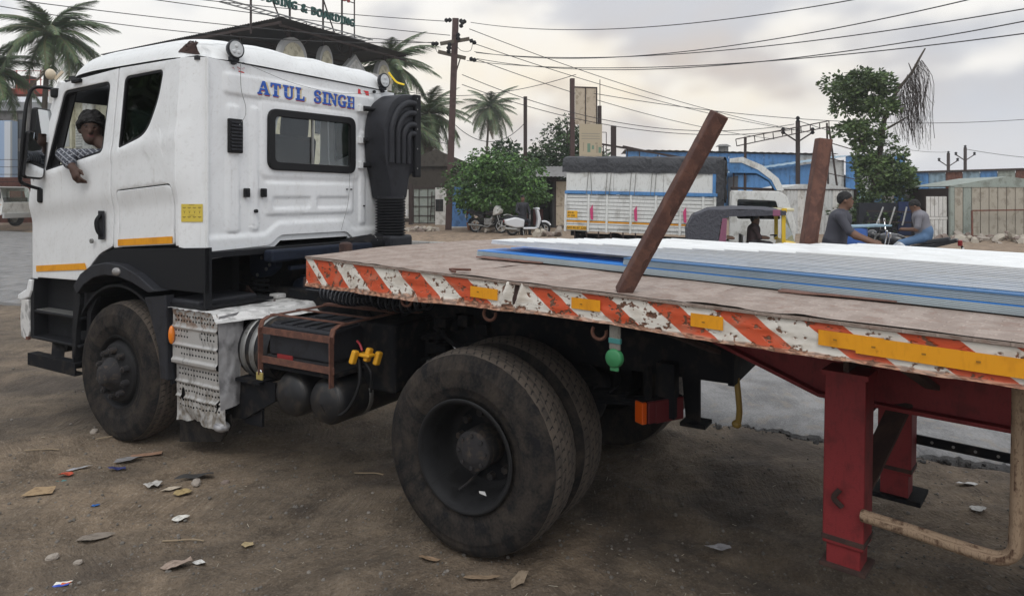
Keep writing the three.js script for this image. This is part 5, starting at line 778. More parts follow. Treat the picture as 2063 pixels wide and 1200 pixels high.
// ---------------------------------------------------------------- beyond the road
const heading = (dx, dd) => Math.atan2(dd, dx);
const BM = {
  cream: std(lin(0.60, 0.56, 0.42), 0.85, 0, { map: withRep(T.dull, 0.5) }), creamWhite: std(lin(0.62, 0.61, 0.58), 0.85, 0, { map: withRep(T.dull, 0.6) }),
  trimGrey: std(lin(0.42, 0.42, 0.41), 0.85), darkRoof: std(lin(0.030, 0.030, 0.034), 0.8), greyWall: std(lin(0.13, 0.125, 0.12), 0.9, 0, { map: withRep(T.dull, 0.4) }),
  blueWall: std(lin(0.085, 0.205, 0.44), 0.75, 0, { map: withRep(T.dull, 0.5) }), blueSheet: std(lin(0.085, 0.24, 0.50), 0.6, 0.1, { map: withRep(T.dull, 0.35) }), whiteSheet: std(lin(0.56, 0.57, 0.56), 0.6, 0.1, { map: withRep(T.dull, 0.5) }), paleBlue: std(lin(0.25, 0.36, 0.44), 0.7, 0.1, { map: withRep(T.dull, 0.4) }),
  rustSheet: std(lin(1.1, 1.0, 1.0), 0.85, 0, { map: withRep(T.rust, 0.6) }), greyGreen: std(lin(0.29, 0.325, 0.29), 0.75, 0, { map: withRep(T.dull, 0.5) }), beige: std(lin(0.50, 0.42, 0.32), 0.8, 0, { map: withRep(T.dull, 0.8) }), beigeSheet: std(lin(0.40, 0.365, 0.30), 0.75, 0.05, { map: withRep(T.dull, 0.6) }),
  iron: std(lin(0.042, 0.027, 0.024), 0.8, 0.1), ironPole: std(lin(0.075, 0.042, 0.038), 0.75, 0.1, { map: withRep(T.dull, 0.7) }), dark: std(lin(0.012, 0.012, 0.012), 0.9), winDark: phys(lin(0.03, 0.035, 0.04), 0.15), asbestos: std(lin(0.20, 0.195, 0.19), 0.9, 0, { map: withRep(T.dull, 0.7) }),
};
// corrugated sheet standing on x, ridges upright, front at z = 0
function corr(w, h, pitch, depth) { const n = Math.max(2, Math.round(w / pitch) * 4); return sheet(n, 1, (u, v) => V(u * w, v * h, depth * [0, 1, 1, 0][Math.round(u * n) % 4])); }
{ // lodge with arched parapet and sheet canopy; its near corner points at the road
  const L = thing('lodge_building', 'cream two-storey lodge with arched white parapet and dark sheet canopy behind the cab', 'building', W(-10.1, 32, 0.25), heading(0.52, 0.855));   // x runs along the right face, away from us; z to the right... the left face runs along -z
  const A = (x, y, z) => V(x, y, z);
  let b = new MB(); b.box(0.3, 6.9, 0, 7.4, -22, -0.3); b.build('wall', BM.cream, L);
  // right face (facing +z) parapet row
  b = new MB(); b.box(0.0, 7.1, 7.35, 8.12, -0.6, -0.25); b.box(-0.1, 0.3, 7.35, 8.12, -22, -0.6); b.build('parapet', BM.creamWhite, L);
  const crest = (x, w, h, tri) => { const pts = tri ? [[x - w / 2, 7.74], [x, 7.74 + h], [x + w / 2, 7.74]] : [[x - w / 2, 7.74], [x - w / 2, 7.95], [x - w * 0.36, 7.95], ...Array.from({ length: 11 }, (_, i) => { const a = Math.PI * (1 - i / 10); return [x + w * 0.36 * Math.cos(a), 8.0 + (h - 0.26) * Math.sin(a)]; }), [x + w * 0.36, 7.95], [x + w / 2, 7.95], [x + w / 2, 7.74]]; const q = new MB(); q.prism(pts, 0.3, SIDE(-0.58)); const o = q.build('parapet_crest', BM.trimGrey, L); const inner = pts.map(([a, c]) => [x + (a - x) * 0.78, 7.72 + (c - 7.72) * 0.80]); const q2 = new MB(); q2.prism(inner, 0.06, SIDE(-0.30)); q2.build('crest_panel', tri ? BM.creamWhite : BM.cream, o); };
  crest(0.3, 2.3, 1.25); crest(2.35, 1.25, 1.25); crest(4.35, 2.3, 1.15, true); crest(6.5, 1.5, 1.2);
  for (let i = 0; i < 2; i++) { const q = new MB(); q.box(1.6 + i * 2.4, 2.6 + i * 2.4, 4.6, 6.2, -0.32, -0.26); q.build('window', BM.winDark, L); }
  // left face (facing -x): pilasters with arched niches and louvred windows
  for (let i = 0; i < 9; i++) {
    const z = -1.8 - i * 2.3; const q = new MB(); q.box(0.12, 0.30, 0.2, 7.2, z - 0.55, z + 0.55); const o = q.build('pilaster', i % 2 ? BM.creamWhite : BM.cream, L);
    for (const y of [2.0, 4.6]) { const k = new MB(); k.prism([[z - 0.28, y], [z - 0.28, y + 1.2], ...Array.from({ length: 7 }, (_, j) => { const a = Math.PI * (1 - j / 6); return [z + 0.28 * Math.cos(a), y + 1.2 + 0.35 * Math.sin(a)]; }), [z + 0.28, y]], 0.03, BACK(0.13)); k.build('niche', BM.trimGrey, o); }
    const w = new MB(); w.box(0.24, 0.32, 4.5, 6.1, z - 1.55, z - 0.75); const sh = w.build('shutter', BM.trimGrey, L); for (let j = 0; j < 9; j++) { const k = new MB(); k.box(0.20, 0.25, 4.58 + j * 0.165, 4.68 + j * 0.165, z - 1.5, z - 0.8); k.build('louvre', BM.creamWhite, sh); }
    const w2 = new MB(); w2.box(0.25, 0.32, 1.2, 3.0, z - 1.6, z - 0.7); w2.build('window', BM.winDark, L);
  }
  // canopy on posts
  const roofS = (x0, z0) => 0; const cz = [[-0.9, 9.45, 1.0], [9.6, 9.35, 1.0]];
  const can = sheet(160, 40, (u, v) => { const x = lerp(-1.2, 7.6, v), z = lerp(0.7, -14, u); return V(x, 9.45 + 0.0 * x - 0.04 * Math.abs(z) * 0.2 + 0.03 * (Math.round(u * 160) % 2) - 0.02 * x, z); });
  mesh('canopy', boxUV(can), BM.darkRoof, L);
  for (const [x, z] of [[0.2, -0.5], [4.2, -0.5], [6.8, -0.5], [0.2, -4], [0.2, -8], [0.2, -12], [4.2, -5], [6.8, -5], [6.8, -12], [4.2, -12]]) { const q = new MB(); q.bar(V(x, 7.4, z), V(x, 9.4, z), 0.12); q.build('canopy_post', BM.iron, L); }
  for (const x of [-1.1, 2, 5.2, 7.4]) { const q = new MB(); q.bar(V(x, 9.28, 0.5), V(x, 9.28, -13.8), 0.08, 0.12); q.build('purlin', BM.iron, L); }
  for (const z of [0.4, -3, -6.5]) { const q = new MB(); q.bar(V(-1.1, 9.18, z), V(7.5, 9.05, z), 0.08, 0.1); q.bar(V(0.2, 8.2, z < 0 ? z : -0.5), V(1.6, 9.2, z < 0 ? z : -0.5), 0.06); q.build('rafter', BM.iron, L); }
  // roof sign on a frame
  const S = new THREE.Group(); S.name = 'roof_sign'; S.position.set(0, -0.55, -0.9); L.add(S);
  const bar = (a, c, w = 0.05) => { const q = new MB(); q.bar(V(...a), V(...c), w); q.build('sign_frame', BM.iron, S); };
  for (const x of [-1.6, 0.6, 2.7, 4.0]) bar([x, 9.4, 0], [x, 13.4, 0], 0.07); bar([4.9, 10.5, 0], [4.9, 13.4, 0]); for (const y of [11.35, 12.3, 13.3]) bar([-3.2, y, 0], [4.9, y, 0], 0.04); bar([0.6, 9.4, 0], [-1.0, 12.2, 0]); bar([2.7, 12, 0], [4.0, 9.4, 0]); bar([4.0, 9.4, 0], [3.6, 10.2, -0.5]); bar([0.6, 9.3, 0], [1.2, 10.4, 0.5]);
  { const q = new MB(); for (const z of [0, 0.55]) q.bar(V(-3.2, 10.45, z), V(5.7, 10.45, z), 0.05); for (let x = -3.2; x < 5.7; x += 0.4) q.bar(V(x, 10.45, 0), V(x, 10.45, 0.55), 0.03); q.build('sign_walkway', std(lin(0.22, 0.22, 0.22), 0.6), S); }
  const font = await new FontLoader().loadAsync('fonts/droid/droid_sans_bold.typeface.json');
  const txt = (s, x1, y, size, m, sp) => { let x = x1; for (const ch of s.split('').reverse()) { if (ch === ' ') { x -= size * 0.5; continue; } const g = new TextGeometry(ch, { font, size, depth: 0.1, curveSegments: 3, bevelEnabled: false }); g.computeBoundingBox(); const w = g.boundingBox.max.x - g.boundingBox.min.x; x -= w + sp; const o = mesh('sign_letter', boxUV(clean(g)), m, S); o.position.set(x - g.boundingBox.min.x, y, 0.06); } };
  txt('LODGING & BOARDING', 4.85, 11.0, 0.40, std(lin(0.012, 0.075, 0.062), 0.5), 0.07); txt('H', 4.5, 12.2, 0.55, std(lin(0.32, 0.03, 0.035), 0.5), 0.08);
  { const q = new MB(); q.tube([V(6.7, 8.3, -0.1), V(6.95, 8.05, -0.05), V(7.3, 7.85, -0.05), V(7.9, 7.8, -0.05)], 0.05, 6, 16); q.build('yellow_light_strip', std(lin(0.75, 0.55, 0.02), 0.5, 0, { emissive: lin(0.9, 0.62, 0.02), emissiveIntensity: 0.5 }), L); }
}
{ // left edge: grey block, glazed block, red gantry
  let B = thing('grey_building', 'dark grey flat-roofed building at the far left behind the mirror', 'building', W(-33, 48, 0.2), 0); let b = new MB(); b.box(-4, 4.2, 0, 7.5, -6, 0); b.build('wall', BM.greyWall, B); b = new MB(); b.box(-4.2, 4.4, 7.5, 8.1, -6.2, 0.2); b.build('roof', std(lin(0.28, 0.285, 0.29), 0.8), B); for (let i = 0; i < 4; i++) for (const y of [1.2, 3.4, 5.6]) { const q = new MB(); q.box(-3.2 + i * 1.9, -2.2 + i * 1.9, y, y + 1.3, -0.02, 0.03); q.build('window', BM.winDark, B); } for (let i = 0; i < 3; i++) { const q = new MB(); q.box(-1.4 + i * 0.9, -1.15 + i * 0.9, 0, 7.4, 0.02, 0.12); q.build('pilaster', std(lin(0.22, 0.20, 0.16), 0.9), B); }
  B = thing('glazed_building', 'pale blue glazed building cut off by the left edge of the view', 'building', W(-31.05, 43, 0.2), 0); b = new MB(); b.box(-6, 0, 0, 6.3, -0.6, 0); b.build('wall', std(lin(0.30, 0.40, 0.56), 0.5), B); for (let i = 0; i < 6; i++) { const q = new MB(); q.box(-5.9 + i * 1.0, -5.8 + i * 1.0, 0.1, 6.2, 0.0, 0.06); q.build('mullion', BM.whiteSheet, B); } b = new MB(); b.box(-0.35, 0.02, 0, 6.25, -0.1, 0.07); b.build('corner_panel', std(lin(0.55, 0.58, 0.62), 0.5), B);
  const R = thing('red_gantry', 'red platform with railings high above the grey building', 'platform', W(-30.6, 44, 0.2), 0); const red = std(lin(0.34, 0.05, 0.035), 0.6); b = new MB(); b.box(-1.2, 1.2, 8.0, 8.35, -0.6, 0.6); b.build('deck', red, R); for (const x of [-1.1, -0.4, 0.4, 1.1]) { const q = new MB(); q.bar(V(x, 8.35, 0.55), V(x, 9.5, 0.55), 0.04); q.build('rail_post', red, R); } for (const y of [8.9, 9.45]) { const q = new MB(); q.bar(V(-1.2, y, 0.55), V(1.2, y, 0.55), 0.035); q.build('rail', red, R); } b = new MB(); b.box(-0.7, 0.2, 8.35, 9.2, -0.4, 0.3); b.build('machine', BM.iron, R); b = new MB(); b.bar(V(-0.2, 0, -0.3), V(-0.2, 8, -0.3), 0.2); b.build('mast', BM.greyWall, R);
  const Fn = thing('wire_fence', 'dark horizontal-bar fence behind the white box truck at the left', 'fence', W(-31.5, 39.5, 0.3), 0); for (let i = 0; i < 6; i++) { const q = new MB(); q.bar(V(-4, 1.5 + i * 0.42, 0), V(6, 1.5 + i * 0.42, 0), 0.03); q.build('rail', BM.iron, Fn); } for (let i = 0; i < 6; i++) { const q = new MB(); q.bar(V(-3.6 + i * 1.8, 0, 0), V(-3.6 + i * 1.8, 3.8, 0), 0.06); q.build('fence_post', BM.iron, Fn); } b = new MB(); b.box(1.2, 6, 0, 2.6, -0.5, -0.3); b.build('brick_base', std(lin(0.17, 0.06, 0.04), 0.9, 0, { map: withRep(T.dull, 1) }), Fn);
}
// small trucks share a wheel
function roadWheel(parent, x, y, z, r = 0.42, w = 0.22) { const g = new THREE.Group(); g.name = 'wheel'; g.position.set(x, y, z); parent.add(g); let b = new MB(); b.lathe([[r * 0.58, -w / 2], [r * 0.9, -w / 2], [r, -w / 2 + 0.04], [r, w / 2 - 0.04], [r * 0.9, w / 2], [r * 0.58, w / 2]], V(0, 0, 0), V(0, 0, 1), 28); b.build('tyre', M.tyre, g); b = new MB(); b.lathe([[0, 0.02], [r * 0.3, 0.02], [r * 0.35, -0.03], [r * 0.5, -0.03], [r * 0.58, 0.02], [r * 0.59, 0.1]], V(0, 0, 0), V(0, 0, 1), 24); b.lathe([[0, 0.02], [r * 0.3, 0.02], [r * 0.35, -0.03], [r * 0.5, -0.03], [r * 0.58, 0.02], [r * 0.59, 0.1]], V(0, 0, 0), V(0, 0, -1), 24); b.build('rim', BM.beigeSheet, g); return g; }
const truckWhite = std(lin(0.70, 0.70, 0.67), 0.5, 0, { map: withRep(T.dull, 0.35) });
function cabShell(parent, x0, w, m, g) { // rounded light-truck cab, front towards +x
  let b = new MB(); const side = roundPoly([[x0, 0.62], [x0 + 1.45, 0.62], [x0 + 1.52, 1.25], [x0 + 1.30, 1.98], [x0 + 1.12, 2.06], [x0 + 0.05, 2.06]], 0.09); side.holes.push(asPath(roundPoly([[x0 + 0.18, 1.38], [x0 + 0.18, 1.86], [x0 + 1.06, 1.84], [x0 + 1.18, 1.40]], 0.06))); b.prism(side, 0.05, SIDE(w / 2 - 0.05), 0.012); b.prism(side, 0.05, SIDE(-w / 2), 0.012); b.box(x0 + 0.02, x0 + 1.13, 2.0, 2.07, -w / 2 + 0.05, w / 2 - 0.05, 0.02); b.box(x0, x0 + 0.06, 0.62, 2.05, -w / 2 + 0.05, w / 2 - 0.05); b.prism([[x0 + 1.40, 0.64], [x0 + 1.47, 0.64], [x0 + 1.53, 1.25], [x0 + 1.47, 1.27]], w - 0.1, SIDE(-w / 2 + 0.05)); const c = b.build('cab', m, parent);
  b = new MB(); b.bar(V(x0 + 1.50, 1.27, 0), V(x0 + 1.29, 1.98, 0), w - 0.14, 0.01); b.build('windscreen', g, c); b = new MB(); b.prism(roundPoly([[x0 + 0.18, 1.38], [x0 + 0.18, 1.86], [x0 + 1.06, 1.84], [x0 + 1.18, 1.40]], 0.06), 0.006, SIDE(w / 2 - 0.03)); b.build('door_window', M.glassTint, c); b = new MB(); b.box(x0 + 1.44, x0 + 1.56, 0.45, 0.72, -w / 2 + 0.02, w / 2 - 0.02, 0.03); b.build('bumper', BM.trimGrey, c); b = new MB(); b.box(x0 + 0.2, x0 + 1.3, 0.9, 1.5, -w / 2 + 0.1, w / 2 - 0.1); b.build('cab_interior', BM.dark, c); return c;
}
{ // tarpaulin-covered white truck across the road
  const t = thing('covered_truck', 'white slatted cargo truck with dark tarpaulin parked across the road', 'truck', W(1.72, 19.25, 0.0), heading(0.94, -0.34)); t.rotation.order = 'YXZ'; t.rotation.z = -0.022;
  let b; const Wd = 2.0, z1 = Wd / 2, BL = 3.78;
  // slatted lower side, panels above
  const posts = [0.0, 0.62, 1.10, 1.72, 2.35, 2.95, 3.50, BL];
  for (const sg of [1, -1]) {
    for (let i = 0; i < 9; i++) { const q = new MB(); const y = 1.02 + i * 0.098; q.box(0.02, BL - 0.02, y, y + 0.086, sg * (z1 - 0.03), sg * (z1 + 0.0), 0.008); q.build('side_plank', truckWhite, t); }
    posts.forEach((x, i) => { const q = new MB(); q.box(x - 0.025, x + 0.035, 0.92, 1.90, sg * z1, sg * (z1 + 0.035), 0.008); q.build('side_post', truckWhite, t); });
    let q = new MB(); q.box(-0.02, BL + 0.06, 1.905, 1.985, sg * (z1 - 0.02), sg * (z1 + 0.045), 0.01); q.build('blue_rail', BM.blueSheet, t);
    for (let i = 0; i < 3; i++) { q = new MB(); q.box(0.01 + i * BL / 3, (i + 1) * BL / 3 + 0.004, 1.99, 2.50, sg * (z1 - 0.03), sg * z1, 0.006); q.build('side_panel', truckWhite, t); }
    q = new MB(); q.box(BL - 0.06, BL + 0.06, 1.99, 2.52, sg * (z1 - 0.02), sg * (z1 + 0.02)); q.build('corner_post', BM.blueSheet, t);
    q = new MB(); for (let i = 0; i < 7; i++) if (posts[i + 1] - posts[i] > 0.1) q.box(posts[i] + 0.04, posts[i + 1] - 0.03, 1.165, 1.205, sg * (z1 + 0.001), sg * (z1 + 0.006)); const yt = q.build('reflective_tape', M.tape, t); tag(yt, null, null, null, 'stuff');
  }
  b = new MB(); b.box(0, BL, 0.94, 1.02, -z1 + 0.03, z1 - 0.03); b.box(0, 0.05, 1.0, 2.5, -z1 + 0.03, z1 - 0.03); b.box(BL - 0.05, BL, 1.0, 2.5, -z1 + 0.03, z1 - 0.03); b.build('cargo_floor', truckWhite, t);
  const tarpM = std(lin(0.040, 0.041, 0.046), 0.7, 0, bump(withRep(T.blot, 1.2), 0.03));
  const tarp = sheet(70, 28, (u, v) => { const x = lerp(-0.10, BL + 0.18, u), a = lerp(-1, 1, v); const up = 0.10 * (1 - Math.pow(Math.abs(a), 2.2)); let y, z; if (Math.abs(a) < 0.74) { z = a / 0.74 * (z1 + 0.02); y = 2.82 + up - 0.05 * Math.pow(Math.abs(a / 0.74), 6); } else { z = Math.sign(a) * (z1 + 0.03 + 0.02 * fbm(x * 2, a * 3, 2)); y = lerp(2.76, 2.47, (Math.abs(a) - 0.74) / 0.26); } return V(x, y + 0.03 * fbm(x * 1.6, a * 2, 3), z); });
  const tp = mesh('tarpaulin', boxUV(tarp), tarpM, t); mesh('tarpaulin_front', boxUV(sheet(12, 20, (u, v) => { const z = lerp(-z1 - 0.04, z1 + 0.04, u), y = lerp(1.75, 2.85 - 0.05 * Math.pow(Math.abs(u * 2 - 1), 4), v); return V(BL + 0.17 + 0.05 * fbm(z * 3, y * 2, 3), y, z); })), tarpM, tp);
  mesh('tarpaulin_side', boxUV(sheet(6, 20, (u, v) => { const x = lerp(BL + 0.02, BL + 0.22, u), y = lerp(1.45, 2.80, v); return V(x, y, z1 + 0.03 + 0.03 * fbm(x * 6, y * 3, 2)); })), tarpM, tp);
  for (const x of [0.60, 0.66, 1.1, 1.2, 1.72, 1.84, 2.25, 2.35, 2.95, 3.03]) { const q = new MB(); q.bar(V(x, 2.48, z1 + 0.02), V(x + (x * 10 % 1 > 0.5 ? 0.05 : -0.03), 1.9, z1 + 0.05), 0.012); q.build('lashing_rope', std(lin(0.16, 0.15, 0.13), 0.9), t); }
  const pink = std(lin(0.55, 0.055, 0.17), 0.8); for (const x of [0.64, 1.78, 3.0]) { const q = new MB(); q.prism([[0, 0], [0.07, 0.02], [0.10, 0.28], [0.02, 0.40]].map(([a, c]) => [x + 0.10 - a * 0.9 + 0.02, 1.24 + c]), 0.02, SIDE(z1 + 0.04)); q.build('pink_ribbon', pink, t); }
  const plate = (txt, w, h) => canvasTex(256, 128, c => { c.fillStyle = '#e3a81c'; c.fillRect(0, 0, 256, 128); c.fillStyle = '#1a1408'; c.font = 'bold 50px sans-serif'; txt.forEach((s, i) => c.fillText(s, 12, 54 + i * 56)); });
  const pl = (x0, x1, y0, y1, tex) => mesh('number_plate', sheet(1, 1, (u, v) => V(lerp(x0, x1, u), lerp(y0, y1, v), z1 + 0.012)), std(lin(1, 1, 1), 0.6, 0, { map: tex }), t);
  pl(0.05, 0.33, 1.28, 1.46, plate(['MH 46', 'BF 2200'])); pl(0.05, 0.58, 0.97, 1.07, canvasTex(512, 96, c => { c.fillStyle = '#d8a01c'; c.fillRect(0, 0, 512, 96); c.fillStyle = '#1a1408'; c.font = 'bold 74px sans-serif'; c.fillText('MH 46 BF 2200', 10, 76); }));
  cabShell(t, BL + 0.34, 1.86, truckWhite, M.glass);
  { // wind deflector above the cab
    const x0 = BL + 0.32, q = new MB(); q.prism([[x0, 2.82], [x0 + 0.30, 2.86], [x0 + 0.75, 2.66], [x0 + 1.10, 2.36], [x0 + 1.22, 2.10], [x0 + 1.05, 2.10], [x0 + 0.92, 2.32], [x0 + 0.62, 2.50], [x0, 2.50]], 0.03, SIDE(0.84), 0.005); q.prism([[x0, 2.82], [x0 + 0.30, 2.86], [x0 + 0.75, 2.66], [x0 + 1.10, 2.36], [x0 + 1.22, 2.10], [x0 + 1.05, 2.10], [x0 + 0.92, 2.32], [x0 + 0.62, 2.50], [x0, 2.50]], 0.03, SIDE(-0.87), 0.005); const o = q.build('wind_deflector', BM.blueSheet, t);
    const top = sheet(14, 8, (u, v) => { const P = [[x0, 2.84], [x0 + 0.30, 2.88], [x0 + 0.75, 2.69], [x0 + 1.12, 2.38], [x0 + 1.25, 2.10]]; const k = u * 4, i = Math.min(3, k | 0), f = k - i; return V(lerp(P[i][0], P[i + 1][0], f), lerp(P[i][1], P[i + 1][1], f), lerp(-0.86, 0.88, v)); }); mesh('deflector_top', boxUV(top), truckWhite, o); const rim = new MB(); rim.prism([[x0, 2.85], [x0 + 0.30, 2.89], [x0 + 0.76, 2.69], [x0 + 1.13, 2.38], [x0 + 1.26, 2.09], [x0 + 1.10, 2.09], [x0 + 0.98, 2.33], [x0 + 0.66, 2.58], [x0 + 0.28, 2.75], [x0, 2.75]], 0.02, SIDE(0.876)); rim.build('deflector_rim', truckWhite, o);
    const rk = new MB(); rk.bar(V(x0 + 0.05, 2.14, 0.8), V(x0 + 1.1, 2.12, 0.8), 0.04); rk.bar(V(x0 + 0.05, 2.14, -0.8), V(x0 + 1.1, 2.12, -0.8), 0.04); for (const a of [0.05, 0.5, 1.0]) rk.bar(V(x0 + a, 2.13, -0.8), V(x0 + a, 2.13, 0.8), 0.04); for (const a of [0.1, 0.35]) rk.bar(V(x0 + a, 2.12, 0.8), V(x0 + a, 2.5, 0.8), 0.03); rk.build('roof_rack', BM.iron, o);
  }
  for (const [x, z] of [[0.95, 0.78], [0.95, -0.78], [BL + 1.0, 0.80], [BL + 1.0, -0.80]]) roadWheel(t, x, 0.41, z, 0.41);
  b = new MB(); b.box(0.1, BL + 1.6, 0.62, 0.80, 0.30, 0.38); b.box(0.1, BL + 1.6, 0.62, 0.80, -0.38, -0.30); b.cyl(V(0.95, 0.41, -0.7), V(0.95, 0.41, 0.7), 0.06); b.box(0.1, 0.2, 0.8, 0.94, -0.8, 0.8); b.box(2.2, 2.3, 0.8, 0.94, -0.8, 0.8); b.build('chassis', M.chassis, t);
  for (let i = 0; i < 7; i++) { const q = new MB(); q.bar(V(0.25 + i * 0.32, 0.94, z1 - 0.02), V(0.27 + i * 0.32, 0.62, z1 - 0.02), 0.03); q.build('guard_bar', BM.iron, t); } b = new MB(); b.bar(V(0.2, 0.62, z1 - 0.02), V(2.3, 0.62, z1 - 0.02), 0.03); b.build('guard_rail', BM.iron, t);
  b = new MB(); b.box(2.75, 3.5, 0.50, 0.85, 0.55, 0.95, 0.05); b.build('fuel_tank', M.chassis, t);
}
{ // white box truck at the left edge
  const t = thing('box_truck', 'small white box truck beyond the kerb at the left edge', 'truck', W(-32.6, 36.6, 0.25), heading(0.98, -0.1)); let b = new MB(); b.box(0, 4.9, 0.95, 3.0, -1, 1, 0.03); b.build('cargo_box', truckWhite, t); cabShell(t, 5.6, 1.9, truckWhite, M.glass); b = new MB(); b.box(0.1, 7, 0.6, 0.85, -0.4, 0.4); b.build('chassis', M.chassis, t); for (const [x, z] of [[1.4, 0.8], [1.4, -0.8], [6.25, 0.82], [6.25, -0.82]]) roadWheel(t, x, 0.42, z); const ld = new THREE.Group(); ld.name = 'ladder'; t.add(ld); for (const x of [5.0, 5.32]) { const q = new MB(); q.bar(V(x, 0.9, 0.95), V(x, 3.0, 0.95), 0.04); q.build('ladder_rail', BM.trimGrey, ld); } for (let i = 0; i < 8; i++) { const q = new MB(); q.bar(V(5.0, 1.0 + i * 0.26, 0.95), V(5.32, 1.0 + i * 0.26, 0.95), 0.03); q.build('rung', BM.trimGrey, ld); } b = new MB(); b.box(5.62, 7.05, 1.12, 1.16, 0.957, 0.962); b.build('reflective_tape', M.tape, t); b = new MB(); b.box(6.9, 7.05, 1.45, 1.8, 1.0, 1.1, 0.03); b.build('mirror', M.black, t);
}
{ // compound on the near left of the tree: sheet gate, walls, hut
  let g = thing('sheet_gate', 'rusty framed sheet-metal gate behind the snorkel', 'gate', W(-6.15, 37.4, 0.28), heading(1, 0)); const fr = (a, c, w = 0.05) => { const q = new MB(); q.bar(V(...a), V(...c), w); q.build('frame_bar', BM.iron, g); };
  let b = new MB(); b.box(0.85, 2.1, 0.1, 1.95, -0.02, 0.0); b.build('sheet', BM.greyGreen, g); b = new MB(); b.box(0.05, 0.6, 0.35, 1.9, -0.02, 0.0); b.build('sheet', BM.creamWhite, g);
  for (const x of [0.85, 1.15, 1.62, 2.08]) fr([x, 0.05, 0.03], [x, 1.98, 0.03], 0.04); for (const y of [0.1, 0.5, 1.0, 1.5, 1.95]) fr([0.85, y, 0.03], [2.1, y, 0.03], 0.035); for (const x of [0.0, 0.35, 0.62]) fr([x, 0, 0.02], [x, 2.05, 0.02], 0.07); fr([0.72, 0, 0], [0.72, 2.2, 0], 0.16); fr([1.75, 0.2, 0.12], [1.85, 1.8, 0.06], 0.04); fr([2.0, 0.2, 0.12], [2.02, 1.8, 0.06], 0.04); for (let i = 0; i < 4; i++) fr([1.77 + i * 0.02, 0.5 + i * 0.35, 0.1], [2.0, 0.5 + i * 0.35, 0.1], 0.03); fr([0, 2.05, 0], [2.1, 2.0, 0], 0.05);
  g = thing('white_wall', 'whitewashed wall with a small dark window beside the utility pole', 'wall', W(-4.05, 36.6, 0.28), 0); b = new MB(); b.box(0, 0.85, 0, 2.0, -0.2, 0); b.build('wall_face', BM.creamWhite, g); b = new MB(); b.box(0.02, 0.42, 0.75, 1.38, 0.0, 0.03); const wn = b.build('window', BM.dark, g); b = new MB(); b.bar(V(0.22, 0.78, 0.035), V(0.22, 1.36, 0.035), 0.02); b.bar(V(0.04, 1.1, 0.035), V(0.4, 1.1, 0.035), 0.02); b.build('window_bar', BM.iron, wn);
  g = thing('blue_wall', 'bright blue painted wall panel right of the utility pole', 'wall', W(-3.02, 33.6, 0.28), 0); b = new MB(); b.box(0.1, 1.05, 0, 2.0, -0.15, 0); b.build('wall_face', BM.blueWall, g); b = new MB(); b.box(0.0, 0.1, 0, 1.95, -0.15, 0.01); b.box(0.1, 1.05, -0.02, 0.08, 0, 0.012); b.build('wall_edge', BM.creamWhite, g);
  g = thing('dark_hut', 'dark brown shack behind the palms and the sheet gate', 'hut', W(-6.6, 41, 0.28), 0); b = new MB(); b.box(0, 4.2, 0, 3.4, -3, 0); b.build('wall', std(lin(0.055, 0.045, 0.036), 0.95, 0, { map: withRep(T.dull, 0.6) }), g); b = new MB(); b.prism([[-0.3, 3.3], [4.5, 3.3], [2.1, 4.3]], 3.4, SIDE(-3.2)); b.build('roof', std(lin(0.07, 0.06, 0.05), 0.95, 0, { map: withRep(T.dull, 0.6) }), g);
  // row of shops behind the tree
  g = thing('roadside_shop', 'low dark roadside shop with beige shutter and cement-sheet roof behind the scooter', 'shop', W(-1.6, 33.4, 0.28), 0); b = new MB(); b.box(0, 3.7, 0, 2.6, -3, -2.8); b.box(0, 0.15, 0, 2.6, -3, 0); b.box(3.55, 3.7, 0, 2.6, -3, 0); b.build('wall', std(lin(0.05, 0.048, 0.045), 0.95), g); mesh('roof', boxUV(sheet(48, 8, (u, v) => V(lerp(-0.3, 4.3, u), lerp(2.45, 3.1, v) + 0.03 * (Math.round(u * 48) % 2), lerp(0.9, -3.2, v)))), BM.asbestos, g); b = new MB(); b.box(3.72, 4.55, 0.15, 1.05, 0.0, 0.06, 0.01); b.build('shutter_panel', BM.beige, g); b = new MB(); b.box(3.72, 4.55, 1.07, 2.25, 0.0, 0.06, 0.01); b.build('shutter_panel', BM.beige, g); b = new MB(); b.box(3.65, 3.72, 0, 2.4, -0.05, 0.05); b.box(3.4, 4.6, 2.25, 2.33, -0.05, 0.1); b.build('door_frame', BM.iron, g); b = new MB(); b.box(4.55, 4.85, 1.9, 3.1, -0.1, 0.0); b.build('side_board', BM.beigeSheet, g); b = new MB(); b.bar(V(2.45, 0, 0.6), V(2.45, 2.5, 0.6), 0.06); b.build('awning_post', BM.trimGrey, g);
  for (let i = 0; i < 4; i++) { const q = new MB(); q.box(0.4 + i * 0.75, 0.9 + i * 0.75, 0.1, 0.7 + 0.2 * (i % 2), -1.6, -1.1, 0.03); q.build('stored_box', std(lin(0.05 + 0.03 * i, 0.05, 0.05), 0.9), g); }
}
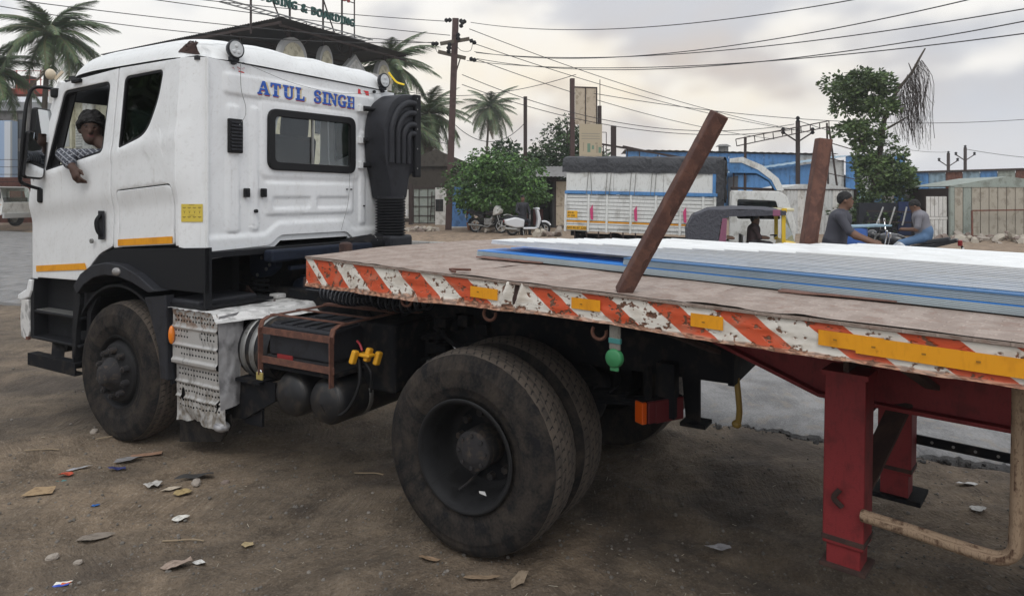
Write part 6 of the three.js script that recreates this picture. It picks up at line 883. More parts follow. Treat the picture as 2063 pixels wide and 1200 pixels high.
{ // hoarding frames and pillars
  let h = thing('hoarding', 'tall steel hoarding post with faded blank and printed boards behind the covered truck', 'billboard', W(2.95, 34, 0.28), heading(1, 0.2)); let b = new MB(); b.box(-0.1, 0.1, 0, 7.3, -0.1, 0.1); b.build('post', BM.ironPole, h); b = new MB(); b.box(1.32, 1.48, 0, 6.0, -0.08, 0.08); b.build('post', BM.iron, h); for (const [x0, x1] of [[0.14, 0.64], [0.67, 1.2]]) { const q = new MB(); q.box(x0, x1, 5.05, 6.85, 0.02, 0.06); q.build('blank_board', BM.beige, h); } b = new MB(); b.box(0.12, 1.25, 6.85, 6.91, 0, 0.08); b.box(1.2, 1.26, 5.0, 6.9, 0, 0.08); b.box(0.63, 0.68, 5.0, 6.88, 0.03, 0.075); b.build('board_frame', BM.iron, h);
  const pr = canvasTex(256, 384, c => { c.fillStyle = '#b4a78f'; c.fillRect(0, 0, 256, 384); c.fillStyle = '#8f8c80'; for (let i = 0; i < 3; i++) c.fillRect(24, 96 + i * 26, 208, 7); c.fillStyle = '#6f8b78'; c.fillRect(90, 200, 34, 90); c.fillRect(140, 220, 26, 40); c.fillRect(216, 236, 30, 60); c.fillStyle = '#9a8f7c'; c.fillRect(40, 190, 12, 90); c.fillRect(180, 190, 26, 20); c.fillRect(190, 216, 18, 80); c.fillRect(24, 320, 200, 6); });
  mesh('printed_board', sheet(1, 1, (u, v) => V(lerp(0.32, 1.48, u), lerp(3.25, 5.08, v), 0.14)), std(lin(1, 1, 1), 0.8, 0, { map: pr }), h); b = new MB(); b.box(0.32, 1.48, 3.25, 5.08, 0.11, 0.136); b.build('board_back', BM.beigeSheet, h); b = new MB(); b.bar(V(-0.25, 5.1, 0), V(0.3, 5.1, 0), 0.04); b.bar(V(-0.25, 5.1, 0), V(-0.25, 4.0, 0), 0.03); b.bar(V(1.5, 4.7, 0), V(1.75, 4.7, 0), 0.03); b.bar(V(1.75, 4.7, 0), V(1.75, 2.5, 0), 0.03); b.bar(V(1.42, 6.0, 0), V(1.42, 7.3, 0), 0.03); b.build('conduit', BM.iron, h);
  for (const [x, d, top, w, lab] of [[0.69, 36, 6.7, 0.19, 'plain rusty steel pillar rising among the trees'], [5.0, 34.2, 5.0, 0.24, 'short rusty steel pillar right of the hoarding']]) { const p = new MB(); p.box(-w / 2, w / 2, 0, top, -w / 2, w / 2); const o = p.build('steel_pillar', BM.iron, scene); o.position.copy(W(x, d, 0.28)); tag(o, lab, 'pillar'); }
  // light roof frame running right from the hoarding
  const f = thing('roof_frame', 'bare steel roof frame between the hoarding and blue shed', 'frame', W(4.3, 35, 0.28), heading(0.98, -0.1)); const fb = (a, c, w = 0.06) => { const q = new MB(); q.bar(V(...a), V(...c), w); q.build('frame_bar', BM.iron, f); }; fb([0, 4.2, 0], [4.6, 3.4, 0], 0.09); fb([1.3, 4.1, -0.6], [4.9, 3.3, -0.6], 0.08); fb([0.3, 3.0, 0], [4.6, 3.0, 0], 0.05); for (const x of [0.3, 1.4, 2.1, 3.0, 3.6, 4.4]) fb([x, 0, 0], [x + (x === 1.4 ? 0.1 : 0), 4.15 - x * 0.18, 0], 0.05);
}
{ // blue factory sheds in the middle distance
  let s = thing('blue_shed', 'long blue corrugated factory shed behind the covered truck', 'shed', W(8.2, 50, 0.3), heading(0.97, -0.12)); const wall = (x0, x1, h0, h1, m, z = 0, name = 'wall_sheet') => { const g = corr(x1 - x0, 1, 0.30, 0.04); const p = g.attributes.position; for (let i = 0; i < p.count; i++) { const x = p.getX(i) + x0, k = (x - x0) / (x1 - x0); p.setXYZ(i, x, p.getY(i) * lerp(h0, h1, k), p.getZ(i) + z); } g.computeVertexNormals(); mesh(name, boxUV(g), m, s); };
  for (let i = 0; i < 6; i++) wall(i * 2.4, i * 2.4 + 2.38, 4.75 - i * 0.07, 4.68 - i * 0.07, i === 5 ? BM.whiteSheet : BM.blueSheet); let b = new MB(); b.box(0, 14.4, 0, 4.2, -8, -0.1); b.build('frame_body', BM.greyWall, s); mesh('roof', boxUV(sheet(60, 4, (u, v) => V(u * 14.6 - 0.1, lerp(4.85, 5.0, v) - u * 0.42 + 0.04 * (Math.round(u * 60) % 2), lerp(0.3, -8, v)))), BM.asbestos, s); b = new MB(); b.cyl(V(7, 4.6, -1), V(7, 5.1, -1), 0.35, 0.35, 16); b.cyl(V(7, 5.1, -1), V(7, 5.25, -1), 0.55, 0.3, 16); b.build('roof_vent', BM.asbestos, s);
  s = thing('blue_workshop', 'nearer blue workshop with lean-to awnings behind the truck cab', 'shed', W(14.0, 43, 0.3), heading(0.97, -0.2)); wall(0, 3.0, 2.9, 3.3, BM.blueSheet); wall(3.02, 4.9, 3.3, 3.6, BM.blueSheet); wall(4.92, 6.1, 3.6, 3.7, BM.whiteSheet); wall(6.12, 6.9, 3.9, 3.9, BM.blueSheet, 0.3); for (let i = 0; i < 4; i++) wall(6.92 + i * 0.62, 7.52 + i * 0.62, 3.9, 3.9, i % 2 ? BM.blueSheet : BM.whiteSheet, 0.3); b = new MB(); b.box(0, 9.3, 0, 2.8, -6, -0.1); b.build('frame_body', BM.greyWall, s); mesh('roof', boxUV(sheet(40, 2, (u, v) => V(lerp(-0.4, 9.5, u), lerp(2.95, 3.95, clamp(u * 1.4)) + 0.25 * v + 0.04 * (Math.round(u * 40) % 2), lerp(0.4, -6, v)))), BM.paleBlue, s); for (const [x0, x1, y] of [[0.5, 3.6, 1.75], [5.0, 7.2, 1.7], [7.3, 9.6, 2.0]]) { const q = new MB(); q.prism([[0, y], [1.1, y - 0.22], [1.1, y - 0.3], [0, y - 0.08]], x1 - x0, new THREE.Matrix4().makeBasis(V(0, 0, 1), V(0, 1, 0), V(-1, 0, 0)).setPosition(x1, 0, 0.02)); q.build('awning', x0 > 7 ? BM.darkRoof : BM.paleBlue, s); } b = new MB(); b.box(1.5, 2.6, 0, 1.6, 0.03, 0.1); b.build('doorway', BM.greyWall, s); b = new MB(); b.bar(V(3.7, 0, 1.1), V(3.7, 1.9, 1.1), 0.1); b.build('awning_post', BM.iron, s);
  s = thing('rusty_shed', 'blue and rust patched corrugated shed at the far right', 'shed', W(24.8, 43, 0.3), heading(0.94, -0.33)); const pat = [BM.blueSheet, BM.paleBlue, BM.rustSheet, BM.paleBlue, BM.blueSheet, BM.greyGreen, BM.rustSheet, BM.blueSheet, BM.paleBlue, BM.blueSheet, BM.rustSheet, BM.blueSheet, BM.blueSheet, BM.rustSheet, BM.blueSheet, BM.blueSheet]; pat.forEach((m, i) => wall(i * 0.9, i * 0.9 + 0.88, 2.95 + i * 0.02, 2.97 + i * 0.02, m)); const rr2 = rng(3); for (let i = 0; i < 15; i++) { const x = 0.5 + rr2() * 12, y = 0.8 + rr2() * 1.2; const g = corr(0.45 + 0.4 * rr2(), 0.7 + 0.5 * rr2(), 0.2, 0.03); g.translate(x, y, 0.05 + 0.012 * i); mesh('patch_sheet', boxUV(g), [BM.rustSheet, BM.greyGreen, BM.rustSheet, BM.paleBlue][i % 4], s); } b = new MB(); b.box(0, 14.4, 0, 2.9, -6, -0.05); b.build('frame_body', BM.greyWall, s); b = new MB(); b.bar(V(-0.3, 3.0, 0.1), V(14.6, 3.32, 0.1), 0.12, 0.10); b.build('eave', BM.iron, s); mesh('roof', boxUV(sheet(2, 2, (u, v) => V(lerp(-0.3, 14.6, u), lerp(3.02, 3.34, u) + 0.03 * v, lerp(0.15, -6, v)))), BM.blueSheet, s);
}
{ // sheet-metal cabin behind the second post
  let s = thing('metal_cabin', 'pale ribbed metal cabin behind the upright rusty post', 'cabin', W(10.75, 28.2, 0.2), heading(1, 0.02)); let b;
  for (let i = 0; i < 11; i++) { const g = corr(0.285, 1.86, 0.143, 0.03); g.translate(i * 0.288, 0.04, 0); mesh('wall_sheet', boxUV(g), i % 5 === 3 ? BM.creamWhite : BM.whiteSheet, s); } b = new MB(); b.box(0, 3.17, 0, 1.88, -2.6, -0.02); b.build('body', BM.whiteSheet, s); b = new MB(); b.prism([[-0.05, 1.90], [3.25, 1.90], [2.2, 2.12], [1.0, 2.12]], 2.6, SIDE(-2.62)); b.build('roof', BM.whiteSheet, s); b = new MB(); b.box(-0.03, 3.2, 1.88, 1.92, -2.62, 0.05); b.box(3.17, 3.24, 0, 1.9, -0.05, 0.06); b.build('edge_trim', BM.iron, s);
  s = thing('beige_cabin', 'beige ribbed cabin with green-grey pitched roof at the right edge', 'cabin', W(15.75, 25, 0.12), heading(1, -0.06)); for (let i = 0; i < 14; i++) { const q = new MB(); q.box(0.16 + i * 0.30, 0.44 + i * 0.30, 0.10, 2.03, 0.0, 0.05, 0.01); q.build('wall_panel', [BM.beigeSheet, BM.beige, BM.creamWhite, BM.beigeSheet][(i * 7) % 4] === BM.creamWhite ? BM.beigeSheet : [BM.beigeSheet, BM.beigeSheet, BM.greyGreen][(i * 5) % 3 === 2 && i % 4 === 1 ? 2 : 0], s); } b = new MB(); b.box(0.1, 4.4, 0.05, 2.0, -3, -0.03); b.build('body', BM.iron, s); b = new MB(); b.box(0.0, 0.14, 0, 2.06, -0.05, 0.07); b.box(0, 4.45, 2.03, 2.10, -0.05, 0.07); b.box(0.1, 4.45, 0.0, 0.1, -0.05, 0.07); b.build('corner_frame', BM.greyGreen, s); b = new MB(); b.prism([[0, 2.08], [4.45, 2.08], [2.0, 2.42]], 2.9, SIDE(-2.9)); b.build('roof', BM.greyGreen, s);
  const fr = thing('metal_stand', 'bare rusty rectangular frame leaning on the beige cabin', 'frame', W(16.15, 24.75, 0.12), heading(1, -0.06)); for (const [a, c] of [[[0.05, 0, 0.35], [0.18, 1.2, 0.1]], [[0.18, 1.2, 0.1], [4, 1.26, 0.1]], [[0.06, 0.3, 0.3], [4, 0.32, 0.3]]]) { const q = new MB(); q.bar(V(...a), V(...c), 0.05); q.build('frame_bar', BM.rustSheet, fr); }
  const gt = thing('white_gate', 'worn white ribbed gate panel left of the beige cabin', 'gate', W(14.95, 25.1, 0.12), 0); for (let j = 0; j < 2; j++) for (let i = 0; i < 5; i++) { const q = new MB(); q.box(0.02 + i * 0.15, 0.155 + i * 0.15, 0.12 + j * 0.86, 0.86 + j * 0.84, 0, 0.03, 0.006); q.build('slat', BM.creamWhite, gt); } let q = new MB(); q.box(0, 0.77, 0.10, 1.72, -0.04, -0.01); q.build('backing', BM.iron, gt); q = new MB(); q.box(0, 0.77, 0.87, 0.97, 0.0, 0.035); q.build('mid_rail', BM.creamWhite, gt);
  const dk = thing('dark_doorway', 'dark blue-black shed wall left of the white gate', 'wall', W(13.5, 27, 0.12), 0); q = new MB(); q.box(0, 2.3, 0, 1.45, -0.2, 0); q.build('wall_face', std(lin(0.016, 0.018, 0.026), 0.9), dk); q = new MB(); q.box(1.5, 2.0, 0.2, 1.5, 0, 0.05); q.build('blue_panel', std(lin(0.02, 0.035, 0.10), 0.8), dk); for (const y of [0.75, 1.15]) { const k = new MB(); k.bar(V(0.1, y, 0.4), V(1.9, y - 0.05, 0.4), 0.05); k.build('rail', BM.iron, dk); } for (let i = 0; i < 3; i++) { const k = new MB(); k.bar(V(0.4 + i * 0.5, 0.6, 0.5), V(0.7 + i * 0.45, 1.3, 0.45), 0.04); k.build('pole', BM.trimGrey, dk); }
}
{ // lattice gantry with poles
  const g = thing('lattice_boom', 'ladder-like steel lattice boom on poles above the blue workshop', 'frame', W(10.96, 34, 0.28), heading(0.98, -0.06)); const a = [0, 4.33, 0], e = [4.45, 5.2, 0], a2 = [0.05, 4.0, 0], e2 = [4.45, 4.92, 0]; const bar = (p, q, w = 0.05, n = 'lattice_bar') => { const k = new MB(); k.bar(V(...p), V(...q), w); k.build(n, BM.iron, g); }; bar(a, e); bar(a2, e2); for (let i = 0; i <= 10; i++) { const f = i / 10; bar([lerp(a[0], e[0], f), lerp(a[1], e[1], f), 0], [lerp(a2[0], e2[0], f), lerp(a2[1], e2[1], f), 0], 0.035); } bar([0.43, 0, 0], [0.46, 4.45, 0], 0.11, 'pole'); bar([4.45, 0, 0], [4.35, 5.1, 0], 0.07, 'pole'); bar([5.1, 0, 0], [4.45, 4.9, 0], 0.07, 'pole'); bar([5.75, 0, 0], [5.7, 4.6, 0], 0.05, 'pole'); for (let i = 0; i < 4; i++) bar([4.45, 4.9 - i * 0.75, 0], [5.75, 4.45 - i * 0.7, 0], 0.04);
}
// ---------------------------------------------------------------- poles and wires
const insul = (g, p, dir, r = 0.12) => { const b = new MB(); b.lathe([[0, -0.18], [r * 0.5, -0.17], [r, -0.09], [r * 0.55, -0.02], [r, 0.06], [r * 0.5, 0.15], [0, 0.17]], p, dir, 14); b.build('insulator', M.black, g); };
{
  const g = thing('utility_pole', 'tall rusty steel utility pole with two cross arms beside the blue wall', 'pole', W(-2.88, 31.4, 0.28), 0); let b = new MB(); b.bar(V(0, 0, 0), V(0.33, 9.58, 0), 0.15, 0.28); b.build('mast', BM.ironPole, g); const arms = [[[-0.35, 8.4, 0.15], [0.95, 8.68, -0.1]], [[-0.45, 8.05, 0.15], [0.78, 7.80, -0.1]]]; for (const [a, c] of arms) { b = new MB(); b.bar(V(...a), V(...c), 0.09, 0.16); b.build('cross_arm', std(lin(0.09, 0.075, 0.055), 0.8), g); } b = new MB(); b.bar(V(0.30, 7.0, 0), V(0.55, 7.8, 0), 0.05); b.bar(V(0.42, 8.55, 0.12), V(0.30, 8.0, 0.12), 0.05); b.build('brace', BM.iron, g); for (const [x, y, z, d] of [[0.0, 9.50, 0, V(1, 0.05, 0)], [0.66, 9.45, 0, V(1, -0.2, 0)], [0.62, 9.30, 0.1, V(0.4, 1, 0)], [-0.58, 8.40, 0.15, V(1, 0.05, 0)], [1.12, 8.52, 0, V(1, -0.6, 0)], [0.45, 8.75, 0.1, V(0, 1, 0)], [0.05, 8.3, 0.15, V(0.3, 1, 0)], [0.05, 8.15, 0.15, V(0.2, 1, 0)], [1.12, 7.72, 0, V(1, -0.3, 0)]]) insul(g, V(x, y, z), d, 0.11); b = new MB(); b.tube([V(1.1, 8.45, 0), V(1.0, 8.1, 0.1), V(0.6, 8.1, 0.1), V(0.35, 8.35, 0.1)], 0.012, 5, 20); b.tube([V(-0.58, 8.3, 0.15), V(-0.5, 8.05, 0.15), V(-0.3, 7.95, 0.15)], 0.01, 5, 14); tag(b.build('jumper_wires', M.black, g), null, null, null, 'stuff');
  const small = (x, d, top, lab, sc = 1) => { const g = thing('street_pole', lab, 'pole', W(x, d, 0.28), 0); let b = new MB(); b.bar(V(0, 0, 0), V(0, top, 0), 0.16 * sc); b.build('mast', BM.iron, g); b = new MB(); b.bar(V(0, top - 1.0 * sc, 0), V(0.7 * sc, top - 0.55 * sc, 0), 0.06 * sc); b.bar(V(0, top - 1.0 * sc, 0), V(-0.7 * sc, top - 0.55 * sc, 0), 0.06 * sc); b.build('cross_arm', BM.iron, g); for (const [a, y] of [[0.72, top - 0.45], [-0.72, top - 0.45], [0, top + 0.1]]) insul(g, V(a * sc, y === top + 0.1 ? y : top - 0.45 * sc, 0), V(0, 1, 0), 0.11 * sc); };
  small(14.0, 34, 5.2, 'thin pole with v-shaped arms standing behind the lattice boom'); small(44.0, 70, 5.8, 'far pole with v-shaped arms left of its twin above the rusty shed', 1.3); small(45.7, 70, 6.4, 'taller far pole with v-shaped arms above the rusty shed', 1.3);
  // cables: from, to, sag
  const P = (x, y, d) => V((x - 1031) / 1400 * d, 1.85 + (394 - y) / 1400 * d, -d); const wm = std(lin(0.035, 0.035, 0.037), 0.7);
  const lines = [[P(903, 43, 31.4), P(240, -20, 24), 0.1, 'left from the very top of the utility pole'], [P(906, 71, 31.4), P(180, -20, 24), 0.1, 'left from the middle of the utility pole'], [P(880, 87, 31.4), P(-60, -12, 24), 0.15, 'left from the lower arm of the utility pole'], [P(880, 85, 31.6), P(-60, 2, 26), 0.5, 'left just below the lower arm wire'],
    [P(948, 45, 31.4), P(1760, -8, 17), 0.55, 'right from the pole top to the upper edge of the view'], [P(955, 104, 31.4), P(2000, -12, 15), 0.75, 'right and up towards the upper right corner'], [P(958, 106, 31.4), P(2120, 8, 15), 0.6, 'right across the cloud below the highest pair'], [P(960, 118, 31.4), P(2120, 32, 15), 0.8, 'right above the bare branch of the tree'], [P(940, 122, 31.4), P(2120, 60, 15), 0.55, 'right just touching the bare branch'],
    [P(945, 58, 31.4), P(1640, 268, 45), 0.5, 'down and right from the pole top past the leaning post'], [P(956, 88, 31.4), P(1600, 262, 45), 0.4, 'down and right from the upper arm'], [P(956, 118, 31.4), P(1560, 280, 45), 0.5, 'down and right from the lower arm'], [P(930, 150, 31.5), P(1600, 250, 36), 1.2, 'slack to the thin pole behind the lattice boom'], [P(930, 170, 31.5), P(1592, 262, 36), 1.0, 'slack just under the wire to the thin pole'],
    [P(915, 290, 31.5), P(830, 250, 40), 0.3, 'short and slack into the palms'], [P(915, 250, 31.5), P(1058, 246, 36), 0.9, 'sagging behind the single palm'], [P(700, 150, 45), P(1160, 150, 34), 1.2, 'thin and level behind the hoarding'], [P(1196, 188, 34), P(2120, 236, 40), 0.8, 'level at the right behind the leaning tree'], [P(1605, 242, 34), P(1912, 306, 70), 0.5, 'far and faint to the twin poles'], [P(1945, 300, 70), P(2150, 322, 70), 0.2, 'far and faint beyond the rusty shed']];
  for (const [a, c, sag, lab] of lines) { const b = new MB(), pts = []; for (let i = 0; i <= 14; i++) { const f = i / 14, p = a.clone().lerp(c, f); p.y -= sag * 4 * f * (1 - f); pts.push(p); } b.tube(pts, 0.011 + 0.00018 * Math.min(a.length(), c.length()), 5, 40); const o = b.build('power_cable', wm, scene); tag(o, `dark overhead cable running ${lab}`, 'cable', 'overhead cables'); }
}
// ---------------------------------------------------------------- trees, palms
const leafM = (c, o = {}) => std(lin(1, 1, 1), 0.6, 0, { vertexColors: true, side: THREE.DoubleSide, ...o });
const LEAF = leafM(), barkM = std(lin(0.085, 0.068, 0.052), 0.95, 0, { map: withRep(T.dull, 1.5), ...bump(withRep(T.grain, 3), 0.02) });
// crown: leaves spread through clumps; each leaf is two folded faces
function crownGeo(clumps, n, size, colA, colB, seed, droop = 0.4) {
  const r = rng(seed), P = [], C = [], tot = clumps.reduce((s, c) => s + c[3] * c[4] * c[5], 0), a = V(0, 0, 0), u = V(0, 0, 0), w = V(0, 0, 0), q = V(0, 0, 0);
  for (const [cx, cy, cz, rx, ry, rz] of clumps) {
    const k = Math.round(n * rx * ry * rz / tot), tone = 0.75 + 0.5 * r();
    for (let i = 0; i < k; i++) {
      do { a.set(r() * 2 - 1, r() * 2 - 1, r() * 2 - 1); } while (a.lengthSq() > 1 || a.lengthSq() < 0.12);
      const rad = Math.pow(a.length(), 0.55); a.normalize().multiplyScalar(rad); const tw = 1 + 0.35 * N3(a.x * 2.2 + cx, a.y * 2.2 + cy, a.z * 2.2); a.multiplyScalar(tw);
      const px = cx + a.x * rx, py = cy + a.y * ry, pz = cz + a.z * rz; if (N3(px * 2.1, py * 2.1, pz * 2.1) < -0.32) continue;
      u.set(r() - 0.5 + a.x * 0.7, r() * 0.7 - droop + a.y * 0.3, r() - 0.5 + a.z * 0.7).normalize(); w.set(r() - 0.5, r() - 0.5, r() - 0.5).cross(u).normalize(); q.crossVectors(u, w);
      const s = size * (0.6 + 0.8 * r()), h = s * 0.30; const t = r(), m = tone * (0.75 + 0.5 * r());
      const c = [lerp(colA[0], colB[0], t) * m, lerp(colA[1], colB[1], t) * m, lerp(colA[2], colB[2], t) * m];
      const b0 = [px, py, pz], tip = [px + u.x * s, py + u.y * s, pz + u.z * s], mid = [px + u.x * s * 0.5, py + u.y * s * 0.5, pz + u.z * s * 0.5], L = [mid[0] + w.x * h + q.x * h * 0.3, mid[1] + w.y * h + q.y * h * 0.3, mid[2] + w.z * h + q.z * h * 0.3], R = [mid[0] - w.x * h + q.x * h * 0.3, mid[1] - w.y * h + q.y * h * 0.3, mid[2] - w.z * h + q.z * h * 0.3];
      P.push(...b0, ...L, ...tip, ...b0, ...tip, ...R); for (let j = 0; j < 6; j++) C.push(...c);
    }
  }
  const g = new THREE.BufferGeometry(); g.setAttribute('position', new THREE.Float32BufferAttribute(P, 3)); g.setAttribute('color', new THREE.Float32BufferAttribute(C, 3)); g.computeVertexNormals(); return g;
}
const limb = (b, pts, r0, r1, seg = 8) => { for (let i = 0; i < pts.length - 1; i++) { const f0 = i / (pts.length - 1), f1 = (i + 1) / (pts.length - 1); b.cyl(pts[i], pts[i + 1], lerp(r0, r1, f0), lerp(r0, r1, f1), seg, true); b.ball(pts[i + 1], lerp(r0, r1, f1) * 1.01, lerp(r0, r1, f1) * 1.01, lerp(r0, r1, f1) * 1.01, 8); } };
function tree(name, label, pos, limbs, clumps, n, size, cA, cB, seed, group, droop) {
  const t = thing(name, label, 'tree', pos, 0, group); const b = new MB(); for (const [pts, r0, r1] of limbs) limb(b, pts.map(p => V(...p)), r0, r1); b.build('trunk', barkM, t); mesh('crown', crownGeo(clumps, n, size, cA, cB, seed, droop), LEAF, t); return t;
}
const ball = (cx, cy, cz, rx, ry, rz, k, seed) => { const r = rng(seed), o = []; for (let i = 0; i < k; i++) { const a = r() * 6.283, e = Math.acos(2 * r() - 1), q = 0.55 + 0.4 * r(), s = 0.26 + 0.18 * r(); o.push([cx + rx * q * Math.sin(e) * Math.cos(a), cy + ry * q * Math.cos(e), cz + rz * q * Math.sin(e) * Math.sin(a), rx * s, ry * s * 0.9, rz * s]); } return o; };
tree('bushy_tree', 'round dense bright green tree overhanging the roadside shop', W(-0.75, 30.3, 0.28), [[[[0.3, 0, 0], [0.25, 0.8, 0.1], [0.1, 1.6, 0]], 0.16, 0.11], [[[0.1, 1.5, 0], [-0.9, 2.3, 0.3]], 0.09, 0.04], [[[0.1, 1.6, 0], [1.0, 2.5, 0]], 0.09, 0.04]],
  [...ball(0.05, 2.15, 0, 2.15, 1.35, 1.9, 46, 5), ...ball(-0.7, 1.7, 0.6, 1.45, 1.05, 1.2, 18, 6), ...ball(1.15, 2.3, 0.5, 1.2, 0.9, 1.1, 14, 7)], 15000, 0.155, [0.026, 0.070, 0.016], [0.095, 0.19, 0.036], 51, undefined, 0.6);
tree('leafy_tree', 'dark loose-leaved tree behind the single palm and rusty pillar', W(2.6, 40, 0.28), [[[[0, 0, 0], [0, 2.2, 0], [0.3, 3.6, 0]], 0.2, 0.1]], [...ball(0, 4.0, 0, 1.6, 1.7, 1.5, 24, 15), ...ball(-1.3, 3.2, 0, 1.3, 1.2, 1.2, 14, 16)], 9000, 0.19, [0.020, 0.045, 0.016], [0.06, 0.11, 0.03], 52);
tree('leafy_tree', 'lower dark tree at the foot of the hoarding post', W(4.5, 38, 0.28), [[[[0, 0, 0], [0, 1.6, 0], [-0.2, 2.6, 0]], 0.16, 0.08]], [...ball(-0.2, 2.9, 0, 1.25, 1.15, 1.2, 18, 25)], 5200, 0.18, [0.018, 0.042, 0.016], [0.055, 0.10, 0.03], 53);
tree('leafy_tree', 'dark shrubby tree hugging the left of the bushy green tree', W(-0.2, 37, 0.28), [[[[0, 0, 0], [0, 1.8, 0], [-0.2, 3.0, 0]], 0.14, 0.07]], [...ball(0.0, 3.3, 0, 1.5, 1.3, 1.3, 18, 35)], 4600, 0.20, [0.018, 0.045, 0.018], [0.05, 0.095, 0.03], 54);
{ // leaning tree with dead top and hanging creepers
  const o = W(13.9, 28.2, 0.2), Pt = (x, y) => [(x - 1031) / 1400 * 28.2 - 13.9, 1.85 + (394 - y) / 1400 * 28.2 - 0.2];
  const pl = (arr, z = 0) => arr.map(([x, y], i) => [...Pt(x, y), z + 0.12 * Math.sin(i * 2.1)]);
  const t = tree('leaning_tree', 'crooked green tree with bare leaning branch and hanging dead creepers', o, [[pl([[1722, 478], [1735, 450], [1752, 420], [1760, 380], [1768, 330], [1778, 285], [1782, 240], [1790, 210], [1812, 180], [1838, 145], [1850, 118], [1867, 97]]), 0.17, 0.03], [pl([[1768, 330], [1735, 290], [1722, 240]]), 0.08, 0.03], [pl([[1782, 262], [1810, 245], [1835, 232]]), 0.05, 0.02], [pl([[1760, 385], [1795, 345], [1815, 320]]), 0.07, 0.03], [pl([[1838, 145], [1828, 128]]), 0.03, 0.015]],
    [...ball(...Pt(1738, 185), 0, 1.35, 1.0, 1.0, 22, 61), ...ball(...Pt(1712, 240), 0.1, 0.95, 0.75, 0.9, 13, 62), ...ball(...Pt(1762, 305), 0, 1.05, 0.8, 0.9, 14, 63), ...ball(...Pt(1775, 355), 0.1, 1.25, 0.95, 1.0, 20, 64), ...ball(...Pt(1740, 415), 0.2, 1.0, 0.6, 0.8, 12, 65), ...ball(...Pt(1815, 400), 0, 0.9, 0.6, 0.7, 10, 66)], 22000, 0.15, [0.034, 0.066, 0.020], [0.115, 0.175, 0.052], 55);
  const r = rng(67), vines = []; for (let i = 0; i < 190; i++) { const f = Math.pow(r(), 0.8), x0 = lerp(1795, 1850, f) + 10 * r(), y0 = lerp(205, 120, f), L = (60 + 110 * r()) * (0.5 + 0.6 * f); const [ax, ay] = Pt(x0, y0), [bx, by] = Pt(x0 + 14 * (r() - 0.4) + 10, y0 + L), z = (r() - 0.5) * 0.7; const b = new THREE.TubeGeometry(new THREE.CatmullRomCurve3([V(ax, ay, z * 0.4), V(lerp(ax, bx, 0.35) + 0.5 * (r() - 0.42), lerp(ay, by, 0.3) + 0.2 * r(), z), V(lerp(ax, bx, 0.7) + 0.3 * (r() - 0.5), lerp(ay, by, 0.7), z), V(bx + 0.2 * (r() - 0.5), by, z)]), 9, 0.004 + 0.011 * r() * r(), 3); vines.push(clean(b)); }
  const vm = mesh('hanging_creepers', mergeGeometries(vines), std(lin(0.060, 0.045, 0.038), 0.95), t); tag(vm, null, null, null, 'stuff');
  tree('low_shrub', 'low green shrubs between the crooked tree and dark shed wall', W(14.6, 27.6, 0.15), [[[[0, 0, 0], [0, 0.7, 0]], 0.05, 0.03]], [...ball(0, 0.9, 0, 1.5, 0.9, 0.7, 16, 71)], 2600, 0.14, [0.022, 0.05, 0.018], [0.07, 0.12, 0.035], 56);
}
// ---- coconut palms
function frondGeo(L, seed, dead = 0) {
  const r = rng(seed), P = [], C = []; const sag = 0.42 + 0.25 * r(); const pt = f => V(L * f * (1 - 0.10 * f), L * (0.20 * f - (0.20 + sag) * f * f), 0); const base = dead ? [0.16, 0.12, 0.07] : [0.045, 0.085, 0.032], tip = dead ? [0.22, 0.17, 0.10] : [0.105, 0.150, 0.060];
  const tri = (a, b, c, col) => { P.push(a.x, a.y, a.z, b.x, b.y, b.z, c.x, c.y, c.z); for (let i = 0; i < 3; i++) C.push(...col); };
  for (let i = 0; i < 10; i++) { const f0 = i / 10, f1 = (i + 1) / 10, a = pt(f0), b = pt(f1), w0 = 0.035 * (1 - f0) + 0.008, w1 = 0.035 * (1 - f1) + 0.008, c = [0.10, 0.105, 0.045]; for (const s of [1, -1]) { tri(a.clone().add(V(0, 0, w0 * s)), b.clone().add(V(0, 0, w1 * s)), a.clone().add(V(0, w0, 0)), c); tri(b.clone().add(V(0, 0, w1 * s)), b.clone().add(V(0, w1, 0)), a.clone().add(V(0, w0, 0)), c); } }
  for (let i = 0; i < 66; i++) { const f = 0.16 + 0.84 * i / 65, p = pt(f), d = pt(Math.min(1, f + 0.02)).sub(pt(f - 0.02)).normalize(); for (const s of [1, -1]) { const len = L * (0.30 * Math.sin(Math.PI * clamp(0.12 + 0.85 * f)) + 0.06) * (0.8 + 0.4 * r()), hang = 0.55 + 0.6 * r() + (dead ? 0.5 : 0); const e = V(d.x * 0.62, d.y * 0.62 - hang * 0.55, s * (0.75 - 0.2 * r())).normalize().multiplyScalar(len), m = p.clone().add(V(e.x * 0.5, e.y * 0.32, e.z * 0.55)), q = p.clone().add(e), wd = d.clone().multiplyScalar(0.0085); const k = 0.75 + 0.5 * r(), col = [0, 1, 2].map(j => lerp(base[j], tip[j], r() * 0.7 + 0.3 * f) * k); tri(p.clone().sub(wd), p.clone().add(wd), m.clone().add(wd), col); tri(p.clone().sub(wd), m.clone().add(wd), m.clone().sub(wd), col); tri(m.clone().sub(wd), m.clone().add(wd), q, col); } }
  const g = new THREE.BufferGeometry(); g.setAttribute('position', new THREE.Float32BufferAttribute(P, 3)); g.setAttribute('color', new THREE.Float32BufferAttribute(C, 3)); g.computeVertexNormals(); return g;
}
const fronds = [1, 2, 3, 4].map(i => frondGeo(1, 200 + i)), deadFronds = [frondGeo(1, 210, 1), frondGeo(1, 211, 1)];
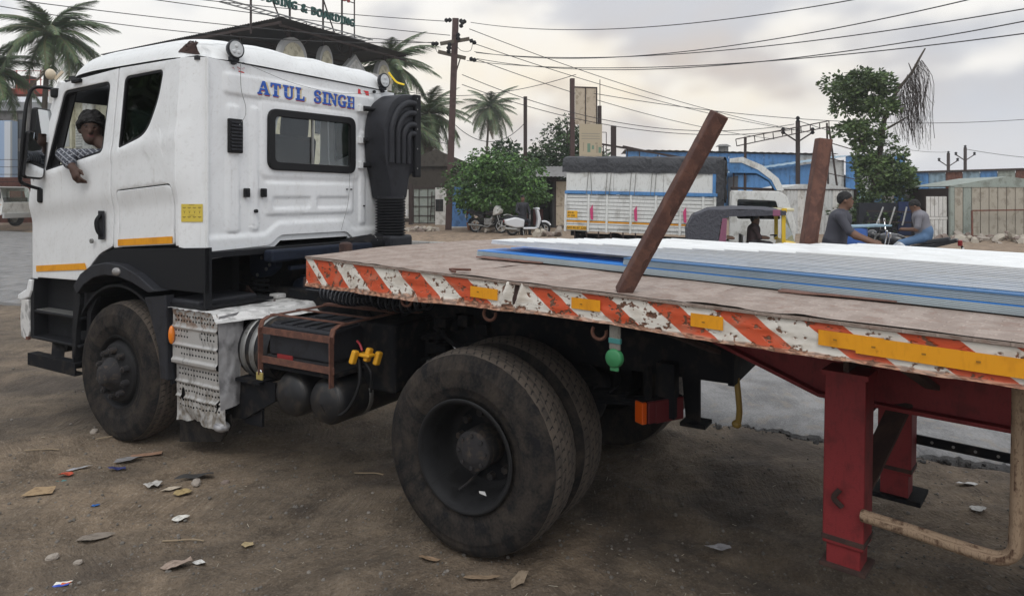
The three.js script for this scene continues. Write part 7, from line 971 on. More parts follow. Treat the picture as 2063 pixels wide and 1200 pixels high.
function palm(label, x, d, top, len, seed, lean = 0.3, deadN = 3) {
  const r = rng(seed), t = thing('coconut_palm', label, 'palm', W(x, d, 0.25), 0, 'coconut palms'); const b = new MB(), pts = []; for (let i = 0; i <= 10; i++) { const f = i / 10; pts.push(V(lean * (f * f - 1), top * f, 0)); } limb(b, pts, 0.17, 0.11, 10); b.build('trunk', barkM, t);
  for (let i = 0; i < 28; i++) { const f = i / 28, o = mesh('frond', fronds[i % 4], LEAF, t); o.position.set(0, top, 0); const up = lerp(1.25, -0.55, Math.pow(f, 0.8)) + 0.2 * (r() - 0.5); o.rotation.order = 'YZX'; o.rotation.set((r() - 0.5) * 0.5, i * 2.39996 + r() * 0.3, up); const s = len * (0.85 + 0.3 * r()); o.scale.set(s, s, s); }
  for (let i = 0; i < deadN; i++) { const o = mesh('dry_frond', deadFronds[i % 2], LEAF, t); o.position.set(0, top - 0.1, 0); o.rotation.order = 'YZX'; o.rotation.set(0, r() * 6.3, -1.1 - 0.3 * r()); const s = len * 0.85; o.scale.set(s, s, s); }
  const n = new MB(); for (let i = 0; i < 7; i++) n.ball(V(0.22 * Math.cos(i), top - 0.22 - 0.1 * (i % 2), 0.22 * Math.sin(i)), 0.12, 0.14, 0.12, 8); tag(n.build('coconuts', std(lin(0.07, 0.09, 0.03), 0.7), t), null, null, null, 'stuff'); return t;
}
palm('slender palm standing alone against the peach sky right of the utility pole', -2.4, 75, 10.9, 3.3, 301, 0.5, 2);
palm('shaggy palm right of the snorkel with drooping brown fronds', -6.0, 50, 7.3, 3.2, 302, 0.2, 9);
palm('palm rising above the far end of the lodge canopy', -8.0, 45, 9.9, 3.2, 303, 0.3, 2);
palm('lower palm between the snorkel and the shaggy palm', -7.2, 47, 6.2, 2.6, 306, 0.2, 4);
palm('tall palm above the cab at the upper left', -24.0, 36, 9.9, 2.75, 304, 0.4, 1);
palm('palm cut by the left edge of the view', -27.2, 36, 8.0, 2.6, 305, 0.3, 2);
{ // far belt of trees that reads as one mass
  const cl = [], r = rng(91); for (let i = 0; i < 90; i++) { const x = -75 + i * 1.9; cl.push([x, 1.6 + 1.0 * r(), -(95 + 6 * r()), 1.9, 1.5 + 1.2 * r(), 1.6]); } const o = mesh('distant_trees', crownGeo(cl, 15000, 0.6, [0.025, 0.05, 0.02], [0.06, 0.10, 0.04], 92), LEAF); tag(o, 'low far belt of trees along the horizon', 'trees', null, 'stuff');
}

// trees beside the photographer, left of the view: the cab's window and lacquer mirror them
tree('leafy_tree', 'roadside tree left of the view mirrored in the cab side window', W(-14.5, 4.2, 0.0), [[[[0, 0, 0], [0.1, 2.0, 0], [0, 3.6, 0]], 0.2, 0.1]], ball(0, 4.2, 0, 2.6, 2.2, 2.4, 34, 115), 4200, 0.32, [0.022, 0.050, 0.018], [0.07, 0.12, 0.035], 152);
tree('leafy_tree', 'second roadside tree left of the view, nearer the road', W(-16.5, 8.2, 0.0), [[[[0, 0, 0], [0.1, 1.8, 0], [0, 3.0, 0]], 0.18, 0.1]], ball(0, 3.6, 0, 2.2, 2.0, 2.2, 28, 116), 3400, 0.32, [0.022, 0.050, 0.018], [0.07, 0.12, 0.035], 153);
// ---------------------------------------------------------------- people
const SK = [0.16, 0.085, 0.055], HAIR = [0.012, 0.010, 0.010];
// bones: [a, b, ra, rb, colour]; joints in metres, person faces +x
function figure(parent, bones, head, cell = 0.02, name = 'body', hairC = HAIR, big = 0) {
  const B = bones.map(([a, b, ra, rb]) => [...a, ...b, ra, rb]), C = bones.map(b => b[4] || SK); const [hx, hy, hz, yaw = 0, tilt = 0] = head, cy = Math.cos(yaw), sy = Math.sin(yaw);
  const H = (x, y, z) => { let a = x - hx, b = y - hy, c = z - hz; const a2 = a * cy - c * sy, c2 = a * sy + c * cy; const a3 = a2 * Math.cos(tilt) + b * Math.sin(tilt), b3 = -a2 * Math.sin(tilt) + b * Math.cos(tilt); return [a3, b3, c2]; };
  const headD = (x, y, z) => { const [a, b, c] = H(x, y, z); let d = (Math.hypot(a / 0.098, (b - 0.01) / 0.118, c / 0.078) - 1) * 0.082; d = smin(d, (Math.hypot((a - 0.035) / 0.062, (b + 0.075) / 0.05, c / 0.052) - 1) * 0.05, 0.03); d = smin(d, Math.hypot((a - 0.105) / 1.0, (b + 0.022) / 1.25, c) - 0.014, 0.016); d = smin(d, Math.min(Math.hypot(a + 0.005, (b + 0.01) * 0.7, c - 0.08), Math.hypot(a + 0.005, (b + 0.01) * 0.7, c + 0.08)) - 0.016, 0.01); const eye = Math.min(Math.hypot(a - 0.092, b - 0.008, c - 0.032), Math.hypot(a - 0.092, b - 0.008, c + 0.032)) - 0.014; d = Math.max(d, -eye * 0.6 - 0.002); return d; };
  const dist = (x, y, z) => { let d = headD(x, y, z); for (let i = 0; i < B.length; i++) { const e = capDist(x, y, z, B[i]); d = smin(d, e, bones[i][5] ?? 0.035); } return d; };
  const lo = V(hx - 0.2, hy - 0.2, hz - 0.2), hi = V(hx + 0.2, hy + 0.2, hz + 0.2); for (const b of B) { const R = Math.max(b[6], b[7]) + 0.05; lo.min(V(Math.min(b[0], b[3]) - R, Math.min(b[1], b[4]) - R, Math.min(b[2], b[5]) - R)); hi.max(V(Math.max(b[0], b[3]) + R, Math.max(b[1], b[4]) + R, Math.max(b[2], b[5]) + R)); }
  const colour = (x, y, z) => { let best = headD(x, y, z), c = SK; if (best < 0.03) { const [a, b, cc] = H(x, y, z); if (b < -0.045 && b > -0.062 && a > 0.06 && Math.abs(cc) < 0.026) c = [0.10, 0.035, 0.03]; if (b > 0.022 && b < 0.032 && a > 0.07 && Math.abs(Math.abs(cc) - 0.033) < 0.018) c = HAIR; } for (let i = 0; i < B.length; i++) { const e = capDist(x, y, z, B[i]); if (e < best) { best = e; c = typeof C[i] === 'function' ? C[i](x, y, z) : C[i]; } } return c; };
  const o = mesh(name, sdfMesh(dist, lo, hi, cell, colour), std(lin(1, 1, 1), 0.75, 0, { vertexColors: true }), parent);
  if (hairC) { const hd = (x, y, z) => { const [a, b, c] = H(x, y, z); let d = (Math.hypot((a + 0.010) / (0.106 + big), (b - 0.026) / (0.114 + big), c / (0.086 + big)) - 1) * 0.092 + (0.003 + big * 0.25) * N3(x * 17, y * 17, z * 17) + 0.0025 * N3(x * 90, y * 90, z * 90); return Math.max(d, 0.9 * (0.040 - b) + (a > 0 ? (a - 0.045) * 0.55 : a * 1.15) - 0.016 + 0.006 * N3(c * 70, 3, a * 30)); }; mesh('hair', sdfMesh(hd, V(hx - 0.17, hy - 0.14, hz - 0.14), V(hx + 0.17, hy + 0.2, hz + 0.14), Math.min(cell, 0.012)), M.hair, o); }
  // eyes
  return o;
}
function handBones(w, dir, up, side, s = 1, col = SK, curl = 0.5) { // wrist, direction of the fingers, back of hand, thumb side
  const d = dir.clone().normalize(), u = up.clone().normalize(), t = side.clone().normalize(), o = [], at = (a, b, c) => w.clone().addScaledVector(d, a * s).addScaledVector(u, b * s).addScaledVector(t, c * s).toArray();
  o.push([at(0, 0, 0), at(0.07, 0, 0), 0.024 * s, 0.026 * s, col, 0.02], [at(0.02, 0, 0.018), at(0.075, 0, 0.028), 0.017 * s, 0.014 * s, col, 0.02], [at(0.02, 0, -0.018), at(0.07, 0, -0.028), 0.016 * s, 0.013 * s, col, 0.02]);
  [[0.028, 0.072], [0.010, 0.082], [-0.010, 0.076], [-0.028, 0.06]].forEach(([c, L], i) => { const k = curl * (0.8 + 0.2 * i); o.push([at(0.078, 0, c), at(0.078 + L * 0.45 * Math.cos(k * 0.6), -L * 0.45 * Math.sin(k * 0.6), c * 1.1), 0.0100 * s, 0.0092 * s, col, 0.004], [at(0.078 + L * 0.45 * Math.cos(k * 0.6), -L * 0.45 * Math.sin(k * 0.6), c * 1.1), at(0.078 + L * 0.45 * Math.cos(k * 0.6) + L * 0.5 * Math.cos(k * 1.6), -L * 0.45 * Math.sin(k * 0.6) - L * 0.5 * Math.sin(k * 1.6), c * 1.12), 0.0092 * s, 0.0075 * s, col, 0.004]); });
  o.push([at(0.015, -0.004, 0.026), at(0.05, -0.016, 0.050), 0.0125 * s, 0.011 * s, col, 0.01], [at(0.05, -0.016, 0.050), at(0.085, -0.022, 0.052), 0.0105 * s, 0.008 * s, col, 0.006]); return o;
}
{ // man leaning out of the near cab window (in the tractor's own axes: x forward, z away from us)
  const p = thing('person', 'dark-haired man in plaid shirt leaning out of the cab window', 'person', tractor.position.clone(), tractor.rotation.y);
  const plaid = (x, y, z) => { const a = (x * 0.9 + y * 0.5) / 0.040, b = (y * 0.9 - x * 0.45 + z * 0.6) / 0.036, fa = a - Math.floor(a), fb = b - Math.floor(b); let v = [0.052, 0.058, 0.075]; if (fa < 0.38) v = [0.020, 0.022, 0.030]; if (fb < 0.22) v = [0.30, 0.31, 0.34]; if (fa < 0.12) v = [0.36, 0.37, 0.40]; if (fb > 0.82) v = [0.014, 0.015, 0.020]; return v; };
  const DS = [0.068, 0.036, 0.025];
  const sh = [3.66, 2.165, 0.19], el = [3.965, 2.175, -0.035], wr = [3.775, 2.055, -0.050];
  const bones = [[[3.66, 1.80, 0.42], [3.68, 2.08, 0.34], 0.15, 0.155, plaid, 0.05], [[3.60, 2.14, 0.50], sh, 0.07, 0.068, plaid, 0.05], [sh, el, 0.056, 0.046, plaid, 0.03], [el, [3.84, 2.10, -0.045], 0.047, 0.046, plaid, 0.02], [[3.84, 2.10, -0.045], wr, 0.032, 0.027, DS, 0.006], [[3.70, 2.10, 0.30], [3.765, 2.205, 0.235], 0.105, 0.075, plaid, 0.03], [[3.78, 2.22, 0.225], [3.87, 2.29, 0.185], 0.050, 0.050, DS, 0.012], [[3.60, 2.12, 0.52], [3.85, 1.95, 0.62], 0.055, 0.045, plaid, 0.03]];
  const hb = handBones(V(...wr), V(-0.52, -0.83, -0.02), V(0.15, 0.05, -1), V(-0.8, 0.5, 0), 1.0, DS, 0.75);
  const SKold = SK.slice(); SK.splice(0, 3, ...DS);
  figure(p, [...bones, ...hb], [3.925, 2.385, 0.165, 2.55, -0.05], 0.0075, 'body', HAIR, 0.022);
  SK.splice(0, 3, ...SKold);
}
// ---------------------------------------------------------------- two-wheelers
const bikeBlack = phys(lin(0.014, 0.014, 0.016), 0.3, { clearcoat: 0.5 }), bikeSilver = phys(lin(0.50, 0.51, 0.53), 0.3, { clearcoat: 0.6 });
function bikeWheel(t, x, r, w = 0.05) { const g = new THREE.Group(); g.name = 'wheel'; g.position.set(x, r, 0); t.add(g); let b = new MB(); b.add(new THREE.TorusGeometry(r - w * 0.6, w * 0.75, 10, 36)); b.build('tyre', M.rubberTrim, g); b = new MB(); b.add(new THREE.TorusGeometry(r - w * 1.5, w * 0.28, 6, 32)); for (let i = 0; i < 5; i++) { const a = i * 1.2566; b.bar(V(0, 0, 0), V((r - w * 1.5) * Math.cos(a), (r - w * 1.5) * Math.sin(a), 0), 0.022, 0.03); } b.cyl(V(0, 0, -0.05), V(0, 0, 0.05), 0.055, 0.055, 14); b.build('rim', BM.trimGrey, g); return g; }
function motorcycle(label, pos, turn, tank, fairing) {
  const t = thing('motorcycle', label, 'motorcycle', pos, turn); bikeWheel(t, 0, 0.30, 0.06); bikeWheel(t, 1.28, 0.30, 0.05); let b;
  b = new MB(); b.tube([V(0.0, 0.30, 0.09), V(0.35, 0.38, 0.10), V(0.6, 0.42, 0.1)], 0.022); b.tube([V(0.0, 0.30, -0.09), V(0.35, 0.38, -0.10), V(0.6, 0.42, -0.1)], 0.022); b.tube([V(0.35, 0.42, 0), V(0.5, 0.75, 0), V(0.95, 0.80, 0), V(1.05, 0.85, 0)], 0.025); b.tube([V(1.05, 0.80, 0), V(0.95, 0.45, 0), V(0.6, 0.35, 0)], 0.025); b.build('frame', M.black, t);
  b = new MB(); b.box(0.48, 0.88, 0.30, 0.62, -0.13, 0.13, 0.06); b.cyl(V(0.75, 0.5, 0), V(0.92, 0.66, 0), 0.11, 0.10, 14); b.build('engine', M.steel, t);
  b = new MB(); b.cyl(V(-0.25, 0.34, 0.15), V(0.45, 0.30, 0.15), 0.05, 0.04, 14); b.tube([V(0.45, 0.30, 0.15), V(0.7, 0.26, 0.14), V(0.9, 0.4, 0.08)], 0.022); b.build('exhaust', M.steel, t);
  b = new MB(); b.add(new THREE.SphereGeometry(1, 20, 14), V(0.78, 0.86, 0), [0, 0, 0.12], V(0.30, 0.14, 0.15)); b.build('fuel_tank', tank, t);
  b = new MB(); b.prism(roundPoly([[-0.25, 0.88], [0.15, 0.80], [0.55, 0.78], [0.58, 0.86], [0.15, 0.88], [-0.22, 0.95]], 0.03), 0.24, SIDE(-0.12), 0.02); b.build('seat', M.seat, t);
  b = new MB(); b.prism(roundPoly([[-0.38, 0.86], [0.20, 0.68], [0.45, 0.58], [0.45, 0.76], [0.1, 0.80], [-0.35, 0.94]], 0.04), 0.20, SIDE(-0.10), 0.02); b.build('tail_panel', bikeBlack, t);
  b = new MB(); b.box(-0.44, -0.36, 0.78, 0.90, -0.07, 0.07, 0.02); b.build('tail_lamp', M.redLens, t); b = new MB(); b.box(-0.46, -0.44, 0.62, 0.75, -0.10, 0.10); b.build('number_plate', truckWhite, t); b = new MB(); b.tube([V(-0.42, 0.80, 0), V(-0.46, 0.62, 0), V(-0.42, 0.48, 0)], 0.02); b.prism([[-0.36, 0.34], [-0.30, 0.56], [-0.05, 0.66], [-0.05, 0.63], [-0.27, 0.53], [-0.33, 0.34]], 0.14, SIDE(-0.07)); b.build('rear_mudguard', M.black, t);
  b = new MB(); for (const z of [0.085, -0.085]) b.cyl(V(1.28, 0.30, z), V(1.06, 0.98, z), 0.024, 0.022, 10); b.box(1.03, 1.12, 0.93, 0.98, -0.1, 0.1, 0.01); b.build('fork', M.steel, t); b = new MB(); b.add(new THREE.TorusGeometry(0.335, 0.03, 6, 20, 2.1), V(1.28, 0.30, 0), [0, 0, 0.6]); b.build('front_mudguard', tank, t);
  b = new MB(); b.tube([V(0.88, 1.04, 0.36), V(0.98, 1.05, 0.24), V(1.04, 1.0, 0.1), V(1.04, 1.0, -0.1), V(0.98, 1.05, -0.24), V(0.88, 1.04, -0.36)], 0.014); const hb = b.build('handlebar', M.black, t); for (const s of [1, -1]) { b = new MB(); b.bar(V(0.95, 1.06, 0.26 * s), V(0.98, 1.22, 0.32 * s), 0.012); b.add(new RoundedBoxGeometry(0.03, 0.08, 0.12, 2, 0.014), V(0.98, 1.25, 0.33 * s)); b.build('mirror', M.chrome, hb); }
  b = new MB(); b.ball(V(1.16, 0.94, 0), 0.11, 0.12, 0.12); if (fairing) b.prism(roundPoly([[0.95, 0.72], [1.25, 0.82], [1.30, 0.98], [1.12, 1.16], [0.98, 1.02]], 0.05), 0.28, SIDE(-0.14), 0.03); b.build('headlamp_cowl', fairing || bikeBlack, t); b = new MB(); b.ball(V(1.25, 0.93, 0), 0.035, 0.08, 0.085); b.build('headlamp', M.clearLens, t); b = new MB(); b.bar(V(0.35, 0.35, 0.12), V(0.25, 0.02, 0.22), 0.02); b.build('stand', M.steel, t); return t;
}
function scooter(label, pos, turn, m) {
  const t = thing('scooter', label, 'scooter', pos, turn); bikeWheel(t, 0, 0.25, 0.06); bikeWheel(t, 1.24, 0.25, 0.06); let b = new MB(); b.prism(roundPoly([[-0.34, 0.62, 0.06], [-0.30, 0.42, 0.1], [0.10, 0.30, 0.1], [0.42, 0.32, 0.05], [0.46, 0.62, 0.06], [0.1, 0.72, 0.08]], 0.06), 0.34, SIDE(-0.17), 0.05); const body = b.build('rear_body', m, t); b = new MB(); b.prism(roundPoly([[-0.32, 0.74], [-0.28, 0.68], [0.45, 0.62], [0.52, 0.70], [0.2, 0.78]], 0.03), 0.26, SIDE(-0.13), 0.02); b.build('seat', M.seat, t); b = new MB(); b.box(0.40, 0.98, 0.24, 0.32, -0.17, 0.17, 0.03); b.build('footboard', m, t); b = new MB(); b.prism(roundPoly([[0.92, 0.28], [1.02, 0.30], [1.10, 0.62], [1.02, 0.98], [0.92, 0.98], [0.98, 0.62]], 0.05), 0.36, SIDE(-0.18), 0.03); b.build('leg_shield', m, t); b = new MB(); b.add(new THREE.TorusGeometry(0.29, 0.045, 6, 18, 2.4), V(1.24, 0.25, 0), [0, 0, 0.5]); b.build('front_mudguard', m, t); b = new MB(); b.cyl(V(1.24, 0.25, 0.07), V(1.04, 0.75, 0.04), 0.025); b.cyl(V(1.24, 0.25, -0.07), V(1.04, 0.75, -0.04), 0.025); b.build('fork', M.black, t); b = new MB(); b.add(new RoundedBoxGeometry(0.16, 0.12, 0.30, 3, 0.05), V(0.97, 1.03, 0)); b.tube([V(0.88, 1.05, 0.34), V(0.94, 1.05, 0), V(0.88, 1.05, -0.34)], 0.018); const hb = b.build('handlebar', m, t); b = new MB(); b.ball(V(1.05, 1.03, 0), 0.03, 0.05, 0.09); b.build('headlamp', M.clearLens, t); for (const s of [1, -1]) { b = new MB(); b.bar(V(0.93, 1.06, 0.22 * s), V(0.92, 1.22, 0.3 * s), 0.012); b.add(new RoundedBoxGeometry(0.025, 0.08, 0.12, 2, 0.012), V(0.92, 1.25, 0.31 * s)); b.build('mirror', M.black, hb); } b = new MB(); b.cyl(V(-0.30, 0.28, 0.16), V(0.15, 0.24, 0.16), 0.055, 0.05, 12); b.build('exhaust', M.steel, t); b = new MB(); b.tube([V(-0.36, 0.78, 0.1), V(-0.2, 0.82, 0.12), V(0, 0.76, 0.13)], 0.014); b.tube([V(-0.36, 0.78, -0.1), V(-0.2, 0.82, -0.12), V(0, 0.76, -0.13)], 0.014); b.build('grab_rail', M.steel, t); b = new MB(); b.box(-0.37, -0.33, 0.52, 0.60, -0.08, 0.08, 0.015); b.build('tail_lamp', M.redLens, t); b = new MB(); b.box(-0.05, 0.3, 0.15, 0.32, -0.1, 0.1, 0.04); b.bar(V(0.4, 0.22, 0.1), V(0.42, 0.0, 0.2), 0.02); b.build('engine', M.steel, t); return t;
}
{
  const gh = (x, d) => groundH(x, d) - 0.005, onRoad = 0.055;
  scooter('white scooter parked in front of the bushy green tree', W(0.02, 27.1, gh(0.02, 27.1)), heading(1, 0.12), phys(lin(0.62, 0.63, 0.65), 0.35, { clearcoat: 0.5 }));
  motorcycle('black motorcycle parked in the shade under the bushy green tree', W(-1.55, 29.4, gh(-1.55, 29.4)), heading(0.85, -0.5), bikeBlack, truckWhite);
  const mc = motorcycle('black motorcycle with red tail lamp under the man in jeans', W(8.50, 13.9, 0.08), heading(-0.80, 0.60), bikeBlack);
  motorcycle('motorcycle with pale front fairing ridden past the upright rusty post', W(4.47, 10.3, onRoad), heading(0.9, -0.42), bikeSilver, bikeSilver);
  // man in grey on the parked bike; head bowed
  let p = thing('person', 'man in grey polo shirt and blue jeans seated on the parked motorcycle', 'person', W(8.50, 13.9, 0.08), heading(-0.80, 0.60)); const GS = [0.17, 0.165, 0.185], JN = [0.085, 0.16, 0.28], SHO = [0.5, 0.5, 0.48];
  figure(p, [[[0.22, 0.93, 0], [0.20, 1.05, 0], 0.15, 0.15, JN, 0.05], [[0.22, 1.02, 0], [0.28, 1.32, 0], 0.145, 0.155, GS, 0.06], [[0.28, 1.36, 0.17], [0.28, 1.36, -0.17], 0.075, 0.075, GS, 0.05], [[0.30, 1.38, 0], [0.34, 1.48, 0], 0.055, 0.052], ...[1, -1].flatMap(s => [[[0.28, 1.36, 0.19 * s], [0.30, 1.15, 0.25 * s], 0.062, 0.056, GS], [[0.30, 1.15, 0.25 * s], [0.33, 1.09, 0.25 * s], 0.043, 0.042], [[0.33, 1.09, 0.25 * s], [0.56, 1.08, 0.12 * s], 0.040, 0.03], ...handBones(V(0.56, 1.08, 0.12 * s), V(0.7, 0.1, -0.5 * s), V(0, 1, 0), V(0.5, 0, -0.8 * s), 1, SK, 0.9), [[0.22, 0.93, 0.11 * s], [0.60, 0.80, 0.21 * s], 0.095, 0.075, JN], [[0.60, 0.80, 0.21 * s], [0.46, 0.38, 0.25 * s], 0.07, 0.055, JN], [[0.46, 0.38, 0.25 * s], [0.45, 0.06, 0.27 * s], 0.055, 0.045, JN], [[0.43, 0.045, 0.27 * s], [0.62, 0.035, 0.29 * s], 0.045, 0.035, SHO]])], [0.38, 1.56, 0, 0, -0.5], 0.0165);
  // rider going by
  p = thing('person', 'rider in dark grey shirt with both arms forward on the passing motorcycle', 'person', W(4.47, 10.3, 0.12), heading(0.9, -0.42)); const DG = [0.048, 0.048, 0.062], DP = [0.022, 0.024, 0.034];
  figure(p, [[[0.30, 0.93, 0], [0.28, 1.05, 0], 0.155, 0.15, DP, 0.05], [[0.28, 1.02, 0], [0.36, 1.38, 0], 0.15, 0.16, DG, 0.06], [[0.36, 1.43, 0.18], [0.36, 1.43, -0.18], 0.078, 0.078, DG, 0.05], [[0.37, 1.46, 0], [0.40, 1.56, 0], 0.058, 0.055], ...[1, -1].flatMap(s => [[[0.36, 1.43, 0.20 * s], [0.48, 1.22, 0.28 * s], 0.066, 0.06, DG], [[0.48, 1.22, 0.28 * s], [0.56, 1.16, 0.30 * s], 0.045, 0.043], [[0.56, 1.16, 0.30 * s], [0.82, 1.05, 0.33 * s], 0.042, 0.03], ...handBones(V(0.82, 1.05, 0.33 * s), V(1, -0.15, 0), V(0, 1, 0), V(0, -0.2, -s), 1, SK, 1.3), [[0.30, 0.92, 0.11 * s], [0.74, 0.84, 0.20 * s], 0.10, 0.078, DP], [[0.74, 0.84, 0.20 * s], [0.55, 0.36, 0.20 * s], 0.072, 0.05, DP], [[0.53, 0.33, 0.20 * s], [0.72, 0.30, 0.20 * s], 0.045, 0.035, [0.02, 0.02, 0.02]]])], [0.43, 1.66, 0, 0, 0.02], 0.0155);
  // distant people
  p = thing('person', 'man in dark clothes sitting beside the white scooter', 'person', W(0.42, 27.7, gh(0.42, 27.7)), heading(0.3, -1)); const DK2 = [0.018, 0.018, 0.024];
  figure(p, [[[0, 0.55, 0], [0, 1.12, 0], 0.16, 0.17, DK2, 0.06], [[0, 1.2, 0.17], [0, 1.2, -0.17], 0.075, 0.075, DK2], [[0, 1.24, 0], [0.02, 1.34, 0], 0.055, 0.052], ...[1, -1].flatMap(s => [[[0, 1.2, 0.2 * s], [0.06, 0.92, 0.27 * s], 0.06, 0.055, DK2], [[0.06, 0.92, 0.27 * s], [0.30, 0.82, 0.2 * s], 0.045, 0.035, DK2], [[0, 0.55, 0.1 * s], [0.42, 0.55, 0.15 * s], 0.09, 0.075, DK2], [[0.42, 0.55, 0.15 * s], [0.42, 0.06, 0.16 * s], 0.065, 0.05, DK2], [[0.40, 0.04, 0.16 * s], [0.6, 0.035, 0.16 * s], 0.04, 0.035, DK2]])], [0.04, 1.44, 0, 0, -0.1], 0.022);
  { const s = thing('stool', 'dark stool under the man beside the white scooter', 'stool', W(0.42, 27.7, gh(0.42, 27.7)), heading(0.3, -1)); let b = new MB(); b.cyl(V(0, 0.36, 0), V(0, 0.40, 0), 0.18, 0.18, 18); b.build('seat', M.black, s); for (let i = 0; i < 4; i++) { const q = new MB(); q.bar(V(0.12 * Math.cos(i * 1.57 + 0.8), 0.36, 0.12 * Math.sin(i * 1.57 + 0.8)), V(0.18 * Math.cos(i * 1.57 + 0.8), 0, 0.18 * Math.sin(i * 1.57 + 0.8)), 0.03); q.build('leg', M.black, s); } }
  p = thing('person', 'man in white shirt walking past the sheet gate', 'person', W(-5.55, 34.8, gh(-5.55, 34.8)), heading(-0.8, -0.4)); const WS = [0.60, 0.60, 0.60], KH = [0.26, 0.19, 0.14];
  figure(p, [[[0, 0.92, 0], [0, 1.32, 0], 0.14, 0.16, WS, 0.06], [[0, 1.40, 0.17], [0, 1.40, -0.17], 0.072, 0.072, WS], [[0, 1.44, 0], [0.01, 1.54, 0], 0.055, 0.05], ...[1, -1].flatMap(s => [[[0, 1.40, 0.19 * s], [-0.04 * s, 1.12, 0.25 * s], 0.058, 0.05, WS], [[-0.04 * s, 1.12, 0.25 * s], [0.1, 0.88, 0.24 * s], 0.04, 0.03], [[0, 0.92, 0.09 * s], [0.10 * s, 0.5, 0.1 * s], 0.10, 0.075, KH], [[0.10 * s, 0.5, 0.1 * s], [0.06 * s, 0.08, 0.1 * s], 0.065, 0.05, KH], [[0.04 * s, 0.045, 0.1 * s], [0.04 * s + 0.18, 0.04, 0.1 * s], 0.04, 0.035, SK]])], [0.03, 1.64, 0, 0, 0], 0.022);
  { const b = new MB(); b.add(new RoundedBoxGeometry(0.10, 0.34, 0.22, 2, 0.04)); const o = b.build('white_bag', std(lin(0.6, 0.6, 0.6), 0.8)); o.position.copy(W(-5.25, 34.7, gh(-5.25, 34.7) + 0.70)); tag(o, 'white bag beside the man walking past the gate', 'bag'); }
}
{ // auto rickshaw
  const t = thing('auto_rickshaw', 'black and yellow auto rickshaw with grey hood in front of the covered truck', 'rickshaw', W(4.32, 15.5, 0.05), heading(0.97, -0.22)); t.scale.setScalar(0.94); let b; const hood = std(lin(0.062, 0.062, 0.075), 0.75, 0, bump(withRep(T.blot, 2), 0.02)), yel = phys(lin(0.70, 0.46, 0.02), 0.4, { clearcoat: 0.3 });
  const prof = [[-0.42, 0.72], [-0.46, 1.15], [-0.30, 1.48], [0.05, 1.64], [0.6, 1.68], [1.3, 1.66], [1.72, 1.60]];
  const hd = sheet(40, 14, (u, v) => { const k = u * (prof.length - 1), i = Math.min(prof.length - 2, k | 0), f = k - i; const x = lerp(prof[i][0], prof[i + 1][0], f), y = lerp(prof[i][1], prof[i + 1][1], f), a = v * 2 - 1; return V(x, y - 0.07 * Math.pow(Math.abs(a), 4) + 0.012 * fbm(x * 4, a * 3, 2), a * 0.66); }); mesh('hood', boxUV(hd), hood, t);
  for (const z of [0.655, -0.66]) { b = new MB(); b.prism([[-0.44, 0.62], [-0.46, 1.15], [-0.30, 1.46], [0.05, 1.60], [1.7, 1.58], [1.7, 1.48], [0.42, 1.44], [0.30, 1.3], [0.22, 0.62]], 0.012, SIDE(z)); b.build('hood_side', hood, t); b = new MB(); b.prism([[0.22, 0.62], [0.34, 1.4], [0.44, 1.4], [0.40, 0.62]], 0.012, SIDE(z + (z > 0 ? 0.012 : -0.012))); b.build('pink_curtain', std(lin(0.24, 0.085, 0.14), 0.85), t); b = new MB(); b.box(1.42, 1.58, 1.46, 1.60, z - 0.01, z + 0.02, 0.01); b.build('pink_patch', std(lin(0.26, 0.09, 0.15), 0.85), t); }
  b = new MB(); b.box(-0.45, 0.5, 0.30, 0.62, -0.66, 0.66, 0.05); b.box(0.4, 1.65, 0.26, 0.34, -0.62, 0.62, 0.02); const bd = b.build('rear_body', M.black, t); b = new MB(); b.box(-0.44, 0.55, 0.42, 0.52, -0.675, 0.675, 0.02); b.build('yellow_band', yel, t);
  b = new MB(); b.prism(roundPoly([[1.62, 0.32], [2.02, 0.36], [2.10, 0.60], [1.92, 0.88], [1.66, 0.92], [1.60, 0.6]], 0.06), 1.0, SIDE(-0.5), 0.06); b.build('front_cowl', yel, t); b = new MB(); for (const z of [0.56, -0.56]) b.bar(V(1.66, 0.86, z), V(1.66, 1.60, z), 0.09, 0.08); b.bar(V(1.68, 1.58, -0.58), V(1.68, 1.58, 0.58), 0.10, 0.1); b.build('windscreen_frame', yel, t); b = new MB(); b.bar(V(1.90, 0.88, 0), V(1.70, 1.56, 0), 1.04, 0.008); b.build('windscreen', phys(lin(0.75, 0.82, 0.86), 0.04, { transmission: 1, thickness: 0 }), t);
  b = new MB(); b.box(1.55, 1.9, 1.56, 1.63, -0.5, 0.5, 0.02); b.build('visor', std(lin(0.62, 0.56, 0.36), 0.5), t); b = new MB(); b.box(0.0, 0.45, 0.60, 0.74, -0.58, 0.58, 0.04); b.box(-0.05, 0.08, 0.70, 1.15, -0.58, 0.58, 0.04); b.build('passenger_seat', M.seat, t); b = new MB(); b.box(0.95, 1.2, 0.34, 0.66, -0.3, 0.3, 0.04); b.build('driver_seat', M.seat, t); b = new MB(); b.box(0.80, 0.84, 0.34, 1.0, -0.55, 0.55); b.build('partition', BM.trimGrey, t);
  for (const [x, z] of [[0.15, 0.55], [0.15, -0.55], [1.85, 0]]) roadWheel(t, x, 0.22, z, 0.22, 0.10); b = new MB(); b.add(new THREE.TorusGeometry(0.25, 0.05, 6, 18, 2.4), V(1.85, 0.22, 0), [0, 0, 0.4]); b.build('front_mudguard', yel, t); b = new MB(); b.ball(V(2.09, 0.62, 0), 0.04, 0.09, 0.09); b.build('headlamp', M.clearLens, t); b = new MB(); b.tube([V(1.5, 0.98, 0.3), V(1.6, 1.0, 0), V(1.5, 0.98, -0.3)], 0.016); b.build('handlebar', M.black, t);
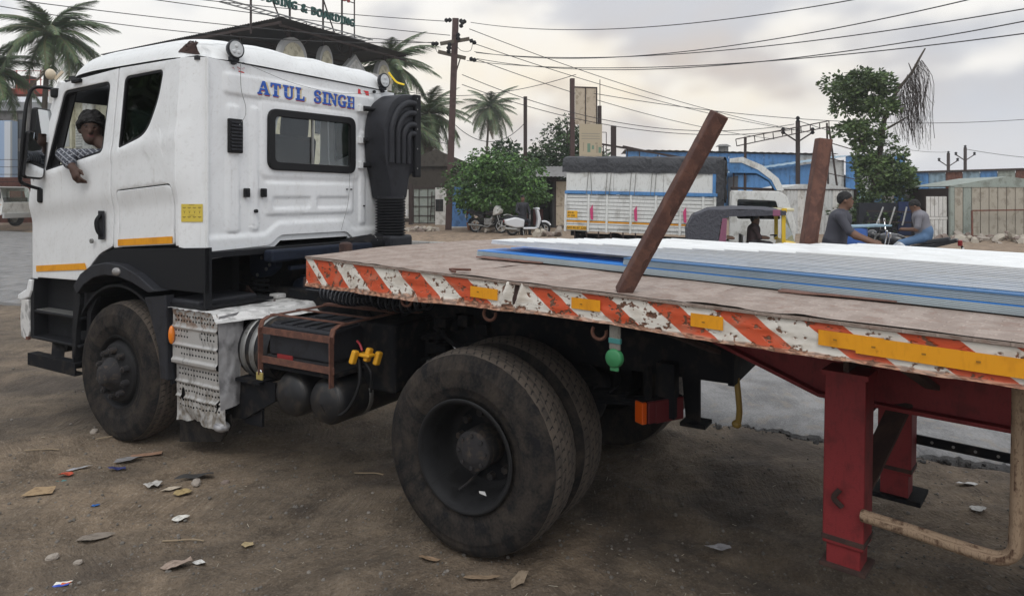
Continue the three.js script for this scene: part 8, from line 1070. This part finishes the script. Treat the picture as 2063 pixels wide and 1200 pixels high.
  const seat = (label, x, z, top, bot, scale = 1) => { const p = thing('person', label, 'person', t.position.clone(), t.rotation.y); p.scale.copy(t.scale); figure(p, [[[x, 0.80, z], [x + 0.03, 1.12, z], 0.14, 0.15, top, 0.05], [[x + 0.03, 1.17, z + 0.15], [x + 0.03, 1.17, z - 0.15], 0.07, 0.07, top], [[x + 0.04, 1.2, z], [x + 0.05, 1.28, z], 0.05, 0.05], ...[1, -1].flatMap(s => [[[x + 0.03, 1.17, z + 0.17 * s], [x + 0.14, 0.95, z + 0.22 * s], 0.055, 0.05, top], [[x + 0.14, 0.95, z + 0.22 * s], [x + 0.34, 0.94, z + 0.16 * s], 0.04, 0.032], [[x, 0.82, z + 0.09 * s], [x + 0.38, 0.78, z + 0.12 * s], 0.085, 0.07, bot], [[x + 0.38, 0.78, z + 0.12 * s], [x + 0.40, 0.40, z + 0.12 * s], 0.06, 0.05, bot]])], [x + 0.06, 1.36, z, 0, 0], 0.02); };
  seat('passenger in white and patterned cloth seated inside the rickshaw', 0.26, 0.28, (x, y, z) => N3(x * 22, y * 22, z * 22) > 0.1 ? [0.10, 0.045, 0.04] : [0.5, 0.48, 0.46], [0.5, 0.49, 0.47]); seat('rickshaw driver in dark shirt behind the yellow cowl', 1.06, 0.0, [0.06, 0.035, 0.035], [0.05, 0.045, 0.05]);
}
// ---------------------------------------------------------------- drums, rubble, litter
{ const t = thing('blue_drum', 'blue plastic drum with a board across its top behind the passing rider', 'drum', W(6.55, 13.4, 0.07), 0); let b = new MB(); b.lathe([[0, 0], [0.27, 0], [0.285, 0.05], [0.28, 0.28], [0.295, 0.30], [0.28, 0.32], [0.28, 0.58], [0.295, 0.60], [0.28, 0.62], [0.285, 0.84], [0.25, 0.88], [0, 0.88]], V(0, 0.3, 0), V(0, 1, 0), 28); b.box(-0.3, 0.3, 0, 0.3, -0.3, 0.3, 0.02); b.build('drum_body', std(lin(0.03, 0.10, 0.34), 0.45), t); b = new MB(); b.add(new THREE.BoxGeometry(0.8, 0.03, 0.5), V(0.25, 1.2, 0), [0, 0.1, 0.03]); b.build('lid_board', BM.paleBlue, t);
  const p = new MB(); p.lathe([[0, 0], [0.15, 0], [0.2, 0.32], [0.21, 0.33], [0.18, 0.33], [0.13, 0.03]], V(0, 0, 0), V(0, 1, 0), 20); const o = p.build('clay_pot', std(lin(0.28, 0.13, 0.07), 0.9)); o.position.copy(W(-1.85, 31.2, groundH(-1.85, 31.2))); tag(o, 'small terracotta bucket at the foot of the blue wall', 'pot'); }
function rubble(label, x, d, w, n, seed, cols) { const t = thing('rubble_heap', label, 'rubble', W(x, d, groundH(x, d)), 0); const r = rng(seed); const geo = new THREE.DodecahedronGeometry(1, 0); for (let i = 0; i < n; i++) { const o = mesh('rubble_piece', geo, cols[i % cols.length], t); const s = 0.06 + 0.14 * r(), a = r() * 6.283, q = Math.sqrt(r()) * w; o.position.set(q * Math.cos(a), s * 0.35 + 0.22 * Math.max(0, 1 - q / w) * r(), q * Math.sin(a) * 0.6); o.scale.set(s * (0.8 + r()), s * 0.55, s); o.rotation.set(r(), r() * 6, r()); } return t; }
const stoneM = [std(lin(0.30, 0.26, 0.22), 0.95), std(lin(0.20, 0.155, 0.13), 0.95), std(lin(0.38, 0.34, 0.28), 0.95)];
rubble('small heap of broken slabs and stones left of the utility pole', -4.1, 30.4, 0.85, 26, 5, stoneM);
rubble('flat pile of stones beside the white scooter', 1.3, 26.4, 0.55, 16, 6, stoneM);
rubble('long bank of rubble in front of the beige cabin', 16.9, 23.6, 2.3, 70, 7, stoneM);
rubble('few stones at the foot of the bushy green tree', -0.7, 29.0, 0.7, 12, 8, stoneM);
// crumpled scraps: outline and folds of their own
function scrap(name, label, x, d, w, h, m, seed, yaw = 0, crumple = 0.25, category = 'litter') {
  const r = rng(seed), big = Math.max(w, h), n = name.includes('cardboard') || name === 'sachet' ? 4 : 5 + (seed % 4), pts = [];
  for (let i = 0; i < n; i++) { const a = (i + 0.5 + 0.35 * (r() - 0.5)) / n * 6.2832, k = n === 4 ? 0.68 : 0.42 + 0.16 * r(); pts.push([w * k * Math.cos(a), h * k * Math.sin(a)]); }
  const mb = new MB(); mb.prism(pts, 0.0012, new THREE.Matrix4().makeBasis(V(1, 0, 0), V(0, 0, -1), V(0, 1, 0))); const fa = r() * 3.14, fo = (r() - 0.5) * 0.3 * h;
  const G = warp(mb.geo(), big / 7, v => { const q = v.x * Math.cos(fa) + v.z * Math.sin(fa) - fo; v.y += crumple * 0.30 * Math.min(w, h) * (0.6 + 0.8 * N2(v.x / big * 1.7 + seed, v.z / big * 1.7)) + crumple * 0.55 * Math.max(0, q) + 0.0015; }, 0.35);
  { const p = G.attributes.position, uv = G.attributes.uv; for (let i = 0; i < p.count; i++) uv.setXY(i, p.getX(i) / w + 0.5, p.getZ(i) / h + 0.5); }
  const o = mesh(name, G, m); o.position.copy(W(x, d, 0)); o.rotation.y = yaw; let hmax = -1; for (let i = 0; i < 7; i++) for (let j = 0; j < 7; j++) { const px = x + (i / 6 - 0.5) * w * 0.8, pd = d + (j / 6 - 0.5) * h * 0.8; hmax = Math.max(hmax, groundH(px, pd)); } o.position.y = hmax - 0.002; return tag(o, label, category);
}
const paper = (r, g, b, rough = 0.85) => std(lin(r, g, b), rough, 0, { side: THREE.DoubleSide, map: withRep(T.dull, 0.6) });
scrap('cardboard_scrap', 'square tan cardboard scrap at the lower left', -2.91, 4.27, 0.155, 0.13, paper(0.36, 0.25, 0.14), 1, 0.2, 0.06);
scrap('wrapper', 'bright red-orange crumpled wrapper at the lower left', -2.95, 4.59, 0.10, 0.07, paper(0.50, 0.075, 0.03, 0.6), 2, 0.1, 0.5);
scrap('plastic_strip', 'pale grey plastic strip touching the red wrapper', -2.92, 4.68, 0.15, 0.05, paper(0.42, 0.42, 0.44, 0.5), 3, 0.5, 0.35);
scrap('wrapper', 'dark blue plastic scrap right of the red wrapper', -2.66, 4.68, 0.13, 0.07, paper(0.035, 0.045, 0.17, 0.6), 4, 0.2, 0.4);
scrap('wrapper', 'tiny teal scrap just below the red wrapper', -2.93, 4.51, 0.07, 0.03, paper(0.08, 0.26, 0.27, 0.5), 5, 0.2, 0.3);
scrap('plastic_bag', 'torn translucent white plastic bag left of the dark rag', -2.27, 4.41, 0.12, 0.10, paper(0.42, 0.40, 0.37, 0.5), 6, 0.4, 0.55);
scrap('rag', 'dark grey rag lying in the dirt below the front wheel', -2.06, 4.52, 0.26, 0.10, paper(0.045, 0.042, 0.040), 7, 0.25, 0.4);
scrap('paper_scrap', 'torn cream paper between plastic bag and leaf plate', -2.13, 4.34, 0.13, 0.06, paper(0.52, 0.44, 0.34), 8, 0.5, 0.3);
scrap('leaf_plate', 'round tan leaf plate scrap beside the torn cream paper', -2.04, 4.30, 0.10, 0.10, paper(0.38, 0.28, 0.13), 9, 0.1, 0.15);
scrap('bottle_cap', 'small bright blue cap below the tan cardboard scrap', -2.48, 4.13, 0.045, 0.04, paper(0.02, 0.13, 0.42, 0.4), 10, 0.1, 0.35);
scrap('paper_scrap', 'small folded white paper in the open dirt', -1.90, 3.98, 0.10, 0.075, paper(0.66, 0.64, 0.58), 11, 0.15, 0.3);
scrap('dry_leaf', 'single pale tan leaf in front of the rear wheel', -1.40, 3.67, 0.075, 0.055, paper(0.40, 0.31, 0.17), 12, 0.3, 0.15);
scrap('paper_heap', 'crumpled pinkish-brown paper near the bottom edge', -1.68, 3.47, 0.16, 0.10, paper(0.33, 0.25, 0.20), 13, 0.4, 0.4);
scrap('paper_scrap', 'torn white strip lying over the pinkish-brown paper', -1.575, 3.50, 0.11, 0.045, paper(0.62, 0.61, 0.58), 14, -0.6, 0.5);
scrap('sachet', 'small printed blue and orange sachet at the lower left corner', -2.16, 3.33, 0.075, 0.05, std(lin(1, 1, 1), 0.4, 0, { side: THREE.DoubleSide, map: canvasTex(64, 64, c => { c.fillStyle = '#e8e4da'; c.fillRect(0, 0, 64, 64); c.fillStyle = '#2b4bb0'; c.fillRect(0, 0, 64, 28); c.fillStyle = '#d8632a'; c.fillRect(30, 24, 34, 22); }) }), 15, 0.2, 0.2);
scrap('cardboard_scrap', 'long brown cardboard strip in front of the front wheel', -2.60, 4.92, 0.24, 0.06, paper(0.33, 0.19, 0.12), 16, 0.35, 0.15);
scrap('plastic_strip', 'grey crumpled plastic left of the brown cardboard strip', -2.66, 4.82, 0.20, 0.09, paper(0.24, 0.23, 0.23, 0.55), 17, 0.3, 0.35);
scrap('dry_leaf', 'curled brown leaf at the left of the rear tyre foot', -0.42, 3.52, 0.13, 0.05, paper(0.30, 0.20, 0.12), 18, -0.3, 0.4);
scrap('dry_leaf', 'long dry leaf under the edge of the rear tyre', -0.14, 3.36, 0.19, 0.045, paper(0.27, 0.19, 0.12), 19, -0.15, 0.35);
scrap('dry_leaf', 'twisted dry leaf at the bottom centre', 0.03, 3.33, 0.15, 0.07, paper(0.25, 0.19, 0.13), 20, 1.1, 0.5);
scrap('packet', 'crumpled grey and white packet on the dark dirt at the right', 1.09, 3.65, 0.15, 0.075, paper(0.34, 0.33, 0.35, 0.5), 21, 0.1, 0.5);
scrap('plastic_straw', 'thin white strip lying right of the landing leg', 2.17, 3.80, 0.012, 0.16, paper(0.6, 0.6, 0.58), 22, 0.4, 0.2);
scrap('paper_scrap', 'white paper scrap behind the bent guard tube', 2.92, 4.45, 0.14, 0.06, paper(0.58, 0.56, 0.53), 23, 0.1, 0.4);
scrap('paper_scrap', 'pale torn paper at the right between tube and road', 2.72, 4.06, 0.12, 0.09, paper(0.50, 0.48, 0.45), 24, 0.5, 0.35);
scrap('flat_stone_chip', 'flat dusty slab fragment half buried at the lower left', -2.27, 3.78, 0.20, 0.10, paper(0.22, 0.185, 0.15), 25, 0.2, 0.12, 'stone');
for (const [x, d, L, yaw, lab] of [[-1.76, 3.72, 0.22, 0.05, 'thin straight twig above the crumpled paper'], [-3.0, 5.25, 0.26, 0.5, 'crooked pale twig left of the front wheel'], [-3.35, 4.95, 0.24, 0.1, 'dark twig at the left edge'], [-0.95, 4.62, 0.2, -0.1, 'thin twig in the shade between the wheels']]) { const b = new MB(); b.tube([V(-L / 2, 0.006, 0), V(-L / 6, 0.012, 0.01), V(L / 5, 0.008, -0.006), V(L / 2, 0.006, 0.008)], 0.0045, 6, 14); const o = b.build('twig', std(lin(0.26, 0.20, 0.13), 0.9)); o.position.copy(W(x, d, groundH(x, d) + 0.004)); o.rotation.y = yaw; tag(o, lab, 'twig'); }
{ const r = rng(41), geo = new THREE.DodecahedronGeometry(1, 1); const pp = geo.attributes.position; for (let i = 0; i < pp.count; i++) { const s = 1 + 0.22 * N3(pp.getX(i) * 1.8, pp.getY(i) * 1.8, pp.getZ(i) * 1.8); pp.setXYZ(i, pp.getX(i) * s, pp.getY(i) * s, pp.getZ(i) * s); } geo.computeVertexNormals();
  const spots = [[-2.02, 4.44, 0.03, 'grey stone touching the dark rag'], [-1.85, 4.48, 0.022, 'small brown stone right of the dark rag'], [-2.35, 3.55, 0.024, 'dark clod left of the crumpled paper'], [-2.2, 3.52, 0.018, 'grey pebble right of the dark clod'], [-3.25, 5.4, 0.03, 'dusty stone near the left edge by the road'], [0.25, 5.3, 0.035, 'dull stone in the shade behind the rear wheel']];
  for (const [x, d, s, lab] of spots) { const o = mesh('stone', geo, stoneM[(s * 1000 | 0) % 3]); o.scale.set(s * 1.3, s * 0.7, s); o.position.copy(W(x, d, groundH(x, d) + s * 0.3)); o.rotation.y = r() * 6; tag(o, lab, 'stone'); } }
renderer.render(scene, camera);
